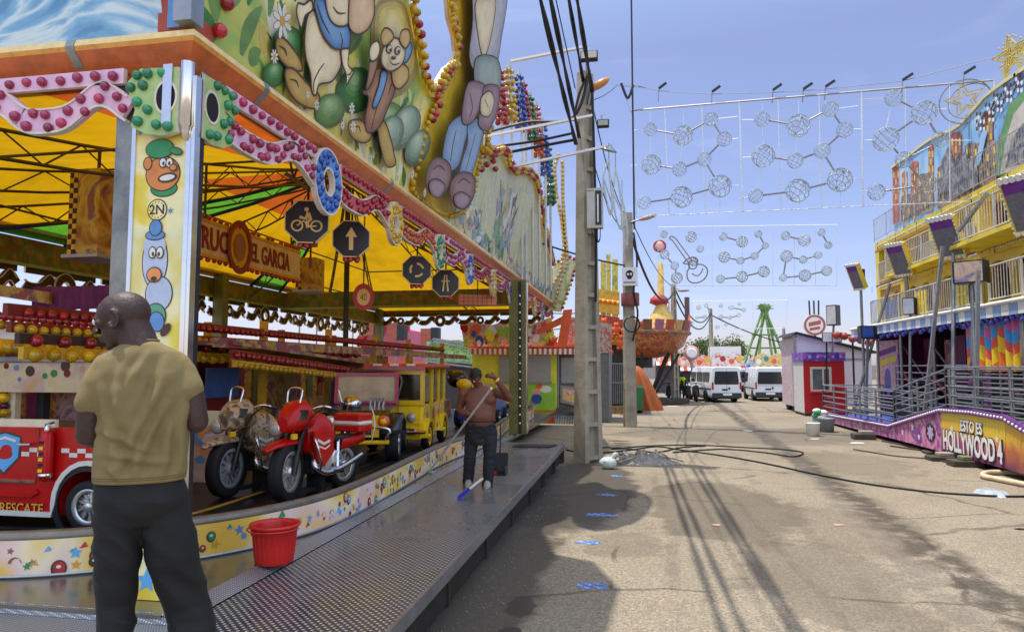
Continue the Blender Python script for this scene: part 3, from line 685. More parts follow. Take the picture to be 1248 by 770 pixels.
# dismantled white light arches seen edge-on between the first two poles
for k, (pts, lb) in enumerate([([(742,195),(735,215),(738,240),(744,262),(746,245),(743,215)], 'pale leaf-shaped light outline hanging just right of the tall pole'),
                 ([(750,205),(747,235),(750,262),(757,280),(758,255),(754,225)], 'second pale leaf-shaped light outline, between the two poles'),
                 ([(758,240),(757,262),(760,285),(764,300),(764,275),(761,255)], 'small pale leaf-shaped light outline beside the second pole')]):
    yy = 17.5+k*2.3; b = MB(); b.tube(smoothpath([onY(x, y, yy) for x, y in pts+[pts[0]]], 4), .03, bulbL, n=5, closed=False)
    b.tube([onY(pts[0][0], pts[0][1]-20, yy), onY(pts[0][0], pts[0][1], yy)], .012, gd, n=4); b.tube([onY(pts[1][0], pts[1][1], yy), onY(pts[4][0], pts[4][1]+4, yy)], .02, bulbL, n=4)
    solo('light_outline', b, lb, 'light figure', 'dismantled light figures hung between the poles')
# ================================================================== the children's track ride
RX0, RX1, RY0, RY1, ZB, ZT = -9.6, -3.1, 4.29, 24.6, 4.14, 4.38
cap_red = glassy('cap_red', 'b3142a'); cap_pink = glassy('cap_pink', 'b02a5c'); cap_yel = glassy('cap_yellow', 'e0b310'); cap_grn = glassy('cap_green', '1f8f63')
cap_blu = glassy('cap_blue', '2456b8'); cap_org = glassy('cap_orange', 'd2521c'); cap_tg = glassy('cap_dark_green', '1d7a35')
goldw = M('varnished_cornice', 'dc9a48', .3, var=.3, scale=9, coat=.4); orw = M('cornice_orange', 'c8642c', .32, var=.35, scale=6, coat=.4); goldt = M('cornice_gold', 'e8c886', .35, var=.2, scale=12)
pinkb = M('frieze_pink', 'e3b7cf', .45, var=.2, scale=6); blueb = M('frieze_blue', '5c8fd0', .45, var=.2); redb = M('frieze_red', 'c1565c', .45, var=.25); yelb = M('frieze_yellow', 'e3c33c', .45, var=.2)
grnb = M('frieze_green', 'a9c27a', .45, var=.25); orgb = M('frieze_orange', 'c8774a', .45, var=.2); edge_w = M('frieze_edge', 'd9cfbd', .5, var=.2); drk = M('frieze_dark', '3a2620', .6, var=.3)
pav = thing('ride_pavilion', 'big children\'s track ride pavilion with yellow canopy, lamp-studded friezes and a painted parapet', 'fairground ride', ((RX0+RX1)/2, (RY0+RY1)/2, 0))
# ---- cornice: mitred ring
prof = [(-.12, ZB), (.06, ZB-.02), (.1, ZB+.03), (.19, ZB+.12), (.205, ZB+.15), (.19, ZB+.2), (.1, ZT), (-.12, ZT)]
pm = [orw, orw, orw, goldw, goldt, goldt, goldw, goldw]
b = MB(); cs = [(RX1-.1, RY0+.1, 1, -1), (RX1-.1, RY1-.1, 1, 1), (RX0+.1, RY1-.1, -1, 1), (RX0+.1, RY0+.1, -1, -1)]
rings = [[V((x+sx*d, y+sy*d, z)) for d, z in prof] for x, y, sx, sy in cs]
for j in range(4):
    A, B_ = rings[j], rings[(j+1) % 4]
    for i in range(8):
        k = (i+1) % 8; b.add([A[i], B_[i], B_[k], A[k]], [(0, 3, 2, 1) if False else (0, 1, 2, 3)], pm[i])
b.build('cornice', pav)
for k, (px, py, pl_) in enumerate([(85, 64, 'y'), (325, 116, 'x'), (478, 222, 'x'), (600, 300, 'x')]):
    b = MB()
    if pl_ == 'y': c = onY(px, py, RY0-.1); rows = [[V((c.x+s_, RY0+.1-d-g_, z)) for d, z in prof[2:]] for s_, g_ in ((-.035,.006),(.035,.006),(.035,-.004),(-.035,-.004))]
    else: c = onX(px, py, RX1+.1); rows = [[V((RX1-.1+d+g_, c.y+s_, z)) for d, z in prof[2:]] for s_, g_ in ((-.035,.006),(.035,.006),(.035,-.004),(-.035,-.004))]
    for i in range(5): b.add([rows[k_][j_] for j_ in (i, i+1) for k_ in range(4)], [(0,1,5,4),(1,2,6,5),(2,3,7,6),(3,0,4,7)], steel)
    b.build('strap', pav)
# ---- canopy and ribs
yel_t = M('canopy_yellow', 'd0a00c', .7, var=.25, scale=1.2, trans=.4); org_t = M('canopy_orange', 'b8581a', .7, var=.25, scale=1.2, trans=.45); grn_t = M('canopy_green', '5aa02c', .7, var=.2, trans=.45); blu_t = M('canopy_blue', '2a4a86', .7, var=.2, trans=.3)
APX = V((-6.35, 14.4, 6.5)); EZ = 4.06
def eave(t):
    W, D = RX1-RX0-.1, RY1-RY0-.1; t = t % (2*(W+D)); x0, y0 = RX0+.05, RY0+.05
    if t < W: return V((x0+t, y0, EZ))
    t -= W
    if t < D: return V((x0+W, y0+t, EZ))
    t -= D
    if t < W: return V((x0+W-t, y0+D, EZ))
    return V((x0, y0+D-(t-W), EZ))
W_, D_ = RX1-RX0-.1, RY1-RY0-.1
ts = [W_*i/5 for i in range(5)]+[W_+D_*i/14 for i in range(14)]+[W_+D_+W_*i/5 for i in range(5)]+[2*W_+D_+D_*i/14 for i in range(14)]
b = MB(); rb = []
for i, t in enumerate(ts):
    t2 = ts[i+1] if i+1 < len(ts) else 2*(W_+D_)
    m = yel_t
    if 4 <= i <= 6: m = org_t
    if i in (29, 34): m = grn_t
    P, Q = eave(t), eave(t2); K = 5
    R0 = [P.lerp(APX, j/K)-V((0,0,.22*math.sin(math.pi*j/K))) for j in range(K+1)]; R1 = [Q.lerp(APX, j/K)-V((0,0,.22*math.sin(math.pi*j/K))) for j in range(K+1)]
    for j in range(K): b.add([R0[j], R1[j], R1[j+1], R0[j+1]], [(0,1,2,3)], org_t if 31 <= i <= 36 and j >= 3 and m is yel_t else m)
    if i in (29, 34):
        for RR in (R0, R1): b.tube([p-V((0,0,.01)) for p in RR], .045, blu_t, n=4)
    rb.append(R0)
b.build('canopy', pav)
ribm = M('rib_steel', '4a3a24', .5, metal=.3, var=.3)
for i, R in enumerate(rb):
    if i % 3 == 0:
        r_ = MB(); lo = [p-V((0,0,.30+.06*math.sin(math.pi*j/5))) for j, p in enumerate(R)]; up = [p-V((0,0,.05)) for p in R]
        r_.tube(up, .02, ribm, n=5); r_.tube(lo, .02, ribm, n=5)
        for j in range(5):
            for s_ in (0, .5):
                a, d = up[j].lerp(up[j+1], s_), lo[j].lerp(lo[j+1], s_+.25 if s_ == 0 else .75); e = up[j].lerp(up[j+1], s_+.5)
                r_.tube([a, d], .011, ribm, n=4); r_.tube([d, e], .011, ribm, n=4)
        r_.build('rib_truss', pav)
b = MB()
for z, k in ((5.0, .45), (4.45, .2)):
    q = [eave(t).lerp(APX, k)-V((0,0,.25)) for t in ts]; b.tube(q, .018, ribm, n=4, closed=True)
b.lathe([(.06, .55), (.06, 6.3)], (APX.x, APX.y, 0), dsteel, n=10); b.build('centre_mast', pav)
# ---- friezes
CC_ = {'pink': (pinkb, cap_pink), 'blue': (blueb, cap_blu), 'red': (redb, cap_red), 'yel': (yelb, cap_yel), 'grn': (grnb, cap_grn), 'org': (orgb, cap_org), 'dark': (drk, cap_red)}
def frieze(fr, segs, name='frieze', lit=True, step=.125, cr=.036):
    """segs: ('top',u0,u1,colour) straight lamp strip; ('wave',u0,u1,colour); ('ring',u,v,r,colour)"""
    b = MB(); pts = []
    for s_ in segs:
        if s_[0] == 'top':
            _, u0, u1, c = s_; b.plate([(u0,-.03),(u1,-.03),(u1,-.14),(u0,-.14)], fr, 0, .035, CC_[c][0], edge_w)
            n = max(1, int((u1-u0)/step)); pts += [(u0+(i+.5)*(u1-u0)/n, -.085, c) for i in range(n)]
        elif s_[0] == 'wave':
            _, u0, u1, c = s_; K = 18; P = []
            for i in range(K+1):
                t = i/K; P.append((u0+(u1-u0)*t, -.31-.085*math.sin(2*math.pi*t*1.0)-.02*math.cos(4*math.pi*t)))
            b.strip(P, .085, fr, 0, .035, CC_[c][0]); b.strip([(p[0], p[1]-.088) for p in P], .008, fr, -.004, .05, edge_w); b.strip([(p[0], p[1]+.088) for p in P], .006, fr, -.004, .045, edge_w)
            n = max(2, int((u1-u0)/step))
            for i in range(n):
                t = (i+.5)/n; v = -.31-.085*math.sin(2*math.pi*t)-.02*math.cos(4*math.pi*t)
                pts += [(u0+(u1-u0)*t, v+(.042 if i % 2 else -.042), c)]
                if lit: pts += [(u0+(u1-u0)*(t+.3/n), v+(-.05 if i % 2 else .05), c)]
        else:
            _, u, v, r, c = s_; b.annulus(u, v, r*.42, r, fr, .002, .05, CC_[c][0], sq=1.08); b.annulus(u, v, r*.97, r*1.03, fr, 0, .056, edge_w, sq=1.08); b.annulus(u, v, r*.38, r*.45, fr, 0, .058, edge_w, sq=1.08)
            for rr, k in ((r*.82, int(2*math.pi*r*.82/.1)), (r*.58, int(2*math.pi*r*.58/.1))):
                k = max(k, 6); pts += [(u+rr*math.cos(2*math.pi*i/k), v+rr*1.08*math.sin(2*math.pi*i/k), c) for i in range(k)]
    o = b.build(name, pav)
    if lit:
        for u, v, c in pts: caps(pav, o, [fr.p(u, v, .05)], CC_[c][1], cr)
    return o
frS = Fr((RX1+.04, RY0, ZB), (0,1,0), (0,0,1))          # right-hand side, looks to +X
su = lambda px, py: frS.uv(onX(px, py, RX1+.04))
R_ = [(395,222,.30,'blue'),(478,273,.25,'yel'),(533,308,.25,'grn'),(570,329,.26,'blue'),(599,346,.26,'yel'),(621,359,.26,'blue'),(637,368,.26,'grn'),(650,375,.26,'yel'),(660,380,.26,'blue')]
wc = ['pink','red','org','pink','red','pink','red','org','red','red']
segs = []; u_prev = .32
for (px, py, r, c), w_ in zip(R_, wc):
    u, v = su(px, py); v = max(-.36, min(-.27, v)); n = max(1, round((u-r-u_prev)/1.5))
    for i in range(n): segs.append(('wave', u_prev+(u-r-u_prev)*i/n, u_prev+(u-r-u_prev)*(i+1)/n, w_))
    segs.append(('ring', u, v, r, c)); segs.append(('top', u_prev+.02, u-r*.8, 'red' if w_ != 'pink' else 'pink')); u_prev = u+r
if u_prev < RY1-RY0: segs.append(('wave', u_prev, RY1-RY0, 'red'))
frieze(frS, segs)
frF = Fr((RX1, RY0-.04, ZB), (-1,0,0), (0,0,1)); frF.n = V((0,-1,0)); frF = Fr((RX0, RY0-.04, ZB), (1,0,0), (0,0,1))   # front, looks to -Y
WF = RX1-RX0
segs = [('top', WF-1.75, WF-.46, 'pink'), ('wave', WF-1.3, WF-.42, 'pink'), ('wave', WF-2.1, WF-1.3, 'pink'), ('ring', WF-2.4, -.3, .29, 'blue'), ('top', WF-4.4, WF-2.7, 'red'), ('wave', WF-3.4, WF-2.68, 'red'), ('wave', WF-4.2, WF-3.4, 'red'), ('ring', WF-4.5, -.3, .26, 'yel'), ('wave', .2, WF-4.8, 'pink'), ('top', .2, WF-4.8, 'pink')]
frieze(frF, segs, step=.13)
# green rounded corner pieces with a hole each side of the chrome post
for fr, u0, sg in ((frF, WF-.02, -1), (frS, .06, 1)):
    b = MB(); out = [(0,-.06)]+[(sg*a, v_) for a, v_ in ((.30,-.05),(.40,-.14),(.38,-.24),(.33,-.34),(.36,-.46),(.24,-.52),(.1,-.54),(0,-.52))]
    b.plate([(u0+a, v_) for a, v_ in out], fr, .003, .045, grnb, edge_w); b.ell(u0+sg*.09, -.27, .075, .11, fr, .048, M('frieze_hole','15100c',.8)); b.annulus(u0+sg*.09, -.27, .075, .088, fr, .045, .052, edge_w, sq=1.4)
    o = b.build('frieze_corner', pav)
    for a, v_ in ((.32,-.1),(.23,-.09),(.13,-.09),(.36,-.19),(.27,-.18),(.31,-.29),(.30,-.43),(.22,-.35),(.15,-.46),(.06,-.48)):
        caps(pav, o, [fr.p(u0+sg*a, v_, .055)], cap_grn, .036)
b = MB(); b.lathe([(.012,3.58),(.022,3.6),(.034,3.63),(.034,3.66),(.048,3.68),(.048,4.13)], (RX1+.01, RY0-.03, 0), chrome, n=16)
b.box((RX1-.13, RY0-.1, 3.68), (RX1-.06, RY0-.092, 4.1), chrome); b.box((RX1+.05, RY0+.06, 3.68), (RX1+.058, RY0+.13, 4.1), chrome); b.build('chrome_corner_post', pav)
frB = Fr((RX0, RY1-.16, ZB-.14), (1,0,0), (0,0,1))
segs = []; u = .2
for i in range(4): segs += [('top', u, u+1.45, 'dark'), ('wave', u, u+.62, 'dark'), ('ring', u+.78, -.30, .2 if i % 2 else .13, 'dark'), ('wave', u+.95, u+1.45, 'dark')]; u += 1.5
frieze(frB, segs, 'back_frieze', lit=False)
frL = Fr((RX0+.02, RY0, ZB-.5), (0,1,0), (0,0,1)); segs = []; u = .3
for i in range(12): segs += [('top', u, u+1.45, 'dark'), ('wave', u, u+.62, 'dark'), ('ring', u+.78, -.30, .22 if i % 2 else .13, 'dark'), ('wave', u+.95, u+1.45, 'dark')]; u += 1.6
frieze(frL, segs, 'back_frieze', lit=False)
val = mural('valance_paint', [(.2,'3b2f1c'),(.4,'6b4a1e'),(.5,'4f6a30'),(.6,'8a6a2a'),(.75,'7a3020')], 2.2, 2.)
for lo, hi in (((RX0+.03, RY0+.2, 3.62), (RX0+.07, RY1-.2, 4.04)), ((RX0+.1, RY1-.12, 3.95), (RX1-.1, RY1-.08, 4.10)), ((RX0+.1, 17.4, 3.60), (RX1-.15, 17.46, 4.02))):
    b = MB(); b.box(lo, hi, val); b.box((lo[0]+.04 if hi[0]-lo[0] < 1 else lo[0], lo[1]-.03 if hi[0]-lo[0] > 1 else lo[1], lo[2]-.03), (hi[0]+.03, hi[1], lo[2]+.02), M('valance_trim','8a9a60',.5)); b.build('valance', pav)
# ---- parapets
KN, KC = (1,0,-.15), (RX1+.01)-.15*ZT
frP = Fr((RX1+.01, RY0, ZT), (0,1,0), V((.15,0,1)))
pu = lambda px, py: frP.uv(on(px, py, KN, KC))
meadow = mural('mural_meadow', [(.25,'5f8f48'),(.40,'a0b85a'),(.5,'e0d268'),(.6,'ece09a'),(.72,'eae4c8'),(.85,'a8b8b8')], .75, 1.0, 4)
greyfl = mural('mural_grey_plumes', [(.2,'6f8a54'),(.36,'a8b070'),(.46,'dccf92'),(.53,'9cb4ac'),(.6,'e0d098'),(.7,'b89c9c'),(.85,'86a060')], 1.6, 3.4, 6, stretch=(1,1.6,.45))
yelbd = M('parapet_yellow_border', 'd8b52a', .5, var=.25, scale=8)
HEX = {}
def pm_(n, h, var=.3, scale=3):
    m = M(n, h, .5, var=var, scale=scale); HEX[m.name] = h; return m
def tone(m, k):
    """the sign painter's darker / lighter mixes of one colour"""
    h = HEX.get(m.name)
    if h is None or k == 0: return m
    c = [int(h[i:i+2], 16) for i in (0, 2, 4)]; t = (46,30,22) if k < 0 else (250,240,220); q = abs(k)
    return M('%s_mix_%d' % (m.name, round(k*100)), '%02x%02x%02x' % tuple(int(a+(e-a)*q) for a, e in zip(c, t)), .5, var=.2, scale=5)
p_cream = pm_('paint_cream','e6d3a8'); p_blue = pm_('paint_blue','5f8fc4'); p_brown = pm_('paint_brown','8a5a3c'); p_tan = pm_('paint_tan','c9a45a'); p_dk = pm_('paint_outline','4a3422'); p_grn = pm_('paint_green','3f7d3a')
p_jean = pm_('paint_jeans','7f9fc6'); p_mauve = pm_('paint_mauve','9a7a86'); p_white = pm_('paint_white','d9d6cc',.15); p_shoe = pm_('paint_shoe','8b6a68'); p_pink = pm_('paint_pink','d3a08a'); p_sea = pm_('paint_seagrey','8fa096')
sil = [(498,0),(503,30),(507,50),(511,72),(513,92),(521,107),(529,109),(534,98),(543,83),(552,78),(555,62),(553,44),(547,22),(545,0),(546,-40),(556,-75),(576,-90),(598,-72),(607,-35),(608,0),(604,26),(600,48),(597,80),(601,104),(601,118),(596,138),(590,156),(589,176),(598,184),(609,180),(616,184),(619,197),(626,206),(635,205),(645,208),(652,218),(657,238),(660,262),(664,284),(668,300),(672,318)]
top = [pu(*p) for p in sil]; uE = RY1-RY0-.05
out = [(0.05,0)]+[(0.05,3.2),(1.2,4.1),(2.6,4.3),(top[0][0]-.25,3.6)]+top+[(uE-.6,1.0),(uE,.5),(uE,0)]
b = MB(); b.plate(out, frP, -.06, 0, meadow, whited)
LAY = [.003]
def paint(pts, m, ol=True, rim=1.07, px=True):
    uv = [pu(*p) for p in pts] if px else pts
    if len(uv) < 14: q3 = smoothpath([V((x_, y_, 0)) for x_, y_ in uv[-1:]+uv+uv[:2]], 4); uv = [(p.x, p.y) for p in q3[4:-5]]
    cx = sum(p[0] for p in uv)/len(uv); cy = sum(p[1] for p in uv)/len(uv)
    if ol:
        ex = .012; o2 = []
        for x, y in uv:
            l = math.hypot(x-cx, y-cy) or 1; o2.append((x+(x-cx)/l*ex, y+(y-cy)/l*ex))
        b.flat(o2, frP, LAY[0], p_dk); LAY[0] += .0025
    if m.name not in HEX: b.flat(uv, frP, LAY[0], m); LAY[0] += .0025; return
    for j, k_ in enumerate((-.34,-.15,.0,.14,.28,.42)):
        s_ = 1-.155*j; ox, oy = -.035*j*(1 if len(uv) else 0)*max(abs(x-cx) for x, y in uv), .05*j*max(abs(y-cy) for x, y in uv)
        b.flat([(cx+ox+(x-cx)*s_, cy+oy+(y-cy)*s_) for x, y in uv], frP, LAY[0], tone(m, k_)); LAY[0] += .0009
def pell(x, y, rx, ry, m, rot=0., ol=True):
    paint([(x+rx*math.cos(t)*math.cos(rot)-ry*math.sin(t)*math.sin(rot), y+rx*math.cos(t)*math.sin(rot)+ry*math.sin(t)*math.cos(rot)) for t in [2*math.pi*i/16 for i in range(16)]], m, ol)
# the grey plume painting beyond the jeans figure
g0 = pu(586,176); b.flat([(pu(548,262)[0],0),(pu(560,240)[0],.7),(g0[0]-.1,1.1),(g0[0],g0[1]-.1)]+[(x, y-.08) for x, y in top[28:]]+[(uE-.5,.9),(uE-.06,.45),(uE-.06,0)], frP, .0012, greyfl)
rp_ = random.Random(21); pal = [p_white, pm_('plume_teal','7fa89a'), pm_('plume_grey','8f9092'), pm_('plume_bluegrey','8fa6b4'), pm_('plume_green','6f9a68'), pm_('plume_tan','d0b48a'), pm_('plume_mauve','b094b0'), pm_('plume_dark','4f6a58'), pm_('plume_ivory','dcd3bf')]
uA, uB = pu(556,250)[0], uE
for i in range(520):
    x0 = uA+(uB-uA)*rp_.random()**1.15; hmax = 1.15 if x0 < top[28][0] else .55; hmax = 2.0 if top[30][0] < x0 < top[-8][0] else hmax*.8
    hgt = hmax*rp_.uniform(.08, .36); v0 = rp_.uniform(.02, max(.03, hmax-hgt-.15)); sw = rp_.uniform(-.3,.35); P = []
    for j in range(8): t_ = j/7; P.append((x0+sw*t_*t_+.09*math.sin(5*t_+i), v0+hgt*t_))
    wd_ = rp_.uniform(.02, .08)*(1+.16*(x0-uA))
    b.strip(P, [wd_*math.sin(math.pi*(.08+.9*j/7)) for j in range(8)], frP, .0016, .0022+.00002*i, pal[rp_.randrange(9)])
for i in range(130):
    x0 = rp_.uniform(.2, pu(505,200)[0]); v0 = rp_.uniform(.05, 2.4)*rp_.random(); hgt = rp_.uniform(.1,.5); sw = rp_.uniform(-.3,.3); wd_ = rp_.uniform(.02,.09)
    b.strip([(x0+sw*(j/6)**2, v0+hgt*j/6) for j in range(7)], [wd_*math.sin(math.pi*(.1+.85*j/6)) for j in range(7)], frP, .0008, .0012+.00001*i, [pm_('paint_leaf','6f9650',.4), p_grn, pm_('paint_straw','d8c46a'), pm_('plume_ivory','dcd3bf'), pm_('meadow_pale','c9c987')][rp_.randrange(5)])
# yellow border of the cut-out figure
b.flat([pu(*p) for p in [(505,200),(510,165),(520,135),(533,112),(545,84),(556,78),(556,60),(548,22),(546,-40),(558,-70),(576,-86),(597,-70),(606,-35),(607,0),(599,45),(596,80),(600,110),(594,140),(588,170),(582,200),(577,235),(562,262),(545,266),(522,256),(503,240),(496,225)]], frP, .003, yelbd); LAY[0] = .006
# meadow figures (plain invented animals), flowers, rocks
paint([(455,10),(487,0),(500,30),(508,90),(480,120),(455,90)], pm_('paint_straw','d8c46a'), False)
[pell(x_, y_, r_, r_*1.2, m_, .3, False) for x_, y_, r_, m_ in ((415,40,26,pm_('paint_leaf','6f9650',.4)),(432,110,24,p_grn),(400,135,18,pm_('paint_leaf','6f9650',.4)),(470,150,22,pm_('paint_leaf','6f9650',.4)),(345,55,20,p_grn),(330,90,14,p_grn))]
for k, (x, y, r) in enumerate(((490,155,22),(505,180,18),(470,165,20))): pell(x, y, r*.8, r*1.3, pm_('paint_rock','8aa68a',.35), .4, False)
Z2 = lambda P: [(280+x/3.85, y/3.85) for x, y in P]
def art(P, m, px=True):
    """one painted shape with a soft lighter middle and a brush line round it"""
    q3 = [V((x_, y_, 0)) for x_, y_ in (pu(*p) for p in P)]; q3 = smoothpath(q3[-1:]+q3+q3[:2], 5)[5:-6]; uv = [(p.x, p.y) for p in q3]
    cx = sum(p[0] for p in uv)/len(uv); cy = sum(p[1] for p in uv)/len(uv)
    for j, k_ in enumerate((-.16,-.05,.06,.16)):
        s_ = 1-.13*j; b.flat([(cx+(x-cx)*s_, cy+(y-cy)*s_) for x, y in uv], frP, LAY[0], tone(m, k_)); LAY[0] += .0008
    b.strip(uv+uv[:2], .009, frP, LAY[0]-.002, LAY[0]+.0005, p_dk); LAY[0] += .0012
def line(P, m=None, w=.008):
    q3 = smoothpath([V((*pu(*p), 0)) for p in P], 5); b.strip([(p.x, p.y) for p in q3], [w*(.35+.65*math.sin(math.pi*(j+.5)/len(q3))) for j in range(len(q3))], frP, LAY[0]-.002, LAY[0]+.0006, m or p_dk); LAY[0] += .001
p_skin = pm_('paint_warmcream','ecd8ae'); p_coat = pm_('paint_coat','9a6a48'); p_foot = pm_('paint_foot','b8923e')
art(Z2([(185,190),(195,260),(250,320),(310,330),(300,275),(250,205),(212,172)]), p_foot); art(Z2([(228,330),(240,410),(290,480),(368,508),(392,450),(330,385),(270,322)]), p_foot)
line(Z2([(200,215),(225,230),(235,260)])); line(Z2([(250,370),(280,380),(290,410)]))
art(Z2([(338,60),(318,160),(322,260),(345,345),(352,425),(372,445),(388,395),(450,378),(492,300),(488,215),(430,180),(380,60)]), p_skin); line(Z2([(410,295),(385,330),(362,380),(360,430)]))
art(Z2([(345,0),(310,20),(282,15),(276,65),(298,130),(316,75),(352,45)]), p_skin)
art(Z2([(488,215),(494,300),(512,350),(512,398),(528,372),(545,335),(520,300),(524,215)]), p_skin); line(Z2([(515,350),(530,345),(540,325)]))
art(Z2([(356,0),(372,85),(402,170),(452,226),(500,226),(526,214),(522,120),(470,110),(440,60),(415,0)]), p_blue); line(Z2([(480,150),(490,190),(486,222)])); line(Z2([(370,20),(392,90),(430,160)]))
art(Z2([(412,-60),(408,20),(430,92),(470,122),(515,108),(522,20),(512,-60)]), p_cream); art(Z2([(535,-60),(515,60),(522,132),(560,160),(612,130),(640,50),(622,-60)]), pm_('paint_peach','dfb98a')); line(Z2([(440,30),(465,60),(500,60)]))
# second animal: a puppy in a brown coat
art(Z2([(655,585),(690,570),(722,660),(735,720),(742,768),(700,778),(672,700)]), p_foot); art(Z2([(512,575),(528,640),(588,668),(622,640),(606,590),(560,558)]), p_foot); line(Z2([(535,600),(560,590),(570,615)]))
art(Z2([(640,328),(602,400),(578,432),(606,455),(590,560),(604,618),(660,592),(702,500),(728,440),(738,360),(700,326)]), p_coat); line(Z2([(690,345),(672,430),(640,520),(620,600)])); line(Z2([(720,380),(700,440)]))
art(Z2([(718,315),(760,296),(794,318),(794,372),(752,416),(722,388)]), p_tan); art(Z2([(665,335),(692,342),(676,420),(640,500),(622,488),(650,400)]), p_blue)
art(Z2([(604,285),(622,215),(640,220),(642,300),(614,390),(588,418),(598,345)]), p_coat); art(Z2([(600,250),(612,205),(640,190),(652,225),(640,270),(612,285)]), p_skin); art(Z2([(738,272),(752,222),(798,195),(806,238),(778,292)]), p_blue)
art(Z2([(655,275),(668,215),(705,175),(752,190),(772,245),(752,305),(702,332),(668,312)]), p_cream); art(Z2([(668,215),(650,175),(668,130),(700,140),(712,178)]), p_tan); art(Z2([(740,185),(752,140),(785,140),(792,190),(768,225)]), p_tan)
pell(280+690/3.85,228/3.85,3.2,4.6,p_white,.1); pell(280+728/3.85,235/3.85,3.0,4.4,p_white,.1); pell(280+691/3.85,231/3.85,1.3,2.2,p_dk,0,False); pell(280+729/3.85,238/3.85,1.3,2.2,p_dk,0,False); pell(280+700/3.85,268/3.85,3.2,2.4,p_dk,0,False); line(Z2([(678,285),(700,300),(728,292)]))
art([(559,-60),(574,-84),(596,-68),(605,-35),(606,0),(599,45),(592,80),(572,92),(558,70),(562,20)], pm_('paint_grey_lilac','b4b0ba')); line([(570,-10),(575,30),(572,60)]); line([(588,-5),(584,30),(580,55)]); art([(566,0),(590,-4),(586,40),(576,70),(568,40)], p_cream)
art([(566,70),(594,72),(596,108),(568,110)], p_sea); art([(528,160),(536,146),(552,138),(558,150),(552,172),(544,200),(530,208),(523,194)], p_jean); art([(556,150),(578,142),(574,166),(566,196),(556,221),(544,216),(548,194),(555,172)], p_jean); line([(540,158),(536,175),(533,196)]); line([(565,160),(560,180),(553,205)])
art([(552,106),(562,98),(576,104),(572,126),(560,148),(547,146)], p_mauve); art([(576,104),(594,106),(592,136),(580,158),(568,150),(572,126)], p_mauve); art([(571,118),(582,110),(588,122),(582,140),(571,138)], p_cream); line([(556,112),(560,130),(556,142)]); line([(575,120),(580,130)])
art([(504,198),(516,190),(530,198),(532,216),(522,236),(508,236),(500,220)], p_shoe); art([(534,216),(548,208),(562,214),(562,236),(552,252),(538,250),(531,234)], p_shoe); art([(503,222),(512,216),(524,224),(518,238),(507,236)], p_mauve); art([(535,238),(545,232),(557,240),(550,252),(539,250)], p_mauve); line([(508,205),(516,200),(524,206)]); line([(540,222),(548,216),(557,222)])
for x, y, r in ((310,24,22),(400,130,8),(401,152,8),(478,210,7),(385,150,6),(350,125,7),(420,190,6),(436,205,5),(335,112,5),(490,232,6),(288,66,9),(452,214,4)):
    u0, v0 = pu(x, y); k = (on(x, y, KN, KC)-CC).dot(CF)/850*r
    for i in range(8):
        a = 2*math.pi*i/8; b.ell(u0+.6*k*math.cos(a), v0+.6*k*math.sin(a), .42*k, .2*k, frP, LAY[0], p_dk, a); b.ell(u0+.6*k*math.cos(a), v0+.6*k*math.sin(a), .38*k, .17*k, frP, LAY[0]+.002, p_white, a)
    b.ell(u0, v0, .27*k, .27*k, frP, LAY[0]+.005, pm_('paint_gold','d0a030'))
    LAY[0] += .008
sidep = b.build('side_parapet', pav)
# border strip + lamps along the silhouette
b = MB(); b.strip([(x, y-.02) for x, y in top], .1, frP, .045, .06, yelbd); bs = b.build('parapet_edging', pav)
def along(P, step):
    out_ = []; acc = 0
    for i in range(len(P)-1):
        a, c = V(P[i]), V(P[i+1]); L = (c-a).length; s_ = acc
        while s_ < L: out_.append(a.lerp(c, s_/L)); s_ += step
        acc = s_-L
    return out_
T1 = along(top[:13], .15)
for i, p in enumerate(T1):
    caps(pav, bs, [frP.p(p.x, p.y, .09)], cap_red if (i//2) % 2 else cap_yel, .055); caps(pav, bs, [frP.p(p.x-.13, p.y-.03, .09)], cap_yel, .05)
for i, p in enumerate(along(top[12:28], .14)): caps(pav, bs, [frP.p(p.x, p.y, .09)], cap_yel, .055); caps(pav, bs, [frP.p(p.x+(.11 if i % 2 else -.02), p.y-.1, .09)], cap_yel, .05)
for i, p in enumerate(along(top[27:], .16)): caps(pav, bs, [frP.p(p.x, p.y, .09), frP.p(p.x-.1, p.y-.12, .09)], cap_red if (i//3) % 2 else cap_yel, .06)
yb = [pu(*p) for p in [(552,82),(535,112),(523,135),(513,165),(507,200),(498,226),(505,240),(524,254),(546,264),(562,258),(575,232),(582,200),(588,172)]]
for p in along(yb, .12): caps(pav, sidep, [frP.p(p.x, p.y, .05)], cap_yel, .045)
for px, py in ((527,118),(531,128),(526,138),(523,145),(586,190),(590,200),(583,206),(598,196),(600,206)): u, v = pu(px, py); caps(pav, sidep, [frP.p(u, v, .06)], cap_red, .06)
# end flare (thin arch with yellow lamps and the grey wing)
def qE(px, py): return onY(px, py, RY1-.02)
frE = Fr((RX1, RY1-.02, ZT), (1,0,0), (0,0,1)); qe = lambda px, py: frE.uv(qE(px, py))
b = MB(); arc = [qe(*p) for p in [(668,372),(673,350),(684,330),(688,300),(685,270),(678,235),(676,205),(681,189),(686,200),(686,240),(689,285),(692,320),(683,345),(676,375)]]
b.plate([qe(*p) for p in [(664,378),(668,345),(676,322),(690,312),(703,319),(699,335),(693,352),(684,380)]], frE, -.03, .03, greyfl, whited)
b.strip(arc, .07, frE, .03, .06, whited); eo = b.build('end_flare', pav)
for p in along(arc, .16): caps(pav, eo, [frE.p(p.x, p.y, .09)], cap_yel, .06)
for p in along([qe(*p) for p in [(676,322),(690,311),(704,318),(699,336),(693,354),(684,380)]], .17): caps(pav, eo, [frE.p(p.x, p.y, .05)], cap_red if random.random() < .7 else cap_yel, .065)
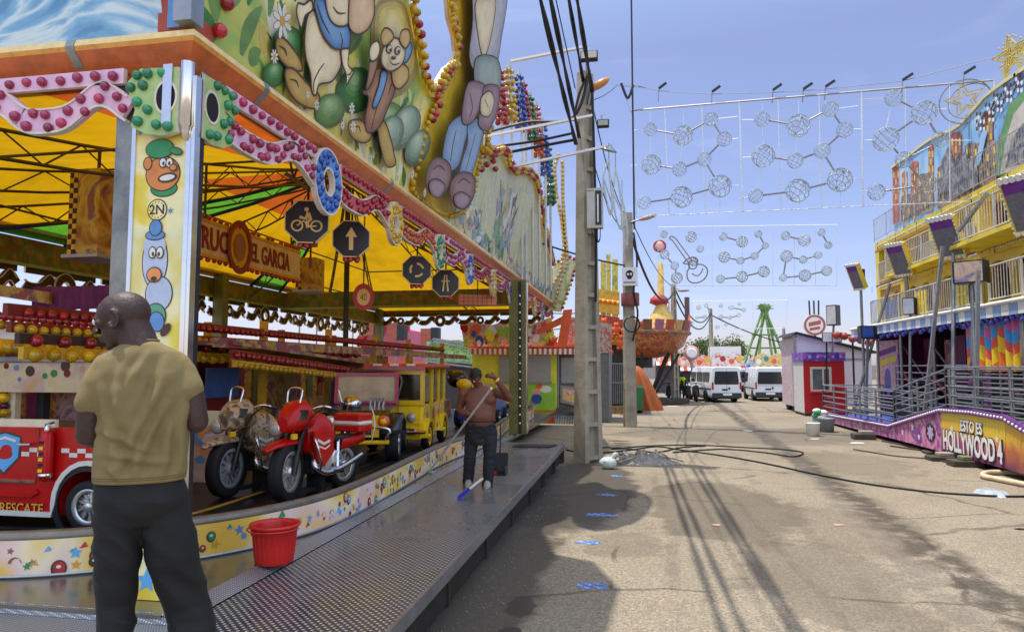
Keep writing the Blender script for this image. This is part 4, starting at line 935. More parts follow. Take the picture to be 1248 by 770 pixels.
# front parapet (blue wave painting) and corner block
wavep = mural('mural_wave', [(.2,'6d7a80'),(.36,'5e93bd'),(.45,'86b4d4'),(.55,'cfdde0'),(.63,'7fb0d0'),(.8,'4f7f9e')], .9, 3.2, 6, stretch=(.8,1,1.6))
frQ = Fr((RX0, RY0-.01, ZT), (1,0,0), V((0,-.15,1)))
b = MB(); b.plate([(0.05,0),(WF-.2,0),(WF-.25,.8),(WF-.9,1.9),(WF-2.2,2.5),(.05,2.2)], frQ, -.06, 0, wavep, whited)
for k in range(7): b.strip([(WF-2.3+.75*k*.2+.5*math.cos(a)*(1-.09*k), .55+.42*math.sin(a)*(1-.1*k)) for a in [.3*i for i in range(11)]], .018-.001*k, frQ, .002, .004+.0006*k, p_white if k % 2 else p_sea)
b.build('front_parapet', pav)
blockm = M('corner_block', 'a8432a', .5, var=.2); b = MB()
for i, (w_, h0, h1) in enumerate(((.22,0,.5),(.27,.5,1.0),(.2,1.0,1.7))): b.box((RX1-w_-.02, RY0-.03-.05*h0, ZT+h0), (RX1+.03+.05*h0, RY0+w_, ZT+h1), blockm)
b.box((RX1-.04, RY0-.14, ZT+.005), (RX1+.10, RY0+.0, ZT+1.7), steel); b.box((RX1-.15, RY0-.05, ZT+.01), (RX1-.05, RY0-.034, ZT+1.6), p_blue)
bo = b.build('corner_block', pav)
for x, y, z in ((-.3,-.1,.32),(-.3,-.12,.6),(-.32,-.12,.9),(.06,.25,.12),(.08,.3,.35),(.09,.22,.55),(.1,.3,.8)): caps(pav, bo, [V((RX1+x, RY0+y, ZT+z))], cap_red, .06)
# light plumes behind the parapet
for (px, t0, b0, c, y) in ((608,85,152,cap_red,16.6),(620,84,150,cap_yel,17.0),(632,92,158,cap_blu,17.4),(637,102,160,cap_red,17.9),(645,117,172,cap_tg,18.3),(653,130,192,cap_org,18.7),(661,150,215,cap_blu,19.2),(667,180,250,cap_tg,19.8)):
    b = MB(); t_, q = onY(px, t0, y), onY(px+4, b0, y); b.tube([t_+V((0,0,.1)), q, V((q.x, y, 4.2))], .035, whited, n=6)
    b.lathe([(.0,.22),(.06,.04),(.07,0)], t_, grey, n=8); o = b.build('light_plume', pav); n = int((t_-q).length/.15)
    for i in range(n):
        p = t_.lerp(q, (i+.5)/n); r_ = .07+.03*i/n
        for k in range(5): a = k*1.257+i*.5; caps(pav, o, [p+V((math.cos(a)*r_*1.3, math.sin(a)*r_*1.3, random.uniform(-.03,.03)))], c, r_*.75)
# ---- pillars
pan = mural('pillar_paint', [(.25,'d8b828'),(.42,'e2cc50'),(.52,'ece0a8'),(.6,'dcd8a8'),(.72,'deC030')], 2.2, .6, 3)
mir = M('mirror_strip', '8a8880', .22, metal=.6, var=.5, scale=4, bump=.5, bscale=5)
xa, xb, xc, xd = (onY(x, 440, RY0).x for x in (131, 157, 220, 229))
pil = MB(); z0, z1 = .45, ZB-.1
pil.box((xa, RY0+.012, z0), (xd, RY0+.10, z1), M('pillar_side','2c2c30',.35,metal=.5,var=.3)); o_p = pil.build('pillar', pav)
q = MB(); q.box((xa, RY0-.012, z0), (xb-.03, RY0+.01, z1), mir); q.box((xb-.03, RY0-.022, z0), (xb, RY0+.01, z1), chrome); q.box((xc, RY0-.022, z0), (xc+.035, RY0+.01, z1), chrome); q.box((xd-.02, RY0-.02, z0), (xd+.008, RY0+.04, z1), chrome); q.build('chrome_trim', o_p)
q = MB(); frp = Fr((0, RY0-.008, 0), (1,0,0), (0,0,1)); pp = lambda x, y: frp.uv(onY(x, y, RY0-.008))
q.box((xb, RY0-.008, z0), (xc, RY0+.01, z1), pan)
def qe2(x, y, rx, ry, m, rot=0., w=.003, ol=True):
    u, v = pp(x, y); k = 5.0/850
    if ol: q.ell(u, v, rx*k+.008, ry*k+.008, frp, w-.0012, p_dk, rot, 24)
    q.ell(u, v, rx*k, ry*k, frp, w, m, rot, 24)
face = pm_('paint_face','d0813e'); capg = pm_('paint_capgreen','2f8a55'); pgrey = pm_('paint_bluegrey','b3bcd0')
qe2(200,230,17,9,capg,0,.003); qe2(199,212,22,20,face,0,.006); qe2(181,200,5,7,face,0,.009); qe2(205,217,13,6,p_dk,.1,.009,False); qe2(205,217,10,3.5,p_white,.1,.011,False); qe2(196,182,18,11,capg,0,.012); qe2(216,185,8,3.5,capg,-.25,.014)
qe2(200,199,4,5,p_white,0,.014); qe2(208,199,4,5,p_white,0,.014); qe2(201,200,1.6,2.4,p_dk,0,.016,False); qe2(208,200,1.6,2.4,p_dk,0,.016,False); qe2(213,205,4,3.4,face,0,.017)
u, v = pp(192,256); q.ell(u, v, .078, .078, frp, .003, p_dk, n=28); q.ell(u, v, .070, .070, frp, .0045, pan, n=28); q.text('2N', frp, u, v-.03, .095, .006, .006, p_dk, bold=.02)
for i in range(14):
    a = 2*math.pi*i/14; q.ell(u+.056*math.cos(a), v+.056*math.sin(a), .005, .005, frp, .006, p_dk, n=6)
q.flat(starp(*pp(208,257), .03, .3, 6), frp, .004, p_blue); q.flat(starp(*pp(171,162), .03, .3, 6), frp, .004, p_blue)
qe2(189,318,16,32,pgrey,0,.003); qe2(194,358,17,20,pgrey,0,.005); qe2(189,300,15,14,pgrey,0,.007,False); qe2(190,287,12,5,p_blue,0,.010); qe2(191,278,7.5,9,p_blue,0,.012); qe2(187,308,4,6,p_white,0,.012); qe2(196,308,4,6,p_white,0,.012); qe2(188,310,1.6,2.6,p_dk,0,.014,False); qe2(195,310,1.6,2.6,p_dk,0,.014,False)
qe2(189,335,9,8,pm_('paint_orange','dd8f52'),0,.012); qe2(189,340,4,3,p_dk,0,.014,False); qe2(190,385,13,14,pm_('paint_teal','5a9a7a'),0,.008); qe2(192,392,9,11,p_blue,.3,.010); qe2(203,402,9,5,p_dk,.9,.012,False)
for x, y, m in ((172,470,p_blue),(200,500,p_brown),(190,540,pm_('paint_orange','dd8f52')),(175,590,p_blue),(200,600,capg),(167,655,capg)): q.flat(starp(*pp(x, y), .035), frp, .004, m)
q.flat(starp(*pp(179,707), .085), frp, .004, pm_('paint_skyblue','5aa6dc')); q.flat(starp(*pp(166,692), .03), frp, .004, capg); q.ell(*pp(172,650), .06, .1, frp, .003, pm_('paint_pinkwash','dcb8bc'))
q.build('painted_panel', o_p)
fp = onZ(632, 528, .45)
pil2 = MB(); c = V((fp.x, fp.y, 0)); pil2.box((c.x-.2, c.y-.16, .45), (c.x+.2, c.y+.16, ZB-.05), M('pillar_olive','6a6a34',.45,var=.35,scale=2.5))
pil2.box((c.x+.02, c.y-.175, .45), (c.x+.1, c.y-.163, ZB-.1), dsteel); pil2.box((c.x+.203, c.y-.1, .45), (c.x+.215, c.y+.1, ZB-.1), chrome)
for i in range(16): z = .7+.2*i; pil2.sphere((c.x+.06, c.y-.18, z), .03, chrome, n=8, k=5, sc=(1,.4,1))
pil2.build('pillar', pav)
for x, y in ((RX0+.2, RY0+.2), (RX0+.2, RY1-.3), (RX0+.2, 14.4)):
    p_ = MB(); p_.box((x-.12, y-.12, .1), (x+.12, y+.12, ZB), M('pillar_olive')); p_.build('pillar', pav)
# ================================================================== walkway, deck, kerb, track floor
def plate_mat(name, col, sc, rough, bumpd, rot=.78):
    m, nt, b = newmat(name); L = nt.links.new
    tc = N(nt, 'ShaderNodeTexCoord'); mp = N(nt, 'ShaderNodeMapping'); mp.inputs['Rotation'].default_value = (0,0,rot); L(tc.outputs['Object'], mp.inputs[0])
    vo = N(nt, 'ShaderNodeTexVoronoi', voronoi_dimensions='2D'); vo.inputs['Scale'].default_value = sc; vo.inputs['Randomness'].default_value = 0; L(mp.outputs[0], vo.inputs['Vector'])
    mr = N(nt, 'ShaderNodeMapRange', interpolation_type='SMOOTHSTEP'); mr.inputs['From Min'].default_value = .18; mr.inputs['From Max'].default_value = .36; mr.inputs['To Min'].default_value = 1; mr.inputs['To Max'].default_value = 0
    L(vo.outputs['Distance'], mr.inputs['Value'])
    nz = N(nt, 'ShaderNodeTexNoise'); nz.inputs['Scale'].default_value = 1.1; nz.inputs['Detail'].default_value = 7; nz.inputs['Distortion'].default_value = .7; L(tc.outputs['Object'], nz.inputs['Vector'])
    c = lin(col); rp = ramp(nt, [(.3, tuple(x*.45 for x in c)), (.5, tuple(x*.8 for x in c)), (.7, c)]); L(nz.outputs['Fac'], rp.inputs[0])
    mx = N(nt, 'ShaderNodeMix', data_type='RGBA'); mx.inputs[7].default_value = (.6,.6,.61,1); L(mr.outputs[0], mx.inputs[0]); L(rp.outputs[0], mx.inputs[6]); L(mx.outputs[2], b.inputs['Base Color'])
    b.inputs['Metallic'].default_value = .45
    r2 = N(nt, 'ShaderNodeMapRange'); r2.inputs['From Min'].default_value = .35; r2.inputs['From Max'].default_value = .65; r2.inputs['To Min'].default_value = rough-.1; r2.inputs['To Max'].default_value = rough+.18; L(nz.outputs['Fac'], r2.inputs['Value']); L(r2.outputs[0], b.inputs['Roughness'])
    bp = N(nt, 'ShaderNodeBump'); bp.inputs['Strength'].default_value = 1; bp.inputs['Distance'].default_value = bumpd; L(mr.outputs[0], bp.inputs['Height']); L(bp.outputs[0], b.inputs['Normal'])
    return m
checker = plate_mat('wet_tread_plate', '5f6163', 24, .19, .008)
treadf = plate_mat('fine_tread_plate', '8e9092', 46, .35, .004, .2)
sheet = M('wet_deck_sheet', '8f8a80', .2, metal=.8, var=.45, scale=1.6, bump=.04, bscale=9)
rust = M('rusty_frame', '3a2b20', .8, var=.35)
t = thing('metal_walkway', 'long wet tread-plate walkway along the ride, where the shirtless man stands', 'walkway', (-2.2, 9, 0))
b = MB(); b.boxf((-2.82, 2.5, .36), (1.28,0,0), (-.07,12.45,0), (0,0,.04), checker); b.build('tread_plate', t)
b = MB(); b.boxf((-1.54, 2.5, .30), (.03,0,0), (-.07,12.45,0), (0,0,.105), steel); b.boxf((-2.89, 14.94, .28), (1.29,0,0), (0,.03,0), (0,0,.12), steel); b.build('edge_trim', t)
b = MB()
for i in range(9): y = 2.8+1.5*i; b.box((-2.8, y, .02), (-1.6, y+.06, .355), rust); b.box((-1.78, y-.05, .0), (-1.64, y+.11, .05), rust)
b.boxf((-1.68, 2.55, .2), (.05,0,0), (-.07,12.3,0), (0,0,.10), rust); b.build('support_frame', t)
b = MB(); b.boxf((-1.62, 2.52, .03), (.02,0,0), (-.07,12.4,0), (0,0,.262), M('gap_shade_board','2a231d',.85,var=.5,scale=4)); b.build('gap_shade_board', t)  # dark board put in for the shade of the open gap beneath
b = MB(); y = 14.55; b.boxf((-2.55, 14.0, .407), (.75,0,0), (.1,.45,0), (0,0,.02), dsteel)
solo('metal_plate', b, 'dark loose metal plate lying at the far end of the wet walkway', 'plate')
t = thing('metal_walkway', 'front tread-plate walkway under the man in the khaki T-shirt', 'walkway', (-5.5, 3.2, 0))
b = MB(); b.box((-9.6, 2.3, .355), (-2.824, 4.02, .398), treadf); b.boxf((-2.82, 1.2, .352), (1.28,0,0), (0,1.295,0), (0,0,.046), checker); b.build('tread_plate', t)
b = MB(); b.box((-9.6, 2.27, .28), (-2.86, 2.298, .402), steel); b.box((-2.85, 1.17, .28), (-1.5, 1.198, .402), steel); b.build('edge_trim', t)
b = MB()
for i in range(5): b.box((-9.2+1.4*i, 2.5, .02), (-9.14+1.4*i, 3.9, .35), rust)
b.box((-2.7, 1.4, .02), (-1.7, 1.46, .35), rust); b.build('support_frame', t)
# deck with the sloping rim, black track floor, painted kerb
KP = smoothpath([(-9.2,4.45,0),(-7.4,4.36,0),(-5.6,4.4,0),(-4.7,4.55,0),(-4.15,4.8,0),(-3.62,5.25,0),(-3.25,5.85,0),(-3.06,6.6,0),(-3.05,7.8,0),(-3.14,9.5,0),(-3.2,11.2,0),(-3.08,13.2,0),(-3.12,15.2,0),(-3.3,17.2,0),(-3.25,20,0),(-3.6,23,0),(-5,24.2,0)], 6)
t = thing('ride_deck', 'ride floor with black track, bare sheet-metal rim and a low kerb painted with cartoon shapes', 'ride floor', (-6.3, 14.4, 0))
b = MB(); b.box((-9.55, 4.045, .3), (-2.99, 24.5, .446), sheet); b.build('deck_sheet', t)
b = MB(); b.add([(-2.845,4.05,.402),(-2.90,14.94,.402),(-2.90,16.9,.402),(-2.845,16.9,.402),(-2.99,4.05,.448),(-2.99,16.9,.448)], [(0,1,5,4),(1,2,5)], treadf)
b.add([(-9.5,4.02,.40),(-2.845,4.02,.40),(-2.99,4.08,.449),(-9.5,4.08,.449)], [(0,1,2,3)], treadf); b.build('sloping_rim', t)
tr = M('track_black', '17171a', .38, var=.35, scale=2.5, bump=.1); yl = M('track_yellow', 'b8962a', .55, var=.35)
b = MB(); pts = [(p.x-.03, p.y+.03) for p in KP]; pts = [(-9.4, 24.2), (-9.4, 4.6)]+pts; b.plate(pts, Fr((0,0,0),(1,0,0),(0,1,0)), .447, .52, tr)
off = lambda d: [(p.x-d*.75, p.y+.02+d*.9*max(0, min(1, (6.5-p.y)/2))) for p in KP[2:-14]]
F0 = Fr((0,0,0),(1,0,0),(0,1,0))
for d in (.45, 1.9): b.strip(off(d), .035, F0, .521, .524, yl)
for d in (.9, 1.25): b.strip(off(d), .03, F0, .521, .53, dsteel)
b.build('track_floor', t)
kerbm = mural('kerb_paint', [(.3,'e0b23c'),(.47,'e8c25a'),(.53,'ecd8b0'),(.57,'e2c4c0'),(.63,'e4b43c')], .75, .5, 2)
b = MB(); wall = [(p, p+V((.0,0,.27))) for p in KP]
def nrm2(i):
    d = KP[min(i+1, len(KP)-1)]-KP[max(i-1, 0)]; return V((d.y, -d.x, 0)).normalized()
inn = []; o_ = []
for i, p in enumerate(KP):
    n_ = nrm2(i); o_.append(p+n_*.045); inn.append(p-n_*.045)
for i in range(len(KP)-1):
    a, c = o_[i], o_[i+1]; d, e = inn[i], inn[i+1]; zz = lambda q, z: V((q.x, q.y, z))
    b.add([zz(a,.448), zz(c,.448), zz(c,.72), zz(a,.72)], [(0,1,2,3)], kerbm); b.add([zz(e,.448), zz(d,.448), zz(d,.72), zz(e,.72)], [(0,1,2,3)], tr)
kpm = b
b = MB()
b.tube([V((p.x, p.y, .735)) for p in KP], .05, M('kerb_rail','7c7468',.4,metal=.5,var=.3), n=8); b.tube([o_[i]+V((0,0,.46))+nrm2(i)*.008 for i in range(len(KP))], .012, steel, n=5); b.build('kerb_rail', t)
b = kpm; rnd = random.Random(4); cols = [pm_('paint_gold','d0a030'), p_blue, pm_('paint_red','b5322c'), p_dk, capg, pm_('paint_skyblue','5aa6dc'), p_brown, pm_('paint_orange','dd8f52')]
acc = 0
for i in range(3, len(KP)-10):
    a, c = o_[i], o_[i+1]; ln = (c-a).length
    acc += ln
    for k in range(max(1, int(ln/.045))):
        f_ = Fr(a.lerp(c, rnd.random())+V((0,0,.448)), c-a, (0,0,1)); v = rnd.uniform(.04, .24); m = rnd.choice(cols); r = rnd.uniform(.018, .048); s_ = rnd.random(); w_ = .003+.0015*rnd.random()
        if s_ < .3: b.flat(starp(0, v, r, .45, 5, rnd.uniform(0,6)), f_, w_, m)
        elif s_ < .55: b.ell(0, v, r*.8, r*.8, f_, w_, m, n=12)
        elif s_ < .7: b.flat([(-r, v-r*.7), (r, v-r*.3), (.2*r, v+r)], f_, w_, m)
        elif s_ < .88: b.ell(0, v, r*1.2, r*1.4, f_, w_, p_dk, n=14); b.ell(.003, v+.004, r*.9, r*1.1, f_, w_+.0015, m, n=14); b.ell(.0, v+r*.3, r*.4, r*.3, f_, w_+.003, p_white, n=8)
        else: b.flat([(r*math.cos(x_), v+r*math.sin(x_)) for x_ in [.35*j for j in range(10)]]+[(.25*r+.8*r*math.cos(x_), v+.8*r*math.sin(x_)) for x_ in [.35*j for j in range(9, -1, -1)]], f_, w_, m)
o = b.build('kerb_panel', t)
# ================================================================== centre island with its lamp boards
isl = thing('centre_island', 'scenery island inside the ride with painted boards and long rows of red and yellow lamps', 'ride scenery', (-6.6, 13.5, .45))
redw = M('island_red', '7a2018', .55, var=.3); yelw = M('island_yellow', 'c79a1e', .5, var=.3); purp = M('purple_cloth', '6f2a72', .7, var=.4, scale=8, bump=.5, bscale=14)
scen = mural('island_scenery', [(.2,'5a2418'),(.35,'8a5a1c'),(.48,'b89a40'),(.55,'6a4a60'),(.65,'9a3a24'),(.8,'3f5a3a')], 1.4, 2.4)
scen2 = mural('island_panel', [(.25,'c8b070'),(.45,'d9cfa8'),(.55,'c9b4b0'),(.7,'cfa648')], 1.8, 1.0)
b = MB(); b.box((-7.1, 8.0, .522), (-5.9, 21.5, 1.0), scen); b.build('plinth', isl)
for y in (8.2, 10.4, 12.8, 15.2, 17.6, 20.8):
    for x in (-7.0, -6.0): b = MB(); b.box((x-.05, y-.05, 1.0), (x+.05, y+.05, 2.75), yelw); b.build('post', isl)
def board(y0, y1, x, z, h, m, capm, name, dz=0., step=.14, r=.05, hang=True):
    b = MB(); b.boxf((x-.03, y0, z-h), (.06,0,0), (0, y1-y0, dz), (0,0,h), m); o = b.build(name, isl); n = int((y1-y0)/step)
    caps(isl, o, [V((x+.05, y0+(i+.5)*step, z-h*.5-.02+dz*(i+.5)/n)) for i in range(n)], capm, r)
board(5.7, 20.9, -6.0, 2.62, .12, redw, cap_red, 'lamp_board'); board(5.7, 20.9, -5.95, 2.44, .1, redw, cap_yel, 'lamp_board'); board(5.7, 14.0, -5.85, 2.33, .1, drk, cap_red, 'lamp_board', step=.34, r=.07); board(5.7, 12.0, -5.8, 2.2, .12, yelw, cap_yel, 'lamp_board', step=.22, r=.065)
board(8.3, 13.4, -5.25, 2.24, .1, redw, cap_red, 'lamp_board', -.3, .13); board(8.3, 13.4, -5.2, 2.10, .09, yelw, cap_yel, 'lamp_board', -.3, .13)
b = MB(); b.boxf((-6.5, 8.3, 2.30), (1.28,0,0), (0,6,-.3), (0,0,.05), scen); b.boxf((-5.32, 8.0, 2.26), (.05,0,0), (0,13,0), (0,0,.12), scen); b.build('awning', isl)
# scenery boards beyond (dark silhouettes between the posts)
b = MB()
for y, w_, h_, m in ((9.3,.9,1.2,redw),(11.4,1.1,1.4,scen),(14,1.4,1.1,purp),(16.4,1.0,1.3,scen),(19,1.6,1.1,redw)): b = MB(); b.box((-6.55, y, 1.0), (-6.48, y+w_, 1.0+h_), m); b.build('scenery_board', isl)
b = MB()
b.box((-6.35, 9.4, 1.55), (-6.3, 10.2, 2.0), M('blue_panel','3b62a8',.5,var=.3)); b.build('scenery_board', isl); b = MB(); b.box((-6.3, 13.0, 1.7), (-6.24, 13.8, 2.35), redw); b.ell(0, 0, .22, .3, Fr((-6.23,13.4,2.0),(0,1,0),(0,0,1)), 0, yelw); b.build('scenery_board', isl)
b = MB(); b.box((-9.3, 4.8, .53), (-9.22, 23.5, 2.42), scen); b.build('back_board', isl)
for k_ in range(26): b = MB(); y = 5+.7*k_; b.box((-9.215, y, 1.2), (-9.2, y+.34, 2.0), [redw, yelw, purp, M('board_green','3f5a2a',.5,var=.4)][k_ % 4]); b.build('board_panel', isl)
# near end, seen through the left opening
yN = 7.0; X_ = lambda px, py=440: onY(px, py, yN).x; Zz = lambda py, px=60: onY(px, py, yN).z
b = MB(); b.boxf((X_(-60), yN, Zz(478)), (X_(112)-X_(-60),0,0), (0,.06,0), (0,0,Zz(442)-Zz(478)), scen2)
f_ = Fr((0, yN-.001, 0),(1,0,0),(0,0,1))
for px, py, r, m in ((37,452,7,p_dk),(38,452,5,p_brown),(80,446,7,p_dk),(81,446,5,capg),(82,455,5,redw),(20,448,4,p_blue),(55,458,4,capg),(66,455,5,capg),(24,462,3,p_blue),(100,450,4,p_pink),(8,446,4,redw)):
    u, v = f_.uv(onY(px, py, yN)); b.ell(u, v, r*.0088, r*.0088, f_, .003+r*.0003, m, n=14)
b.build('motif_fascia', isl)
b = MB(); b.boxf((X_(-60), yN-.03, Zz(441)), (X_(113)-X_(-60),0,0), (0,.1,0), (0,0,.06), steel); b.build('fascia_rail', isl)
b = MB(); b.boxf((X_(-4), yN+.1, Zz(525)), (X_(12)-X_(-4),0,0), (0,.08,0), (0,0,Zz(458)-Zz(525)), M('cream_post','d9d0b0',.5)); cp = b.build('lamp_post', isl)
caps(isl, cp, [onY(5, y_, yN+.06) for y_ in (466, 485, 503)], cap_yel, .06); caps(isl, cp, [onY(5, y_, yN+.06) for y_ in (475, 494)], M('cap_dark','402030',.2), .05)
b = MB(); b.boxf((X_(28), yN+.5, Zz(528)), (X_(64)-X_(28),0,0), (0,.05,0), (0,0,Zz(458)-Zz(528)), mural('marble_red', [(.3,'6a3a3a'),(.5,'9a7a78'),(.6,'55302e'),(.8,'b09090')], 3, 2)); b.boxf((X_(66), yN+.8, Zz(520)), (X_(100)-X_(66),0,0), (0,.05,0), (0,0,Zz(462)-Zz(520)), yelw); b.boxf((X_(16), yN+.35, Zz(528)), (.1,0,0), (0,.1,0), (0,0,.7), dsteel); b.build('scenery_board', isl)
cur = MB(); P = []
for i in range(41): P.append((X_(-70)+(X_(58)-X_(-70))*i/40, yN+1.2+.04*math.sin(i*1.9)))
zt, zb = onY(30, 350, yN+1.2).z, onY(30, 380, yN+1.2).z
cur.add([(x, y, zt) for x, y in P]+[(x, y, zb+.03*math.sin(i)) for i, (x, y) in enumerate(P)], [(i, 41+i, 42+i, i+1) for i in range(40)], purp, True); cur.build('purple_curtain', isl)
b = MB(); a0 = onY(-60, 338, yN+1.1); a1 = onY(60, 356, yN+1.1); b.boxf(a0, (a1.x-a0.x,0,a1.z-a0.z-.0), (0,.05,0), (0,0,-.16), scen); b.build('scenery_board', isl)
for k, (pts, cm, st) in enumerate(((((-40,380),(122,393)), cap_red, 17),(((-40,390),(122,404)), cap_yel, 15))):
    a, c = onY(*pts[0], yN+.3), onY(*pts[1], yN+.3); b = MB(); b.beam(a, c, .06, .05, redw); o = b.build('lamp_board', isl)
    caps(isl, o, [a.lerp(c, (i+.5)/st)+V((0,-.05,-.02)) for i in range(st)], cm, .06)
a, c = onY(-40, 412, yN+.1), onY(124, 424, yN+.1); b = MB(); b.beam(a, c, .05, .05, yelw); o = b.build('lamp_board', isl); caps(isl, o, [a.lerp(c, (i+.5)/13)+V((0,-.03,-.07)) for i in range(13)], cap_yel, .085)
# panel right of the man: white board with the orange and blue swirl
b = MB(); q0, q1 = onY(226, 500, 8.3), onY(262, 588, 8.3); b.box((q0.x-.1, 8.3, q1.z), (q1.x+.12, 8.34, q0.z), scen2); f_ = Fr((0,8.298,0),(1,0,0),(0,0,1))
S__ = lambda px, py: f_.uv(onY(px, py, 8.298))
b.strip([S__(*p) for p in [(262,520),(247,526),(240,540),(246,552),(258,545)]], .045, f_, .002, .004, pm_('paint_orange','dd8f52')); b.strip([S__(*p) for p in [(240,520),(238,535),(250,545)]], .04, f_, .005, .007, p_blue); b.ell(*S__(244,560), .07, .05, f_, .004, p_blue)
b.build('scenery_board', isl)
# ---- hanging sign of the ride
sg = thing('hanging_sign', 'long lettered sign board with a round emblem hanging under the yellow canopy', 'sign', (-6.2, 10.3, 3.5))
XS = -6.2; cA, cB = onX(236, 260, XS), onX(366, 318, XS); zlo = .5*(onX(245,315,XS).z+onX(365,340,XS).z)
frH = Fr((XS, cA.y, zlo), (0,1,0), (0,0,1)); Ls = cB.y-cA.y; Hs = .56
b = MB(); b.plate([(-.2,0),(Ls,0),(Ls,Hs),(-.2,Hs)], frH, -.06, 0, M('sign_cream','cdb98a',.5,var=.25)); b.plate([(-.2,0),(Ls,0),(Ls,.05),(-.2,.05)], frH, .0005, .012, yelw); b.plate([(-.2,Hs-.05),(Ls,Hs-.05),(Ls,Hs),(-.2,Hs)], frH, .0005, .012, yelw)
b.text('TRUC', frH, .42, .13, .46, .001, .014, redw, bold=.02, squash=.72); b.text('EL GARCIA', frH, 2.12, .13, .42, .001, .014, redw, bold=.02, squash=.62)
sb = b.build('sign_board', sg)
b = MB(); b.ell(1.12, Hs/2, .33, .42, frH, .03, yelw, n=24); b.annulus(1.12, Hs/2, .26, .34, frH, .031, .05, redw, sq=1.25); b.ell(1.12, Hs/2, .16, .22, frH, .045, p_brown); b.build('emblem', sg)
for i in range(22): caps(sg, sb, [frH.p(-.1+i*Ls/21, Hs+.03, 0), frH.p(-.1+i*Ls/21, -.03, 0)], cap_red, .04)
b = MB(); b.tube([frH.p(.3, Hs, -.03), frH.p(.3, Hs+1.0, -.03)], .02, dsteel, n=5); b.tube([frH.p(Ls-.3, Hs, -.03), frH.p(Ls-.3, Hs+.9, -.03)], .02, dsteel, n=5); b.build('hanger', sg)
for px, py, ht, lb in ((118,262,1.0,'hanging scenery box with a checkered edge, left of the painted pillar'),(378,335,.62,'hanging scenery box with a checkered edge, at the far end of the lettered sign')):
    c = onX(px, py, XS-.1); b = MB(); b.box((c.x-.2, c.y-.2, c.z-ht/2), (c.x+.2, c.y+.2, c.z+ht/2), scen); n = int(ht/.06)
    for i in range(n):
        for k in range(2): b.box((c.x-.19+.05*k, c.y-.206, c.z-ht/2+.06*i), (c.x-.14+.05*k, c.y-.2005, c.z-ht/2+.06*i+.055), black if (i+k) % 2 else yelw)
    b.box((c.x-.24, c.y-.24, c.z-ht/2-.04), (c.x+.24, c.y+.24, c.z-ht/2-.002), steel); b.tube([(c.x, c.y, c.z+ht/2), (c.x, c.y, 5.2)], .02, dsteel, n=5)
    solo('scenery_box', b, lb, 'ride decoration', 'hanging scenery boxes')
# ---- octagonal signs under the frieze
navy = M('sign_navy', '12131c', .4, var=.3); goldl = M('sign_gold', 'd8b878', .5, var=.15)
def octo(px, py, rpx, lab, draw):
    c = onX(px, py, -3.35); k = (c-CC).dot(CF)/850; r = rpx*k
    t = thing('octagon_sign', lab, 'sign', c, 'octagonal road signs hung under the ride frieze'); f_ = Fr(c, (.94,.34,0), (0,0,1))
    oc = lambda R: [(R*math.cos(math.pi/8+math.pi*i/4), R*math.sin(math.pi/8+math.pi*i/4)) for i in range(8)]
    b = MB(); b.plate(oc(r*1.06), f_, -.04, 0, goldl); b.flat(oc(r), f_, .002, navy); draw(b, f_, r); o = b.build('sign_face', t)
    b = MB(); b.tube([c+V((0,.02,r)), V((c.x, c.y+.02, ZB))], .014, dsteel, n=5); b.box(f_.p(-.1*1,-r*1.12,-.06), f_.p(-.1,-r*1.12,-.06)+V((.2,.06,.06)), redw); b.build('bracket', t)
    caps(t, o, [f_.p(x_*r, -r*1.13, .0) for x_ in (-.3, 0, .3)], cap_red, .03)
def d_bike(b, f, r):
    for s_ in (-1, 1): b.annulus(s_*.42*r, -.2*r, .2*r, .27*r, f, .002, .005, goldl, 20)
    b.strip([(-.42*r,-.2*r),(-.15*r,.02*r),(.12*r,-.22*r),(.42*r,-.2*r)], .03*r, f, .002, .006, goldl)
    b.strip([(-.32*r,.2*r),(-.05*r,.12*r),(.05*r,.42*r)], .07*r, f, .002, .005, goldl); b.strip([(.05*r,.4*r),(.16*r,.1*r),(0,-.05*r),(.06*r,-.28*r)], .08*r, f, .002, .0065, goldl); b.ell(-.02*r, .55*r, .1*r, .1*r, f, .005, goldl)
def d_arrow(b, f, r): b.flat([(-.11*r,-.6*r),(.11*r,-.6*r),(.11*r,.1*r),(.3*r,.1*r),(0,.62*r),(-.3*r,.1*r),(-.11*r,.1*r)], f, .005, goldl)
def d_round(b, f, r):
    for k in range(3):
        A = [k*2.094+.25+.13*i for i in range(11)]; b.flat([(.5*r*math.cos(a), .5*r*math.sin(a)) for a in A]+[(.36*r*math.cos(a), .36*r*math.sin(a)) for a in A[::-1]], f, .005, goldl)
def d_road(b, f, r):
    b.flat([(-.24*r,-.6*r),(-.12*r,-.6*r),(-.03*r,.6*r),(-.1*r,.6*r)], f, .005, goldl); b.flat([(.24*r,-.6*r),(.12*r,-.6*r),(.03*r,.6*r),(.1*r,.6*r)], f, .005, goldl); b.flat([(-.3*r,.1*r),(.3*r,.1*r),(.3*r,.17*r),(-.3*r,.17*r)], f, .006, goldl)
octo(374, 270, 27, 'dark octagonal sign with a gold cyclist, largest of the hanging road signs', d_bike)
octo(428, 291, 23, 'dark octagonal sign with a gold upward arrow', d_arrow)
octo(508, 329, 18, 'dark octagonal sign with three gold arcs in a ring', d_round)
octo(543, 345, 17, 'dark octagonal sign with a gold motorway symbol, smallest of the hanging road signs', d_road)
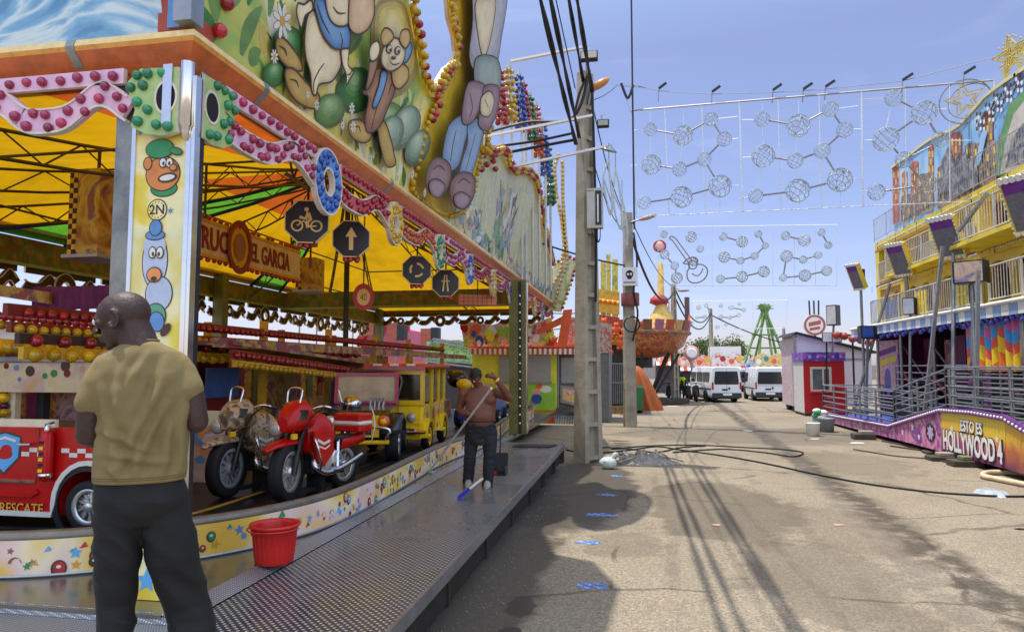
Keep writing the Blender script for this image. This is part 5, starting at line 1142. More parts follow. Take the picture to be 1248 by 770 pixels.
c = onX(443, 362, -4.4); f_ = Fr(c, (.94,.34,0), (0,0,1)); b = MB(); b.annulus(0, 0, .105, .17, f_, -.02, .01, M('sign_red','a82a20',.4), sq=1.3); b.ell(0, 0, .11, .15, f_, .004, goldl); b.text('40', f_, 0, -.055, .16, .006, .006, redw, squash=.7); b.tube([c+V((0,0,.2)), V((c.x, c.y, 4.5))], .012, dsteel, n=4)
solo('speed_sign', b, 'small red-rimmed round sign hanging deep under the canopy', 'sign')
c = onX(582, 366, -3.4); f_ = Fr(c, (.94,.34,0), (0,0,1)); b = MB(); w_ = .42; b.plate([(-w_,-.11),(w_,-.11),(w_,.13),(-w_,.13)], f_, -.03, 0, M('sign_brick','9a5a44',.5,var=.3))
for i in range(8):
    for j in range(3): b.plate([(-w_+.03+.1*i,-.09+.075*j),(-w_+.11+.1*i,-.09+.075*j),(-w_+.11+.1*i,-.03+.075*j),(-w_+.03+.1*i,-.03+.075*j)], f_, .0005, .008, orgb)
b.tube([c+V((0,0,.1)), V((c.x, c.y, ZB))], .012, dsteel, n=4); solo('number_plate_sign', b, 'flat reddish grid-patterned plate hanging under the frieze near the far pillar', 'sign')
# ================================================================== vehicles of the ride
tred = M('toy_red', 'b80f0c', .34, var=.15, coat=.15, scale=3, spec=.3); tyel = M('toy_yellow', 'e6bb12', .25, var=.15, coat=.5, scale=3); tblk = M('toy_black', '16171c', .25, var=.3, coat=.4); tbeige = mural('toy_camouflage', [(.3,'3f3226'),(.42,'6f5c44'),(.46,'a88f6c'),(.55,'b8a07c'),(.6,'5a4734'),(.68,'c2ad8c'),(.8,'8a7050')], 7, .6, 3, .4)
tyre = M('tyre', '141414', .75, var=.3, bump=.2); rim = M('rim_silver', 'd4d4d0', .3, metal=.7, var=.2); blu = M('toy_blue', '2b4fa8', .3, var=.2, coat=.4); pinkm = M('toy_pink', 'a83a5a', .3, var=.2, coat=.3); org = M('toy_orange', 'd8641e', .3, var=.2, coat=.4); lampg = M('headlamp_glass', '9c9c92', .08, var=.1, spec=.9); toyglass = M('toy_window', '2a2418', .1, var=.5, scale=3, spec=.8); seatm = M('seat_vinyl', '1d1a1a', .5, var=.3)
G_ = 'toy vehicles of the track ride'
def wheel(parent, c, r, w, axis, rimm=rim, spokes=8, name='wheel', whitewall=None):
    ax = V(axis).normalized(); b = MB()
    b.lathe([(r*.66,-w*.42),(r*.9,-w*.5),(r*.985,-w*.38),(r,-w*.15),(r,w*.15),(r*.985,w*.38),(r*.9,w*.5),(r*.66,w*.42)], c, tyre, n=28, axis=ax, caps=False); o = b.build(name, parent, world=False)
    q = MB(); q.lathe([(r*.55,-w*.3),(r*.68,-w*.44),(r*.70,-w*.3),(r*.70,w*.3),(r*.68,w*.44),(r*.55,w*.3)], c, whitewall or rimm, n=28, axis=ax, caps=False); q.lathe([(.01,-w*.5),(r*.16,-w*.48),(r*.2,-w*.3),(r*.2,w*.3),(r*.16,w*.48),(.01,w*.5)], c, rimm, n=14, axis=ax)
    a = V((0,0,1)); x = (a-ax*a.dot(ax)).normalized(); y = ax.cross(x); C_ = V(c)
    for i in range(spokes):
        th = 2*math.pi*i/spokes; d = x*math.cos(th)+y*math.sin(th); e = x*math.cos(th+.25)+y*math.sin(th+.25); q.beam(C_+d*r*.14+ax*w*.1, C_+e*r*.62+ax*w*.05, r*.09, w*.18, rimm, up=ax); q.beam(C_+e*r*.14-ax*w*.1, C_+d*r*.62-ax*w*.05, r*.09, w*.18, rimm, up=ax)
    q.build('rim', o, world=False)
    return o
# ---- motorbikes (local: forward = -Y)
def motorbike(label, loc, rz, body, frame, stripe, case):
    t = thing('toy_motorbike', label, 'ride motorbike', loc, G_, rz)
    W = lambda mb, n, p=None: mb.build(n, p or t, world=False)
    wheel(t, (0,-.60,.38), .38, .17, (.97,.24,0), frame[0], 9, whitewall=frame[1]); wheel(t, (0,.54,.34), .34, .19, (1,0,0), frame[0], 9, whitewall=frame[1])
    b = MB()
    for s_ in (-.1, .1): b.tube([(s_,-.60,.38),(s_,-.48,.72),(s_,-.36,1.0)], [.028,.032,.03], blackp, n=8); b.cyl((s_,-.595,.35),(s_,-.53,.58), .042, blackp, n=8)
    b.tube([(-.12,-.46,.78),(.12,-.46,.78)], .025, blackp); W(b, 'fork')
    b = MB(); b.ring_loft([[V((x*w_, y, z+dz*abs(x))) for x in (-1,-.5,0,.5,1)]+[V((x*w_, y+.01, z-.03+dz*abs(x))) for x in (1,.5,0,-.5,-1)] for y, z, w_, dz in ((-1.02,.70,.03,-.02),(-.90,.77,.09,-.04),(-.70,.81,.11,-.06),(-.48,.81,.10,-.06),(-.36,.76,.06,-.04))], body, smooth=True); W(b, 'front_mudguard')
    # fairing: wedge from cowl to side panels
    def sec(y, zc, hw, hh, top=.7): return [V((x*hw, y, zc+z*hh)) for x, z in ((-.55,1),(0,1.08),(.55,1),(.95,.35),(1,-.3),(.7,-.9),(0,-1),(-.7,-.9),(-1,-.3),(-.95,.35))]
    b = MB(); b.ring_loft([sec(-.70,.98,.08,.09), sec(-.64,1.02,.15,.15), sec(-.52,1.06,.20,.19), sec(-.38,1.08,.22,.19), sec(-.26,1.04,.17,.14)], body); W(b, 'cowl')
    b = MB(); b.ring_loft([sec(-.34,.82,.12,.2), sec(-.2,.80,.20,.27), sec(.0,.82,.21,.25), sec(.16,.80,.17,.18), sec(.28,.78,.1,.1)], body); W(b, 'tank')
    for s_ in (-1, 1):
        b = MB(); f_ = Fr((s_*.2,-.1,.7), (0,s_,0), (0,0,1)); b.plate([(-.26,.18),(.14,.12),(.18,-.12),(-.02,-.3),(-.16,-.22)], f_, -.02, .025, stripe); b.strip([(-.18,.06),(-.05,.0),(.08,.03)], .018, f_, .026, .03, p_white); b.strip([(-.16,-.02),(-.02,-.07),(.08,-.03)], .01, f_, .026, .03, p_white); W(b, 'side_panel')
        b = MB(); f2 = Fr((s_*.135,-.59,1.10), (s_*.55,-.1+.0,0) if False else (.35*1, -.0, 0), (0,.25,1)); 
        b.flat([(-.12,-.06),(.10,-.06),(.12,.07),(-.085,.07)], Fr(V((s_*.15,-.56,1.09)), V((1, s_*.55, 0)), V((0,.45,1))), .02, toyglass); W(b, 'instrument_window')
    b = MB(); b.lathe([(.085,.0),(.10,.05),(.095,.09),(.06,.115),(.01,.125)], (-.13,-.60,.92), rim, n=18, axis=(-.15,-1,0)); b.lathe([(.092,.088),(.08,.112),(.045,.128),(.005,.135)], (-.13,-.60,.92), lampg, n=16, axis=(-.15,-1,0)); W(b, 'headlight')
    b = MB(); b.tube(smoothpath([(-.42,-.2,1.16),(-.3,-.30,1.20),(0,-.36,1.12),(.3,-.30,1.20),(.42,-.2,1.16)], 5), .018, chrome, n=6)
    for s_ in (-1, 1): b.cyl((s_*.32,-.28,1.19),(s_*.45,-.18,1.155), .026, blackp, n=8); b.beam((s_*.3,-.33,1.16), (s_*.42,-.3,1.12), .012, .012, blackp)
    W(b, 'handlebar')
    b = MB(); b.tube(smoothpath([(-.1,-.5,1.24),(-.1,-.46,1.42),(.1,-.46,1.42),(.1,-.5,1.24)], 5), .014, chrome, n=6); W(b, 'windscreen_hoop')
    b = MB(); b.ring_loft([[V((x*w_, y, z+abs(x)*-.03)) for x in (-1,-.4,.4,1)]+[V((x*w_, y, z-.1)) for x in (1,-1)] for y, z, w_ in ((.12,.84,.10),(.3,.78,.15),(.5,.77,.16),(.66,.78,.13))], seatm); W(b, 'seat')
    b = MB(); b.ring_loft([[V((x*w_, y, z)) for x, z in ((-1,z0),(1,z0),(.8,z0-.14),(-.8,z0-.14))] for y, z0, w_ in ((.35,.71,.17),(.6,.72,.17),(.98,.76,.12))], body); W(b, 'tail')
    b = MB(); b.rbox((-.13,-.22,.30), (.13,.24,.62), .05, dsteel); b.cyl((-.2,-.06,.46),(.2,-.06,.46), .13, rim, n=14); b.cyl((-.18,.12,.40),(.18,.12,.40), .10, chrome, n=14)
    for k in range(4): b.box((-.17,-.2,.52+.035*k), (.17,.08,.535+.035*k), rim)
    W(b, 'engine')
    for s_ in (-1, 1):
        b = MB(); b.tube(smoothpath([(s_*.1,-.2,.56),(s_*.19,-.26,.40),(s_*.2,-.05,.30),(s_*.2,.3,.34),(s_*.2,.75,.46)], 5), [.03]*5*1+[.03]*10+[.05]*6 if False else .042, chrome, n=8); W(b, 'exhaust')
    for s_ in (-1, 1):
        b = MB(); b.tube(smoothpath([(s_*.12,-.3,.86),(s_*.27,-.34,.7),(s_*.27,-.26,.42),(s_*.14,-.16,.34)], 5), .017, chrome, n=6); W(b, 'crash_bar')
        b = MB(); b.lathe([(.02,.19),(.12,.185),(.135,.16),(.135,.1)], (0,.02,.45), chrome, n=18, axis=(s_,0,0)); b.lathe([(.02,.17),(.075,.168),(.08,.12)], (0,.2,.5), rim, n=14, axis=(s_,0,0)); W(b, 'engine_cover')
        b = MB(); b.beam((s_*.13,.3,.72), (s_*.2,.2,.36), .03, .02, chrome); b.box((min(s_*.16,s_*.34),.08,.30), (max(s_*.16,s_*.34),.15,.335), blackp); W(b, 'foot_peg')
    b = MB(); b.rbox((.14,-.72,.80), (.2,-.64,.87), .015, tyel); W(b, 'indicator')
    b = MB(); b.tube(smoothpath([(-.3,-.28,1.18),(-.16,-.5,1.05),(-.12,-.52,.7)], 5), .01, black, n=4); b.tube(smoothpath([(.3,-.28,1.18),(.2,-.45,1.0),(.12,-.5,.6)], 5), .01, black, n=4); W(b, 'brake_cable')
    b = MB(); b.box((-.04,-.5,.06), (.04,.5,.12), dsteel); b.box((-.12,-.05,.0), (.12,.05,.3), dsteel); W(b, 'track_mount')
    if case:
        b = MB(); b.rbox((-.24,.66,.78), (.24,1.0,.88), .05, tred); b.rbox((-.244,.656,.875), (.244,1.004,.935), .05, p_white); b.rbox((-.24,.66,.93), (.24,1.0,1.04), .05, tred); W(b, 'top_case')
        b = MB(); b.tube(smoothpath([(.22,.98,.6),(.27,1.0,.9),(.2,.98,1.15)], 4), .012, chrome, n=5); b.tube(smoothpath([(-.22,.98,.6),(-.27,1.0,.9),(-.2,.98,1.15)], 4), .012, chrome, n=5); W(b, 'back_hoop')
    t.scale = (.88,.85,.87)
    return t
mR = onZ(347, 612, .52); mB = onZ(274, 606, .52)
def at_front(p, rz): return (p.x-.53*math.sin(rz), p.y+.53*math.cos(rz), .52)
motorbike('red toy motorbike with white-striped top case, nearer the walkway', at_front(mR, -.22), -.22, tred, (rim, rim), tred, True)
motorbike('beige camouflage toy motorbike left of the red one', at_front(mB, -.30), -.30, tbeige, (grey, grey), tbeige, False)
# ---- fire truck (built in place, side towards the camera)
yF = 5.62; fF = Fr((0, yF, 0), (1,0,0), (0,0,1)); q = lambda px, py: fF.uv(onY(px, py, yF))
wc_ = q(107, 612); ft = thing('toy_fire_truck', 'red toy fire truck lettered RESCATE with a white checkered stripe', 'ride fire truck', (wc_[0]-1.0, yF+.45, .52), G_)
xr = q(160, 560)[0]; xl = xr-2.9; zt_ = q(60, 521)[1]; zb_ = q(30, 627)[1]
arch = [(wc_[0]+.30*math.cos(a), wc_[1]-.02+.33*math.sin(a)) for a in [math.pi*i/12 for i in range(13)]]
b = MB(); b.plate([(xl, zb_), (wc_[0]-.30, zb_)]+arch[::-1]+[(xr, zb_), (xr, zt_-.06), (xr-.06, zt_), (xl+.05, zt_), (xl, zt_-.05)], fF, -.9, 0, tred); b.build('body', ft)
b = MB()
zc = q(60, 551)[1]
for i in range(30):
    for k in range(2):
        if (i+k) % 2 == 0: x0 = xl+.05+.085*i; 
        else: continue
        if x0 < xr-.1 and not (q(52,550)[0] < x0 < q(72,550)[0]) and x0 > q(20,550)[0]: b.flat([(x0, zc-.04+.04*k), (x0+.085, zc-.04+.04*k), (x0+.085, zc+.04*k), (x0, zc+.04*k)], fF, .003, p_white)
b.build('checker_stripe', ft)
b = MB(); b.strip([(xl, zb_+.015), (wc_[0]-.36, zb_+.015)]+[(wc_[0]+.345*math.cos(a), wc_[1]-.02+.375*math.sin(a)) for a in [math.pi-math.pi*i/12 for i in range(13)]], .022, fF, .002, .03, p_white); b.build('white_trim', ft)
b = MB(); b.annulus(wc_[0], wc_[1]-.02, .30, .36, fF, .001, .02, blackp); b.strip([(xl+.1, q(30,586)[1]), (q(44,586)[0], q(30,586)[1])], .014, fF, .001, .02, chrome); b.strip([(xl, q(30,602)[1]), (q(40,603)[0], q(30,602)[1]), (q(48,597)[0], q(30,597)[1])], .02, fF, .001, .03, tred); b.strip([q(44,584), q(48,570), q(48,521)], .006, fF, .001, .004, M('toy_dark_red','6a0f0c',.4)); b.build('door_lines', ft)
b = MB(); u, v = q(29, 620); b.text('RESCATE', fF, u-.02, v-.035, .13, .002, .008, M('letter_dark','3a1406',.5), bold=.03, squash=.9); b.text('RESCATE', fF, u-.02, v-.035, .13, .009, .012, M('letter_gold','e0a83a',.4), bold=.005, squash=.9); b.build('lettering', ft)
b = MB(); u, v = q(6, 550); sh = [(-.16,.13),(0,.17),(.16,.13),(.15,-.05),(0,-.19),(-.15,-.05)]; b.flat([(u+x*1.12, v+y*1.12) for x, y in sh], fF, .003, p_dk); b.flat([(u+x, v+y) for x, y in sh], fF, .005, pm_('paint_skyblue','5aa6dc')); b.ell(u, v-.02, .09, .05, fF, .007, tred); b.ell(u+.02, v+.02, .06, .045, fF, .008, tred); b.strip([(u-.12, v+.1), (u, v+.13), (u+.12, v+.1)], .012, fF, .006, .008, p_white); b.build('shield_emblem', ft)
b = MB(); u, v = q(63, 553); c = fF.p(u, v, .06); b.lathe([(.02,-.24),(.055,-.22),(.06,-.18),(.06,.14),(.045,.2),(.02,.22)], c, tred, n=14); b.lathe([(.062,-.2),(.064,-.19),(.064,-.17),(.062,-.165)], c, chrome, n=14); b.lathe([(.02,.2),(.03,.22),(.025,.26),(.01,.27)], c, chrome, n=10); b.tube([c+V((-.02,0,.27)), c+V((.1,-.02,.3))], .012, chrome, n=5); b.tube([c+V((-.02,0,.26)), c+V((.09,-.02,.24))], .01, chrome, n=5)
fe = Fr(c+V((0,-.062,0)), (1,0,0), (0,0,1))
for i in range(6): b.flat([(-.025,-.15+.05*i),(.02,-.15+.05*i),(.025,-.12+.05*i),(-.02,-.12+.05*i)], fe, .002, tyel if i % 2 == 0 else black)
b.build('fire_extinguisher', ft)
b = MB(); b.lathe([(.012,0),(.016,.05)], fF.p(*q(30,541), .0), chrome, axis=(0,-1,0), n=8); b.tube([fF.p(*q(28,541), .05), fF.p(*q(43,541), .05)], .014, chrome, n=6); b.build('handle', ft)
b = MB(); b.box((xl+.2, yF+.04, zt_), (q(63,515)[0], yF+.08, zt_+.07), M('cream_post')); b.box((xl+.2, yF+.1, zt_-.05), (xr-.3, yF+.82, zt_+.002), seatm); b.build('cab_sill', ft)
for x_ in (wc_[0], xl+.5): wheel(ft, V((x_, yF+.06, wc_[1]-.04))-ft.location, .235, .16, (0,1,0), rim, 10); wheel(ft, V((x_, yF+.84, wc_[1]-.04))-ft.location, .235, .16, (0,1,0), rim, 10)
# ---- jeep-like cars (local: forward = -Y, width along X)
def car_body(t, prof, w, m, name='body', bev=.05):
    """prof: side outline (y,z); extruded across x with tucked edges"""
    b = MB(); f0 = Fr((0,0,0), (0,1,0), (0,0,1)); n = len(prof); cy = sum(p[0] for p in prof)/n; cz = sum(p[1] for p in prof)/n
    def row(x, k): return [V((x, cy+(y-cy)*k, cz+(z-cz)*k)) for y, z in prof]
    rows = [row(-w/2, .94), row(-w/2+bev, 1), row(w/2-bev, 1), row(w/2, .94)]
    b.ring_loft(rows, m, smooth=False); return b.build(name, t, world=False)
L1 = onZ(478, 562, .52); jz = .24
jp = thing('toy_jeep', 'dark toy jeep with a pink windscreen frame, yellow flames and a chrome bumper hoop', 'ride jeep', (L1.x-.62, L1.y+.30, .52), G_, jz); jp.scale = (1.16, 1.1, 1.12)
W = lambda mb, n, p=jp: mb.build(n, p, world=False)
car_body(jp, [(-.55,.28),(-.6,.5),(-.55,.66),(-.4,.72),(.28,.78),(.34,.85),(1.2,.85),(1.25,.3)], .86, tblk)
b = MB(); b.box((-.30,-.63,.36), (.30,-.585,.66), tyel); b.box((-.2,-.64,.40), (.2,-.632,.64), tblk)
for k in range(5): b.box((-.17+.08*k,-.65,.42), (-.13+.08*k,-.641,.62), blu)
W(b, 'grille')
for s_ in (-1, 1):
    b = MB(); b.ring_loft([[V((s_*(.36+x), y, z+dz)) for x, dz in ((-.02,0),(.24,0),(.24,-.05),(-.02,-.05))] for y, z in ((-.64,.46),(-.52,.62),(-.3,.68),(-.06,.62),(.05,.44))], tblk); 
    for k in range(4): b.flat([(-.5+.12*k, .0), (-.42+.12*k, .09), (-.44+.12*k, -.02)], Fr((s_*.435, 0, .68), (0,s_,0), (0,0,1)), .0, tyel)
    W(b, 'mudguard')
    b = MB(); b.lathe([(.07,0),(.085,.03),(.06,.06),(.01,.07)], (s_*.36,-.60,.58), org if s_ > 0 else rim, n=16, axis=(0,-1,0)); b.lathe([(.06,.055),(.03,.068),(.005,.075)], (s_*.36,-.60,.58), lampg if s_ < 0 else tyel, n=14, axis=(0,-1,0)); W(b, 'headlight')
    wheel(jp, (s_*.46,-.30,.27), .27, .18, (1,0,0), rim, 8); wheel(jp, (s_*.46,.85,.27), .27, .18, (1,0,0), rim, 8)
b = MB(); b.tube(smoothpath([(-.4,-.62,.34),(-.42,-.78,.36),(-.4,-.80,.5),(.4,-.80,.5),(.42,-.78,.36),(.4,-.62,.34)], 5), .022, chrome, n=8); b.tube([(-.42,-.74,.3),(.45,-.74,.3)], .03, tyel, n=8); W(b, 'bumper_hoop')
b = MB(); b.beam((-.44,.27,.80), (-.44,.37,1.22), .045, .045, pinkm); b.beam((.44,.27,.80), (.44,.37,1.22), .045, .045, pinkm); b.beam((-.46,.27,.80), (.46,.27,.80), .04, .04, pinkm); b.beam((-.46,.37,1.22), (.46,.37,1.22), .05, .05, pinkm); W(b, 'windscreen_frame')
b = MB(); b.boxf((-.42,.272,.82), (.84,0,0), (0,.092,.38), (0,.006,-.001), M('windscreen_glass','a8a38c',.1,var=.4,scale=3,spec=.8)); W(b, 'windscreen')
b = MB(); b.tube(smoothpath([(-.42,.5,.85),(-.42,.55,1.22),(.42,.55,1.22),(.42,.5,.85)], 5), .03, tblk, n=8); b.tube([(-.42,.5,1.18),(-.42,1.2,.85)], .025, tblk, n=6); b.tube([(.42,.5,1.18),(.42,1.2,.85)], .025, tblk, n=6); W(b, 'roll_bar')
b = MB(); b.sphere((-.15,-.1,.80), .15, chrome, sc=(1,1,.7)); b.tube([(-.28,-.12,.8),(-.33,-.14,1.0)], .015, chrome, n=5)
for k in range(4): b.cyl((.1+.06*k,-.05,.74),(.12+.06*k,-.07,.88), .022, chrome, n=6)
W(b, 'engine_blower')
b = MB(); b.box((-.36,.45,.72), (.36,.9,.9), seatm); b.box((-.36,.9,.72), (.36,1.02,1.1), seatm); W(b, 'seat')
# yellow hooded truck
L2 = onZ(520, 550, .52); yt = thing('toy_van', 'yellow toy safari van with a red roof and yellow wheels, behind the jeep', 'ride van', (L2.x-.60, L2.y+.35, .52), G_, .10)
W = lambda mb, n, p=yt: mb.build(n, p, world=False)
car_body(yt, [(-.45,.22),(-.5,.5),(-.42,.78),(-.36,.82),(1.75,.82),(1.8,.25)], 1.0, tyel)
for x_ in (-.47, .47):
    for y_ in (-.36, .42, 1.1, 1.72): b = MB(); b.box((x_-.035, y_-.04, .81), (x_+.035, y_+.04, 1.46), tyel); W(b, 'cab_pillar')
b = MB()
for y_ in (-.38, 1.72): b.box((-.46, y_-.03, .815), (.46, y_+.03, .90), tyel); b.box((-.46, y_-.03, 1.36), (.46, y_+.03, 1.46), tyel)
W(b, 'cab_rails')
b = MB(); b.rbox((-.60,-.56,1.46), (.60,1.86,1.55), .08, M('van_roof','b5482c',.35,var=.25)); b.box((-.56,-.575,1.44), (.56,-.562,1.50), pinkm)
for x_ in (-.3, 0, .3): b.rbox((x_-.08,-.6,1.51), (x_+.08,-.565,1.55), .01, p_white)
W(b, 'roof')
b = MB(); b.boxf((-.43,-.37,.9), (.86,0,0), (0,0,.46), (0,.015,0), toyglass); W(b, 'windscreen')
for s_ in (-1, 1):
    for y0_, y1_ in ((-.30,.37),(.47,1.05),(1.15,1.67)):
        b = MB(); x_ = s_*.46; b.box((x_-.006, y0_, .86), (x_+.006, y1_, 1.36), toyglass if y0_ > .4 else M('toy_clear','6a6038',.15,var=.4)); W(b, 'side_window')
    b = MB(); f_ = Fr((s_*.502, 0, 0), (0, s_, 0), (0,0,1)); sc = s_
    for y_, z_, r_, m_ in ((-.1,.62,.05,blu),(.0,.5,.045,blu),(-.2,.42,.04,blu),(.5,.62,.1,pinkm),(.5,.6,.05,p_white),(.45,.4,.035,black),(.56,.4,.035,black),(.9,.36,.04,black),(1.0,.6,.05,org)): b.ell(sc*y_, z_, r_, r_*1.2, f_, .002+r_*.02, m_, n=12)
    b.strip([(sc*.25,.25),(sc*.25,.8)], .005, f_, .001, .003, p_dk); b.strip([(sc*1.1,.25),(sc*1.1,.8)], .005, f_, .001, .003, p_dk); W(b, 'side_decals')
    for y_ in (-.1, 1.4): wheel(yt, (s_*.5, y_, .24), .24, .14, (1,0,0), tyel, 8); b = MB(); b.ring_loft([[V((s_*(.40+x), y_+.33*math.cos(a), .24+.33*math.sin(a))) for x in (0,.18)]+[V((s_*(.40+x), y_+.27*math.cos(a), .24+.27*math.sin(a))) for x in (.18,0)] for a in [math.pi*i/8 for i in range(9)]], tyel, smooth=False); W(b, 'mudguard')
b = MB(); b.rbox((-.4,-.56,.3), (.4,-.48,.42), .03, chrome)
for x_ in (-.3, .3): b.lathe([(.08,0),(.08,.04),(.02,.06)], (x_,-.5,.6), lampg, n=14, axis=(0,-1,0))
b.cyl((-.5,-.55,.35),(.56,-.55,.35), .035, chrome, n=8); W(b, 'bumper')
b = MB(); b.box((-.36,.4,.6), (.36,.8,.95), seatm); b.box((-.36,1.2,.6), (.36,1.6,1.0), seatm); W(b, 'seat')
# last car beyond the man: orange and blue buggy with a black and yellow hood
L3 = onZ(606, 521, .52); bu = thing('toy_buggy', 'orange and blue toy buggy carrying a black and yellow figure, beyond the shirtless man', 'ride buggy', (L3.x-.55, L3.y+.5, .52), G_, 0)
W = lambda mb, n, p=bu: mb.build(n, p, world=False)
car_body(bu, [(-.55,.2),(-.6,.42),(-.45,.6),(.2,.68),(1.1,.7),(1.15,.22)], .95, blu)
b = MB(); b.sphere((0,-.35,.6), .34, org, sc=(1.2,.9,.5)); W(b, 'bonnet')
b = MB(); b.sphere((-.68,.3,1.18), .26, tblk, sc=(1.1,1.2,.9)); b.sphere((-.42,-.05,1.05), .19, tyel, sc=(1.1,1,.8)); b.sphere((-.85,.3,1.3), .12, tblk); W(b, 'hood')
b = MB()
for x_ in (-.45, -.3): b.tube([(x_,.1,.66),(x_-.2,.2,1.1)], .035, tblk, n=6)
W(b, 'hood_posts')
b = MB(); b.box((-.36,.4,.5), (.36,.9,.85), M('zebra_seat','4a4a4a',.5)); W(b, 'seat')
for s_ in (-1, 1):
    for y_ in (-.25, .8): wheel(bu, (s_*.5, y_, .22), .22, .16, (1,0,0), rim, 8)
    b = MB(); b.lathe([(.07,0),(.08,.04),(.02,.07)], (s_*.3,-.58,.48), lampg, n=14, axis=(0,-1,0)); W(b, 'headlight')
# ================================================================== people
def skin(name, c): 
    m = M(name, c, .55, var=.25, scale=9, bump=.16, bscale=120); m.node_tree.nodes['Principled BSDF'].inputs['Subsurface Weight'].default_value = .04; return m
sk1 = skin('skin_dark', '38211a'); sk2 = skin('skin_tan', '6e3f2c')
khaki = M('khaki_cotton', '7e6d45', .85, var=.2, scale=5, bump=.3, bscale=260); trous = M('black_cotton', '09090a', .75, var=.35, scale=6, bump=.2, bscale=150); jean = M('dark_denim', '1b1d22', .8, var=.3, scale=8, bump=.15, bscale=150); shoe1 = M('black_shoe', '151515', .5); shoe2 = M('grey_trainer', '9a938c', .7, var=.25); hairm = M('dark_hair', '120d0b', .6, var=.4, scale=40, bump=.6, bscale=90)
def ringsec(c, hw, hd, R_, F2, n=22, p=2.4):
    out_ = []
    for i in range(n):
        a = 2*math.pi*i/n; ca, sa = math.cos(a), math.sin(a)
        out_.append(c+R_*hw*math.copysign(abs(ca)**(2/p), ca)+F2*hd*math.copysign(abs(sa)**(2/p), sa))
    return out_
def hand(mb, wrist, d, pn, m, side=1, curl=.7, s=1.0):
    """palm along d with back-of-hand normal pn; four curled fingers and a thumb off the side"""
    d = d.normalized(); pn = (pn-d*pn.dot(d)).normalized(); sd = d.cross(pn)*side; w = wrist
    limb(mb, [w, w+d*.045*s, w+d*.085*s], [.026*s, .034*s, .033*s], m, 10)
    for i, (o, L) in enumerate(((-.028,.068),(-.010,.078),(.009,.072),(.027,.056))):
        a = w+d*.075*s+sd*o*s; c1 = d*math.cos(curl*.6)-pn*math.sin(curl*.6); c2 = d*math.cos(curl*1.5)-pn*math.sin(curl*1.5); c3 = d*math.cos(curl*2.3)-pn*math.sin(curl*2.3)
        p1_ = a+c1*L*.5*s; p2_ = p1_+c2*L*.4*s; p3_ = p2_+c3*L*.28*s; limb(mb, [a, p1_, p2_, p3_], [.0105*s, .0098*s, .009*s, .008*s], m, 8)
    a = w+d*.02*s-sd*.028*s; limb(mb, [a, a+(d*.6-sd*.7-pn*.2)*.045*s, a+(d*.9-sd*.7-pn*.55)*.075*s], [.014*s, .012*s, .0095*s], m, 8)
def face(mb, hc, hd, up, s, m, ear=True, jaw=1.):
    """skull, jaw, brow, nose, lips, chin, ears; s = half head height"""
    hd = hd.normalized(); sd = hd.cross(up).normalized(); u = sd.cross(hd)
    rot = Matrix((sd, hd, u)).transposed()
    mb.sphere(hc+u*.20*s-hd*.04*s, s*.84, m, 20, 14, (.76, 1.0, .84), rot); mb.sphere(hc-u*.35*s+hd*.18*s, s*.6, m, 18, 12, (.82*jaw, .88, .98), rot)
    mb.sphere(hc-u*.82*s+hd*.5*s, s*.2, m, 10, 8, (1.1,.8,.7), rot); mb.sphere(hc+u*.14*s+hd*.66*s, s*.3, m, 12, 8, (1.7,.5,.35), rot)
    limb(mb, [hc+u*.10*s+hd*.78*s, hc-u*.22*s+hd*.93*s], [s*.06, s*.12], m, 8)
    for k in (-1, 1):
        mb.sphere(hc-u*.25*s+hd*.84*s+sd*k*.1*s, s*.08, m, 8, 6); mb.sphere(hc-u*.05*s+hd*.55*s+sd*k*.36*s, s*.22, m, 10, 6, (1,.7,.7), rot)
        if ear:
            e = hc-u*.03*s-hd*.05*s+sd*k*.68*s; mb.sphere(e-sd*k*.04*s, s*.2, m, 12, 8, (.3,.6,1.), rot); mb.tube([e+(u*math.cos(a)*.27-hd*math.sin(a)*.17)*s+sd*k*.05*s for a in [.3*i-.4 for i in range(17)]], .055*s, m, n=7); mb.sphere(e-u*.26*s+hd*.06*s, s*.085, m, 8, 6)
    mb.sphere(hc-u*.47*s+hd*.74*s, s*.16, m, 12, 6, (1.35,.6,.38), rot); mb.sphere(hc-u*.57*s+hd*.72*s, s*.16, m, 12, 6, (1.2,.6,.4), rot)
def eyes(par, hc, hd, s, name='eye'):
    up = V((0,0,1)); hd = hd.normalized(); sd = hd.cross(up).normalized(); u = sd.cross(hd)
    for k in (-1, 1):
        b = MB(); c = hc+u*.04*s+hd*.70*s+sd*k*.3*s; b.sphere(c, s*.12, p_white, 10, 8); b.sphere(c+hd*s*.07, s*.075, M('iris','1a0f0a',.2), 8, 6); b.build(name, par)
# ------------------------------------------------ man in the khaki T-shirt, seen from behind
B1 = V((-1.90, 2.45, .40)); f1 = V((-.52, .855, 0)).normalized(); r1 = V((f1.y, -f1.x, 0)); up = V((0,0,1)); c1 = f1.dot(B1)
def m1(px, py, d=0.): return on(px, py, f1, c1)+f1*d
man = thing('person', 'bald man in khaki T-shirt and black trousers, seen from behind', 'person', B1)
b = MB()
hc = m1(149, 389, .03); hd1 = (f1*.35-r1*.9+V((0,0,-.18))).normalized(); hs = .122
face(b, hc, hd1, up, hs, sk1)
limb(b, [m1(160,398,.02), m1(168,414,.0), m1(174,434,-.01), m1(175,458,0)], [.066,.068,.074,.085], sk1, 16)
tors = [(175,425,.05,.06),(175,442,.11,.07),(176,480,.13,.085),(176,530,.125,.085),(172,580,.12,.08),(172,605,.125,.085),(173,625,.09,.07)]
b.ring_loft([ringsec(m1(x, y), hw, hd_, r1, f1) for x, y, hw, hd_ in tors], sk1)
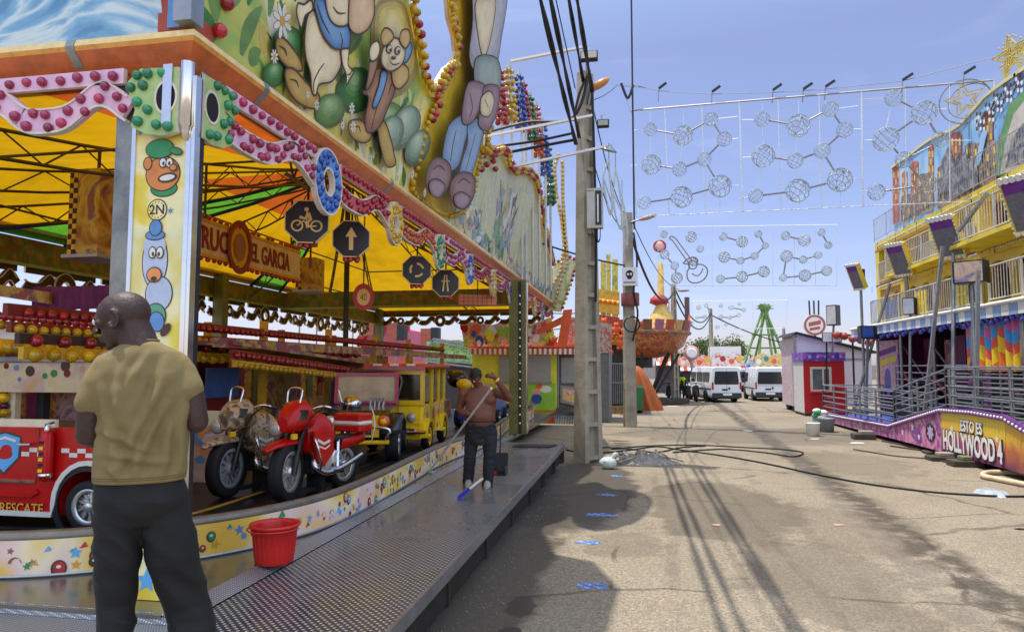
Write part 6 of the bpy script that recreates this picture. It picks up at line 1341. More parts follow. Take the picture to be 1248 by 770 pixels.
sL, eL, wL = m1(130,452), m1(108,532,.0), m1(124,528,.25); sR, eR, wR = m1(217,452), m1(240,513,-.03), m1(226,516,.2)
limb(b, [sL, m1(112,492,.0), eL, eL.lerp(wL,.35), wL], [.050,.052,.045,.047,.03], sk1, 16); limb(b, [sR, m1(233,482,-.02), eR, eR.lerp(wR,.35), wR], [.050,.052,.046,.048,.03], sk1, 16)
hand(b, wL, (wL-eL)+r1*.06, up*1.0-r1*.4, sk1, 1, .8); hand(b, wR, (wR-eR)-r1*.1, up, sk1, -1, .8)
hipL, kL, aL = m1(149,622), m1(140,738,.035), m1(139,872,-.01); hipR, kR, aR = m1(200,622), m1(227,740,.045), m1(258,880,.0)
limb(b, [hipL, kL, aL], [.055,.042,.036], sk1, 16); limb(b, [hipR, kR, aR], [.06,.045,.036], sk1, 16)
for a in (aL, aR): limb(b, [V((a.x, a.y, .46)), V((a.x, a.y, .45))+f1*.14], [.042,.032], sk1, 12)
remeshed(b, 'body', sk1, man, .006, 2, lambda co, n: .0012*mnoise.noise(co*60)+.0006*mnoise.noise(co*160))
eyes(man, hc, hd1, hs)
# T-shirt with sleeves; a sewn hem line runs round its bottom edge
def hem(m, zs):
    nt = m.node_tree; L = nt.links.new; bs = nt.nodes['Principled BSDF']; src = bs.inputs['Base Color'].links[0].from_socket; tc = N(nt, 'ShaderNodeTexCoord'); s = N(nt, 'ShaderNodeSeparateXYZ'); L(tc.outputs['Object'], s.inputs[0]); fac = None
    for z in zs:
        c_ = N(nt, 'ShaderNodeMath', operation='COMPARE'); L(s.outputs[2], c_.inputs[0]); c_.inputs[1].default_value = z; c_.inputs[2].default_value = .0022
        if fac is None: fac = c_.outputs[0]
        else: q = N(nt, 'ShaderNodeMath', operation='MAXIMUM'); L(fac, q.inputs[0]); L(c_.outputs[0], q.inputs[1]); fac = q.outputs[0]
    mx = N(nt, 'ShaderNodeMix', data_type='RGBA', blend_type='MULTIPLY'); L(fac, mx.inputs[0]); L(src, mx.inputs[6]); mx.inputs[7].default_value = (.55,.52,.48,1); L(mx.outputs[2], bs.inputs['Base Color'])
hem(khaki, [m1(171,580).z-.40, m1(171,577.5).z-.40])
b = MB()
ts_ = [(174,415,.052,.056,0),(175,420,.080,.076,0),(176,429,.130,.090,0),(175,439,.160,.098,0),(175,455,.172,.110,-.005),(177,490,.170,.120,-.01),(177,525,.162,.116,-.005),(174,555,.158,.118,0),(171,578,.163,.122,0),(171,585,.161,.120,0)]
b.ring_loft([ringsec(m1(x, y, d), hw, hd_, r1, f1, 30, 2.3) for x, y, hw, hd_, d in ts_], khaki)
limb(b, [m1(136,447), m1(124,468), m1(114,489,.0)], [.066,.067,.065], khaki, 18); limb(b, [m1(210,446), m1(220,458), m1(228,474,-.02)], [.066,.066,.063], khaki, 18)
sc0 = m1(175,500).dot(r1); zt1 = lambda y_: m1(175, y_).z; kx = (m1(185,500)-m1(175,500)).dot(r1)/10
RID = [((225,470),(165,578),.013,.020),((232,480),(190,582),.011,.022),((214,455),(150,560),.008,.022),((128,478),(150,575),.013,.020),((138,470),(175,560),.009,.022),((150,440),(146,520),.008,.016),((205,440),(196,500),.009,.020),
       ((120,520),(190,545),.010,.016),((128,550),(215,560),.009,.015),((215,520),(205,580),.012,.018),((165,500),(178,582),.010,.020),((135,560),(160,582),.011,.014),((182,430),(160,470),.007,.018),((228,500),(222,575),.012,.014),((118,500),(124,580),.010,.014)]
RID = [((x0_-175)*kx, zt1(y0_), (x1_-175)*kx, zt1(y1_), a_, w_) for (x0_, y0_), (x1_, y1_), a_, w_ in RID]
def fold1(co, n):
    s_ = co.dot(r1)-sc0; z = co.z; d = 0
    wob = .02*mnoise.noise(V((s_*6, z*6, 5)))
    for x0_, z0_, x1_, z1_, a_, w_ in RID:
        dx, dz = x1_-x0_, z1_-z0_; L2_ = dx*dx+dz*dz; t = ((s_-x0_)*dx+(z-z0_)*dz)/L2_
        if -.15 < t < 1.15:
            q = ((s_-x0_)*dz-(z-z0_)*dx)/math.sqrt(L2_)+wob; e_ = math.sin(math.pi*max(0, min(1, (t+.15)/1.3)))
            d += a_*e_*(math.exp(-(q/w_)**2)-.8*math.exp(-((q-1.5*w_)/w_)**2))
    d += .004*mnoise.noise(V((s_*22, z*18, 7)))
    return 1.3*d*max(0, 1-abs(n.z))**.5*max(.12, min(1, (z-zt1(586))/.05))
remeshed(b, 't_shirt', khaki, man, .0075, 3, fold1)
b = MB(); P = [ringsec(m1(174, 414.5), .058, .062, r1, f1, 28, 2.0)]; b.tube(P[0], .004, khaki, n=6, closed=True); b.build('collar', man)
b = MB()
for (c, n_, r_) in ((m1(104.5,491,.006), (m1(106,487,.005)-m1(113,470)).normalized(), .070), (m1(240.5,478,-.012), (m1(239,474,-.01)-m1(234,462)).normalized(), .066)): pass
b = MB()
b.ring_loft([ringsec(m1(x, y, d), hw, hd_, r1, f1, 26, 2.2) for x, y, hw, hd_, d in [(171,570,.140,.100,0),(171,588,.150,.106,0),(173,606,.160,.112,0),(174,622,.155,.106,0),(175,637,.11,.085,0)]], trous)
limb(b, [m1(150,598), m1(147,632), m1(144,665,.0), m1(141,700,.02), m1(140,738,.035), m1(141,800,.0), m1(142,882,-.02)], [.080,.086,.078,.069,.063,.060,.060], trous, 20); limb(b, [m1(198,598), m1(202,632), m1(207,665), m1(216,700,.02), m1(227,740,.045), m1(243,805,.0), m1(260,890,-.01)], [.080,.090,.087,.083,.077,.070,.064], trous, 20)
def fold2(co, n):
    s_ = co.dot(r1); z = co.z; k = max(0, min(1, (1.05-z)*3)); q = abs(mnoise.noise(V((s_*5, co.dot(f1)*5, z*22))))
    d = .020*k*(1-2.4*q)+.008*mnoise.noise(V((s_*14, z*8, 2)))
    q2 = abs(mnoise.noise(V((s_*9+z*8, z*6, 9)))); return (d+.013*(1-k)*(1-2*q2))*max(0, 1-abs(n.z))**.5
remeshed(b, 'trousers', trous, man, .009, 3, fold2)
for a, nm in ((aL, 0), (aR, 1)):
    b = MB(); c = V((a.x, a.y, .40)); b.ring_loft([ringsec(c+f1*y+up*(z), w_, .012+.0*y, r1, up*.6+f1*.8, 16) for y, z, w_ in ((-.09,.05,.036),(-.05,.055,.043),(.03,.05,.045),(.12,.035,.05),(.18,.02,.035))], shoe1); b.rbox(c+V((-.05,-.05,0)), c+V((.05,.05,.09)), .03, shoe1); b.build('shoe', man)
# ------------------------------------------------ shirtless man with the pole
B2 = onZ(583, 591, .40); y2 = B2.y; f2 = V((.20,-.98,0)).normalized(); r2 = V((-1,-.2,0)).normalized()   # r2: image left = his right
def m2(px, py, d=0.): return onY(px, py, y2)+f2*d
m_ = thing('person', 'shirtless man in dark jeans with one arm raised, holding a long mop', 'person', B2)
b = MB(); hc = m2(580, 459, .13); hd2 = (f2*.62+V((.22,0,-.85))).normalized(); hs = .118
face(b, hc, hd2, up, hs, sk2)
limb(b, [m2(582,466,.08), m2(586,476,.0)], [.058,.07], sk2, 14)
b.ring_loft([ringsec(m2(x, y, d), hw, hd_, r2, f2, 24) for x, y, hw, hd_, d in [(586,470,.08,.06,.03),(586,475,.16,.09,.02),(586,480,.205,.11,.02),(586,487,.218,.125,.02),(586,496,.205,.135,.03),(586,506,.20,.15,.05),(586,515,.195,.14,.03),(586,528,.19,.12,.0),(587,540,.16,.11,0)]], sk2)
for x_ in (575, 597): b.sphere(m2(x_,487,.10), .085, sk2, sc=(1.2,.6,.75))
b.sphere(m2(586,506,.12), .13, sk2, sc=(1.15,.6,.8))
sR2, eR2, wR2 = m2(565,480,.0), m2(560,500,-.02), m2(566,502,.27); sL2, eL2, wL2 = m2(606,478,.0), m2(622,486,.10), m2(603,459,.30)
limb(b, [sR2, sR2.lerp(eR2,.5), eR2, eR2.lerp(wR2,.4), wR2], [.072,.060,.046,.048,.032], sk2, 14); limb(b, [sL2, sL2.lerp(eL2,.5), eL2, eL2.lerp(wL2,.4), wL2], [.072,.060,.047,.048,.032], sk2, 14)
hand(b, wR2, V((.8,-.35,.0)), V((-.2,-.8,.5)), sk2, 1, 1.25); hand(b, wL2, V((-1,.05,.25)), V((.2,-.8,.5)), sk2, -1, .5)
h1, k1, a1_ = m2(576,532), m2(573,556,.03), m2(571,583,-.01); h2, k2, a2_ = m2(597,532), m2(597,558,.04), m2(594,588,.06)
limb(b, [h1, k1, a1_], [.085,.058,.042], sk2); limb(b, [h2, k2, a2_], [.085,.058,.042], sk2)
remeshed(b, 'body', sk2, m_, .011, 3)
eyes(m_, hc, hd2, hs)
b = MB(); rt = Matrix((hd2.cross(up).normalized(), hd2, hd2.cross(up).normalized().cross(hd2))).transposed(); uu = rt.col[2]
b.sphere(hc+uu*.30*hs-hd2*.12*hs, hs*.86, hairm, 18, 12, (.82,.98,.78), rt); b.sphere(hc-uu*.1*hs-hd2*.45*hs, hs*.6, hairm, 14, 10, (.95,.7,.9), rt)
remeshed(b, 'hair', hairm, m_, .012, 1, lambda co, n: .008*mnoise.noise(co*70))
b = MB(); b.lathe([(.036,-.015),(.04,-.01),(.04,.01),(.036,.015)], eL2.lerp(wL2,.88), tyel, n=14, axis=(wL2-eL2)); b.build('wristband', m_)
b = MB(); b.ring_loft([ringsec(m2(x, y, d), hw, hd_, r2, f2, 24) for x, y, hw, hd_, d in [(586,511,.195,.135,.03),(586,520,.205,.14,.01),(586,530,.20,.13,0),(586,541,.18,.11,0)]], jean)
limb(b, [m2(576,528), m2(573,556,.03), m2(571,578,-.01), m2(570,586,-.02)], [.100,.080,.069,.069], jean, 18); limb(b, [m2(597,528), m2(597,558,.04), m2(595,582,.05), m2(594,591,.05)], [.100,.080,.069,.069], jean, 18)
remeshed(b, 'jeans', jean, m_, .012, 3, lambda co, n: .012*(1-2*abs(mnoise.noise(V((co.x*7, co.y*7, co.z*15))))))
b = MB(); b.tube(ringsec(m2(586,512,.03), .198, .138, r2, f2, 24), .016, M('belt','2a1c14',.6), n=6, closed=True); b.build('belt', m_)
for a in (a1_, a2_):
    b = MB(); c = V((a.x, a.y, .402)); b.ring_loft([[c+f2*y+r2*x*w_+up*z for x, z in ((-1,0),(1,0),(.9,h*.6),(.4,h),(-.4,h),(-.9,h*.6))] for y, w_, h in ((-.10,.035,.08),(-.04,.045,.10),(.05,.048,.085),(.14,.05,.06),(.2,.03,.035))], shoe2, smooth=True); b.build('shoe', m_)
# ---- what they hold and use
pa, pb = onZ(524, 573, .47), m2(599.5, 471, .75); pd = (pb-pa)
b = MB(); b.tube([pa, pb], .016, whited, n=8); t = thing('mop', 'long pale mop handle held slantwise across the shirtless man\'s chest', 'mop', (pa.x, pa.y, .41)); b.build('handle', t)
b = MB()
for i in range(26):
    a = i*.6; b.tube([pa, pa+V((.03*math.cos(a), .03*math.sin(a), -.01)), V((pa.x+.11*math.cos(a), pa.y+.09*math.sin(a), .43))], .008, M('mop_yarn','8fa4ac',.9,var=.3), n=4)
b.build('mop_head', t)
g1, g2 = onZ(559, 606, .42), onZ(588, 583, .66)
t = thing('scrubbing_brush', 'blue-headed brush with a white handle near the shirtless man\'s feet', 'brush', (g1.x, g1.y, .41)); b = MB(); b.tube([g1.lerp(g2,.45), g2], .016, white, n=8); b.build('handle', t)
b = MB(); d = (g2-g1).normalized(); b.beam(g1, g1.lerp(g2,.48), .07, .035, M('brush_blue','2c2fa8',.4)); b.beam(g1-V((0,0,.02)), g1.lerp(g2,.3)-V((0,0,.02)), .06, .03, M('bristle','5a58c8',.8)); b.build('brush_head', t)
dp = onZ(607, 578, .41); t = thing('dustpan', 'tall black dustpan with a red edge standing behind the shirtless man\'s leg', 'dustpan', dp)
b = MB(); b.boxf(dp+V((-.12,-.05,.0)), (.24,0,0), (0,.2,0), (0,0,.012), blackp); b.boxf(dp+V((-.10,.13,.0)), (.22,0,0), (0,.02,0), (0,.05,.30), blackp); b.boxf(dp+V((-.12,-.05,.012)), (.012,0,0), (0,.2,0), (0,0,.12), blackp); b.boxf(dp+V((.108,-.05,.012)), (.012,0,0), (0,.2,0), (0,0,.12), blackp); b.tube([dp+V((0,.16,.28)), dp+V((0,.2,.75))], .012, blackp, n=6); b.build('pan', t)
b = MB(); b.boxf(dp+V((-.11,-.062,.002)), (.1,0,0), (0,.012,0), (0,0,.06), tred); b.build('red_edge', t)
# red bucket
bk = onZ(334, 684, .449); t = thing('bucket', 'bright red plastic bucket standing on the wet deck rim', 'bucket', bk)
redp = M('bucket_red', 'd4231a', .38, var=.08, scale=2, coat=.1, trans=.12)
b = MB(); b.lathe([(.02,.0),(.145,.0),(.15,.01),(.158,.12),(.178,.275),(.198,.282),(.20,.292),(.198,.305),(.172,.302),(.165,.28),(.148,.12),(.138,.02),(.02,.015)], bk, redp, n=40)
for a in (-2.2, .9): b.box(bk+V((.17*math.cos(a)-.02,.17*math.sin(a)-.02,.235)), bk+V((.17*math.cos(a)+.02,.17*math.sin(a)+.02,.28)), redp)
b.build('pail', t)
b = MB()
for k in range(24):
    a = 2*math.pi*k/24; b.tube([bk+V((.153*math.cos(a),.153*math.sin(a),.05)), bk+V((.171*math.cos(a),.171*math.sin(a),.23))], .004, redp, n=4)
b.build('ribs', t)
b = MB(); b.tube([bk+V((.2*math.cos(a), .2*math.sin(a)*.94-.03, .27+.0-.03*math.sin(a)**2*0)) for a in [math.pi+math.pi*i/14 for i in range(15)]], .006, redp, n=5); b.build('handle', t)
# ================================================================== funhouse on the right
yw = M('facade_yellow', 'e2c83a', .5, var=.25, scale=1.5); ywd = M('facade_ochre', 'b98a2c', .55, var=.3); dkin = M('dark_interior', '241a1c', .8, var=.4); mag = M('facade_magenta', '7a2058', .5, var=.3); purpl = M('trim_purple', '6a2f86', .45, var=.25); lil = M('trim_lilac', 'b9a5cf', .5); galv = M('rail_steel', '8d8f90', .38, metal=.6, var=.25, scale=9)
FX = 9.0; Y0, Y1 = 7.5, 28.8
fun = thing('funhouse', 'tall yellow funhouse with balconies, railed front platform and a painted city backdrop on top', 'funhouse', (FX+1.5, 18, 0))
# base + platform
grad_n = [0]
def grad_mat(name, stops, z0, z1, noisy=.25):
    m, nt, b = newmat(name); L = nt.links.new; tc = N(nt, 'ShaderNodeTexCoord'); s = N(nt, 'ShaderNodeSeparateXYZ'); L(tc.outputs['Object'], s.inputs[0])
    nz = N(nt, 'ShaderNodeTexNoise'); nz.inputs['Scale'].default_value = 2.5; nz.inputs['Detail'].default_value = 5; L(tc.outputs['Object'], nz.inputs['Vector'])
    mr = N(nt, 'ShaderNodeMapRange'); mr.inputs['From Min'].default_value = z0; mr.inputs['From Max'].default_value = z1; L(s.outputs[2], mr.inputs['Value'])
    a = N(nt, 'ShaderNodeMath', operation='MULTIPLY_ADD'); L(nz.outputs['Fac'], a.inputs[0]); a.inputs[1].default_value = noisy*2; a.inputs[2].default_value = -noisy
    q = N(nt, 'ShaderNodeMath', operation='ADD'); L(mr.outputs[0], q.inputs[0]); L(a.outputs[0], q.inputs[1])
    r = ramp(nt, stops); L(q.outputs[0], r.inputs[0]); L(r.outputs[0], b.inputs['Base Color']); b.inputs['Roughness'].default_value = .4
    return m
XF = 6.58
sgm = grad_mat('banner_print', [(.0,'7a2a6a'),(.3,'a8447a'),(.5,'d08a4a'),(.7,'e0bb3a'),(1,'e2c83e')], .18, .95)
sg2 = mural('banner_purple', [(.25,'4a2a6e'),(.42,'8a4a90'),(.52,'c06a9a'),(.6,'d9a0b0'),(.72,'5a4a9a'),(.85,'d8a04a')], 2.5, 2.0)
frZ = Fr((XF, 0, 0), (0,-1,0), (0,0,1)); zz = lambda px, py: frZ.uv(onX(px, py, XF))
b = MB()
tp = [(1010,506),(1085,520),(1147,501),(1186,504),(1225,511),(1250,526),(1300,552)]; bt = [(1300,594),(1248,577),(1225,571),(1147,550),(1085,534),(1010,514)]
b.plate([zz(1087,520),zz(1147,502),zz(1147,550),zz(1087,534)], frZ, -.05, 0, sg2); b.plate([zz(1147.3,502),zz(1186,505),zz(1225,512),zz(1225,571),zz(1147.3,550)], frZ, -.05, 0, sgm); b.plate([zz(1225.5,512),zz(1250,527),zz(1300,553),zz(1300,594),zz(1225.5,571)], frZ, -.05, 0, grad_mat('banner_print_orange', [(0,'6a2a5a'),(.35,'b8683a'),(.7,'dcae3a'),(1,'d8a83a')], .2, .9, .4))
b.plate([zz(1010,506),zz(1086.5,520),zz(1086.5,534),zz(1010,514)], frZ, -.05, 0, sg2)
pn = b.build('platform_banner', fun)
b = MB(); P = [zz(*p) for p in tp]; b.strip([(x, y+.03) for x, y in P], .055, frZ, -.03, .05, purpl); b.build('banner_rim', fun)
b = MB()
for p in along(P, .13): b.sphere(frZ.p(p.x, p.y+.03, .06), .028, white, 6, 4)
o = b.build('rim_lamps', fun); o['kind'] = 'stuff'
b = MB(); ld = M('letter_shadow','241420',.5); lw = M('letter_white','e8e6e2',.4,var=.06)
u, v = zz(1184,527); b.text('ESTO ES', frZ, u, v-.02, .34, .002, .006, ld, bold=.075, squash=.8); b.text('ESTO ES', frZ, u-.0, v, .33, .007, .014, lw, bold=.02, squash=.8)
b.build('lettering', fun); b = MB(); u, v = zz(1186,552); b.text('HOLLYWOOD 4', frZ, u-.1, v-.08, .60, .002, .006, ld, bold=.085, squash=.60); b.text('HOLLYWOOD 4', frZ, u-.1, v-.05, .58, .007, .014, lw, bold=.03, squash=.605)
for x, y in ((1160,522),(1215,535),(1155,540),(1220,560)): b.flat(starp(*zz(x, y), .08), frZ, .003, lw)
u, v = zz(1134,527); b.ell(u, v, .28, .22, frZ, .002, ld); b.flat(starp(u, v, .2, .6, 7), frZ, .004, lil)
for x, y, r in ((1100,526,.1),(1112,520,.12),(1120,532,.09)): b.flat(starp(*zz(x, y), r), frZ, .003, lw)
b.build('lettering', fun)
yr0, yr1 = onX(1147,500,XF).y, onX(1085,520,XF).y
b = MB(); b.box((XF+.05, Y0, .72), (FX, yr0, .86), steel); b.box((XF+.05, yr1, .14), (FX, 27.9, .26), M('platform_blue','3d55a8',.5,var=.3)); b.boxf((XF+.05, yr0, .72), (2.4,0,0), (0, yr1-yr0, -.56), (0,0,.13), steel)
for i in range(9): b.box((XF+.3, 8+2.4*i, 0), (XF+.5, 8.2+2.4*i, .14 if 8+2.4*i > yr0 else .72), rust)
b.box((FX, Y0, 0), (FX+3, Y1, .8), dsteel); b.build('platform', fun)
# rails
def rail(P0, P1, h, nb, name='guard_rail', vert=False, m=galv, r=.022):
    b = MB(); P0, P1 = V(P0), V(P1); L = (P1-P0).length; n = max(1, int(L/1.3))
    for i in range(n+1):
        p = P0.lerp(P1, i/n); b.cyl(p, p+V((0,0,h)), r*1.3, m, n=6)
    if vert:
        for z in (.06, h): b.cyl(P0+V((0,0,z)), P1+V((0,0,z)), r, m, n=6)
        k = int(L/.13)
        for i in range(k): p = P0.lerp(P1, (i+.5)/k); b.cyl(p+V((0,0,.06)), p+V((0,0,h)), r*.55, m, n=4, caps=False)
    else:
        for i in range(nb): z = .12+(h-.12)*i/(nb-1); b.cyl(P0+V((0,0,z)), P1+V((0,0,z)), r, m, n=6)
    return b.build(name, fun)
rail((XF+.12, 10.2, .86), (XF+.12, yr0, .86), 1.15, 6); rail((XF+.12, yr0, .86), (XF+.12, yr1, .3), 1.1, 6); rail((XF+.12, yr1, .26), (XF+.12, 27.8, .26), 1.1, 6, m=steel)
for y in (25, 22.6, 18.2, 15.4, 12.4):
    b = MB()
    for k in range(6): b.box((FX+.1+.0*k, y+.26*k, .82+.16*k), (FX+.75, y+.26*k+.24, .86+.16*k), steel)
    b.beam((FX+.08, y-.1, .8), (FX+.08, y+1.6, 1.85), .05, .12, M('stair_red','a8402e',.5,var=.25)); b.beam((FX+.12, y-.1, 1.7), (FX+.12, y+1.6, 2.75), .04, .04, galv); b.build('inner_stair', fun)
    b = MB(); b.box((FX+.85, y-.9, .8), (FX+.9, y+.1, 2.9), [sg2, mural('panel_prints', [(.25,'3a2a5a'),(.45,'a05a7a'),(.55,'d0a050'),(.7,'5a4a8a')], 1.8, 2)][int(y) % 2]); b.build('inner_panel', fun)
rail((XF+.12, 27.8, .26), (8.8, 27.8, .26), 1.1, 5); rail((7.5, 12, .86), (7.5, 18.6, .86), 1.1, 6); rail((8.3, 10, .86), (8.3, 25, .86), 1.2, 6); rail((7.3, 19.5, .3), (7.3, 26, .3), 1.05, 6); rail((XF+.12, yr0-.2, .86), (8.4, yr0-.2, .86), 1.1, 6); rail((XF+.12, 13.5, .86), (8.4, 13.5, .86), 1.1, 6)
# storeys
b = MB()
for lo, hi in (((FX, Y0, 3.34), (FX+3, Y1, 3.5)), ((FX, Y0, 4.92), (FX+3, Y1, 5.16)), ((FX, Y0, 6.42), (FX+3, Y1, 6.78))): b.box(lo, hi, yw)
py = [28.8-.4, 25.9, 23.3, 20.4, 17.2, 13.5, 9]
for y in py: b.box((FX+.003, y, 3.5), (FX+.4, y+.4, 4.92), yw); b.box((FX+.003, y, 5.16), (FX+.4, y+.4, 6.42), yw)
b.box((FX+.01, Y1-.05, 3.5), (FX+3, Y1-.003, 6.42), yw); b.box((FX+.01, Y1-.04, .8), (FX+3, Y1-.01, 3.34), mag)
b.build('storey_frame', fun)
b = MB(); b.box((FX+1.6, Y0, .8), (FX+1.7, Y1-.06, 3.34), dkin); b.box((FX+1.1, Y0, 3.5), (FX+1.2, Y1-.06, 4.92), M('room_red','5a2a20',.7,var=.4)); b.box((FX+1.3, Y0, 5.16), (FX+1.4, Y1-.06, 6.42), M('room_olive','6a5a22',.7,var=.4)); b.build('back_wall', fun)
b = MB()
fA = Fr((FX+.05, 0, 0), (0,-1,0), (0,0,1))
for i in range(len(py)-1):      # arches of the lower gallery
    ya, yb = py[i], py[i+1]+.4; n = max(1, round((ya-yb)/1.25))
    for k in range(n):
        a, c = -ya+(ya-yb)*k/n, -ya+(ya-yb)*(k+1)/n; w_ = c-a; A = [(a, 4.92), (a, 3.5), (a+.09, 3.5), (a+.09, 4.3)]+[(a+w_/2-(w_/2-.09)*math.cos(t), 4.3+.45*math.sin(t)) for t in [math.pi*j/10 for j in range(1, 10)]]+[(c-.09, 4.3), (c-.09, 3.5), (c, 3.5), (c, 4.92)]
        b.plate(A, fA, -.12, 0, ywd if i < 1 else yw)
b.build('arcade', fun)
for y, h in ((24.6,1.15),(21.6,1.2),(19,1.1),(15.5,1.2)):
    b = MB(); b.box((FX+.6, y-.3, 5.17), (FX+.75, y+.3, 6.41), yw if int(y) % 2 else mag); b.build('inner_column', fun); b = MB(); b.box((FX+.5, y-1.1, 5.2), (FX+.6, y-.95, 6.4), ywd); b.build('inner_column', fun)
b = MB(); rq = random.Random(3)
for z in (6.62, 5.05, 3.42):
    for i in range(150):
        if rq.random() > .05: b.sphere((FX-.02, 9+(Y1-9.2)*i/150, z), .033, white, 6, 4)
o = b.build('edge_lamps', fun); o['kind'] = 'stuff'
b = MB()
for i in range(11): y = 9.2+1.93*i; b.box((FX-.006, y, 6.43), (FX-.001, y+.03, 6.77), dkin); b.box((FX-.006, y+.8, 4.93), (FX-.001, y+.83, 5.15), dkin)
b.box((FX-.012, 9, 6.44), (FX-.002, Y1, 6.5), ywd); b.box((FX-.012, 9, 5.10), (FX-.002, Y1, 5.15), mag); b.build('panel_joints', fun)
# balconies
def ball(y0, y1, z, out, m=None):
    b = MB(); b.box((FX-out, y0, z-.1), (FX-.002, y1, z), m or yw); b.build('balcony_floor', fun); rail((FX-out+.05, y0, z), (FX-out+.05, y1, z), .85, 2, 'balcony_rail', True, M('balcony_rail_white','c6c3bd',.45,metal=.3)); 
ball(19.0, 27.4, 3.56, .7); ball(11, 18.4, 3.56, .8); ball(21.3, 26.0, 5.2, .6); ball(15, 20.5, 5.2, .9)
rail((FX-.05, 20.6, 5.18), (FX-.05, 28.3, 5.18), .75, 2, 'balcony_rail', True, M('balcony_rail_white'))
for y in (22.4, 19.8, 16.4):
    b = MB(); b.box((FX-.655, y, 3.9), (FX-.605, y+.78, 3.96), yw)
    for k in range(4): b.box((FX-.66, y+.22*k, 3.57), (FX-.60, y+.22*k+.12, 4.3), yw)
    b.build('slatted_gate', fun)
b = MB(); b.box((FX-.5, 25.2, 3.57), (FX-.44, 26.3, 4.3), M('blue_panel')); b.build('blue_panel', fun)
# upper street lamp fringe (blue and white awning with lilac lamps)
b = MB(); n = 60
for i in range(n):
    y = Y0+(Y1-Y0)*i/n; b.boxf((FX-.95, y, 3.16), (0,(Y1-Y0)/n*.94,0), (0,0,.26), (-.02,0,0), white if i % 2 else M('awning_blue','8fa8cf',.5))
b.box((FX-.93, Y0, 3.36), (FX-.01, Y1-.02, 3.44), M('awning_top','b9c4d6',.5)); b.cyl((FX-.98, Y0, 3.46), (FX-.98, Y1, 3.46), .05, white, n=8); b.build('awning', fun)
b = MB()
for i in range(170):
    y = 9+(Y1-9.2)*i/170; b.sphere((FX-.9+.1*(i % 2), y, 3.05+.05*(i % 3)), .07, M('lamp_violet','4a44b0',.25,coat=.5), 6, 4)
o = b.build('fringe_lamps', fun); o['kind'] = 'stuff'
# lower storey: posts, posters
for y in (26.2, 24, 21.5, 19.2, 16.8, 14):
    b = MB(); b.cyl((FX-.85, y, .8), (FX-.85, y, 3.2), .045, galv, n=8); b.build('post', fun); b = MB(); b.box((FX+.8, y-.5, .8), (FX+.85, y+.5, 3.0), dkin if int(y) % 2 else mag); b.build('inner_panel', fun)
frW = Fr((FX-.1, 0, 0), (0,-1,0), (0,0,1)); ww = lambda px, py_: frW.uv(onX(px, py_, FX-.1))
b = MB(); b.plate([ww(1068,416),ww(1094,414),ww(1094,474),ww(1068,474)], frW, -.05, 0, mural('poster_pink', [(.25,'6a4a8a'),(.45,'c08aa8'),(.55,'d9b8b0'),(.65,'d0a060'),(.8,'8a5a9a')], 1.6, 1.5)); b.strip([ww(1070,432),ww(1092,424)], .1, frW, .002, .004, purpl); b.strip([ww(1070,444),ww(1092,436)], .1, frW, .002, .004, yw); u, v = ww(1082,465); b.ell(u, v, .35, .5, frW, .003, M('poster_violet','6a64a0',.5)); b.build('poster', fun)
# zigzag curtain
czm = None
def zig_mat():
    m, nt, b = newmat('zigzag_curtain'); L = nt.links.new; tc = N(nt, 'ShaderNodeTexCoord'); s = N(nt, 'ShaderNodeSeparateXYZ'); L(tc.outputs['Object'], s.inputs[0])
    pp = N(nt, 'ShaderNodeMath', operation='PINGPONG'); L(s.outputs[1], pp.inputs[0]); pp.inputs[1].default_value = .55
    a = N(nt, 'ShaderNodeMath', operation='MULTIPLY_ADD'); L(pp.outputs[0], a.inputs[0]); a.inputs[1].default_value = 1.1; L(s.outputs[2], a.inputs[2])
    f = N(nt, 'ShaderNodeMath', operation='MULTIPLY'); L(a.outputs[0], f.inputs[0]); f.inputs[1].default_value = .5
    fr_ = N(nt, 'ShaderNodeMath', operation='FRACT'); L(f.outputs[0], fr_.inputs[0])
    r = ramp(nt, [(0,'e8741e'),(.2,'f0c82a'),(.38,'e8604a'),(.5,'4aa0e0'),(.64,'e86aa0'),(.76,'60c8c0'),(.86,'f0a030')], 'CONSTANT'); L(fr_.outputs[0], r.inputs[0]); L(r.outputs[0], b.inputs['Base Color']); b.inputs['Roughness'].default_value = .7; return m
zg = zig_mat(); b = MB(); ya, yb = onX(1178,420,FX-.7).y, onX(1262,420,FX-.7).y; n = 70; za = 3.12; zb2 = onX(1190,452,FX-.7).z
T_ = [V((FX-.7+.10*math.sin(i*.9), ya+(yb-ya)*i/n, za)) for i in range(n+1)]; b.add(T_+[p+V((0,0,zb2-za)) for p in T_], [(i, i+1, n+2+i, n+1+i) for i in range(n)], zg, True); b.build('zigzag_curtain', fun)
cx = onX(1188, 455, 7.4); b = MB(); b.lathe([(.02,.4),(.05,.36),(.1,.2),(.07,.05),(.12,-.15),(.16,-.33),(.12,-.36)], cx, M('purple_sack','5a2a5a',.8,var=.4,bump=.4), n=14); b.build('rolled_banner', fun)
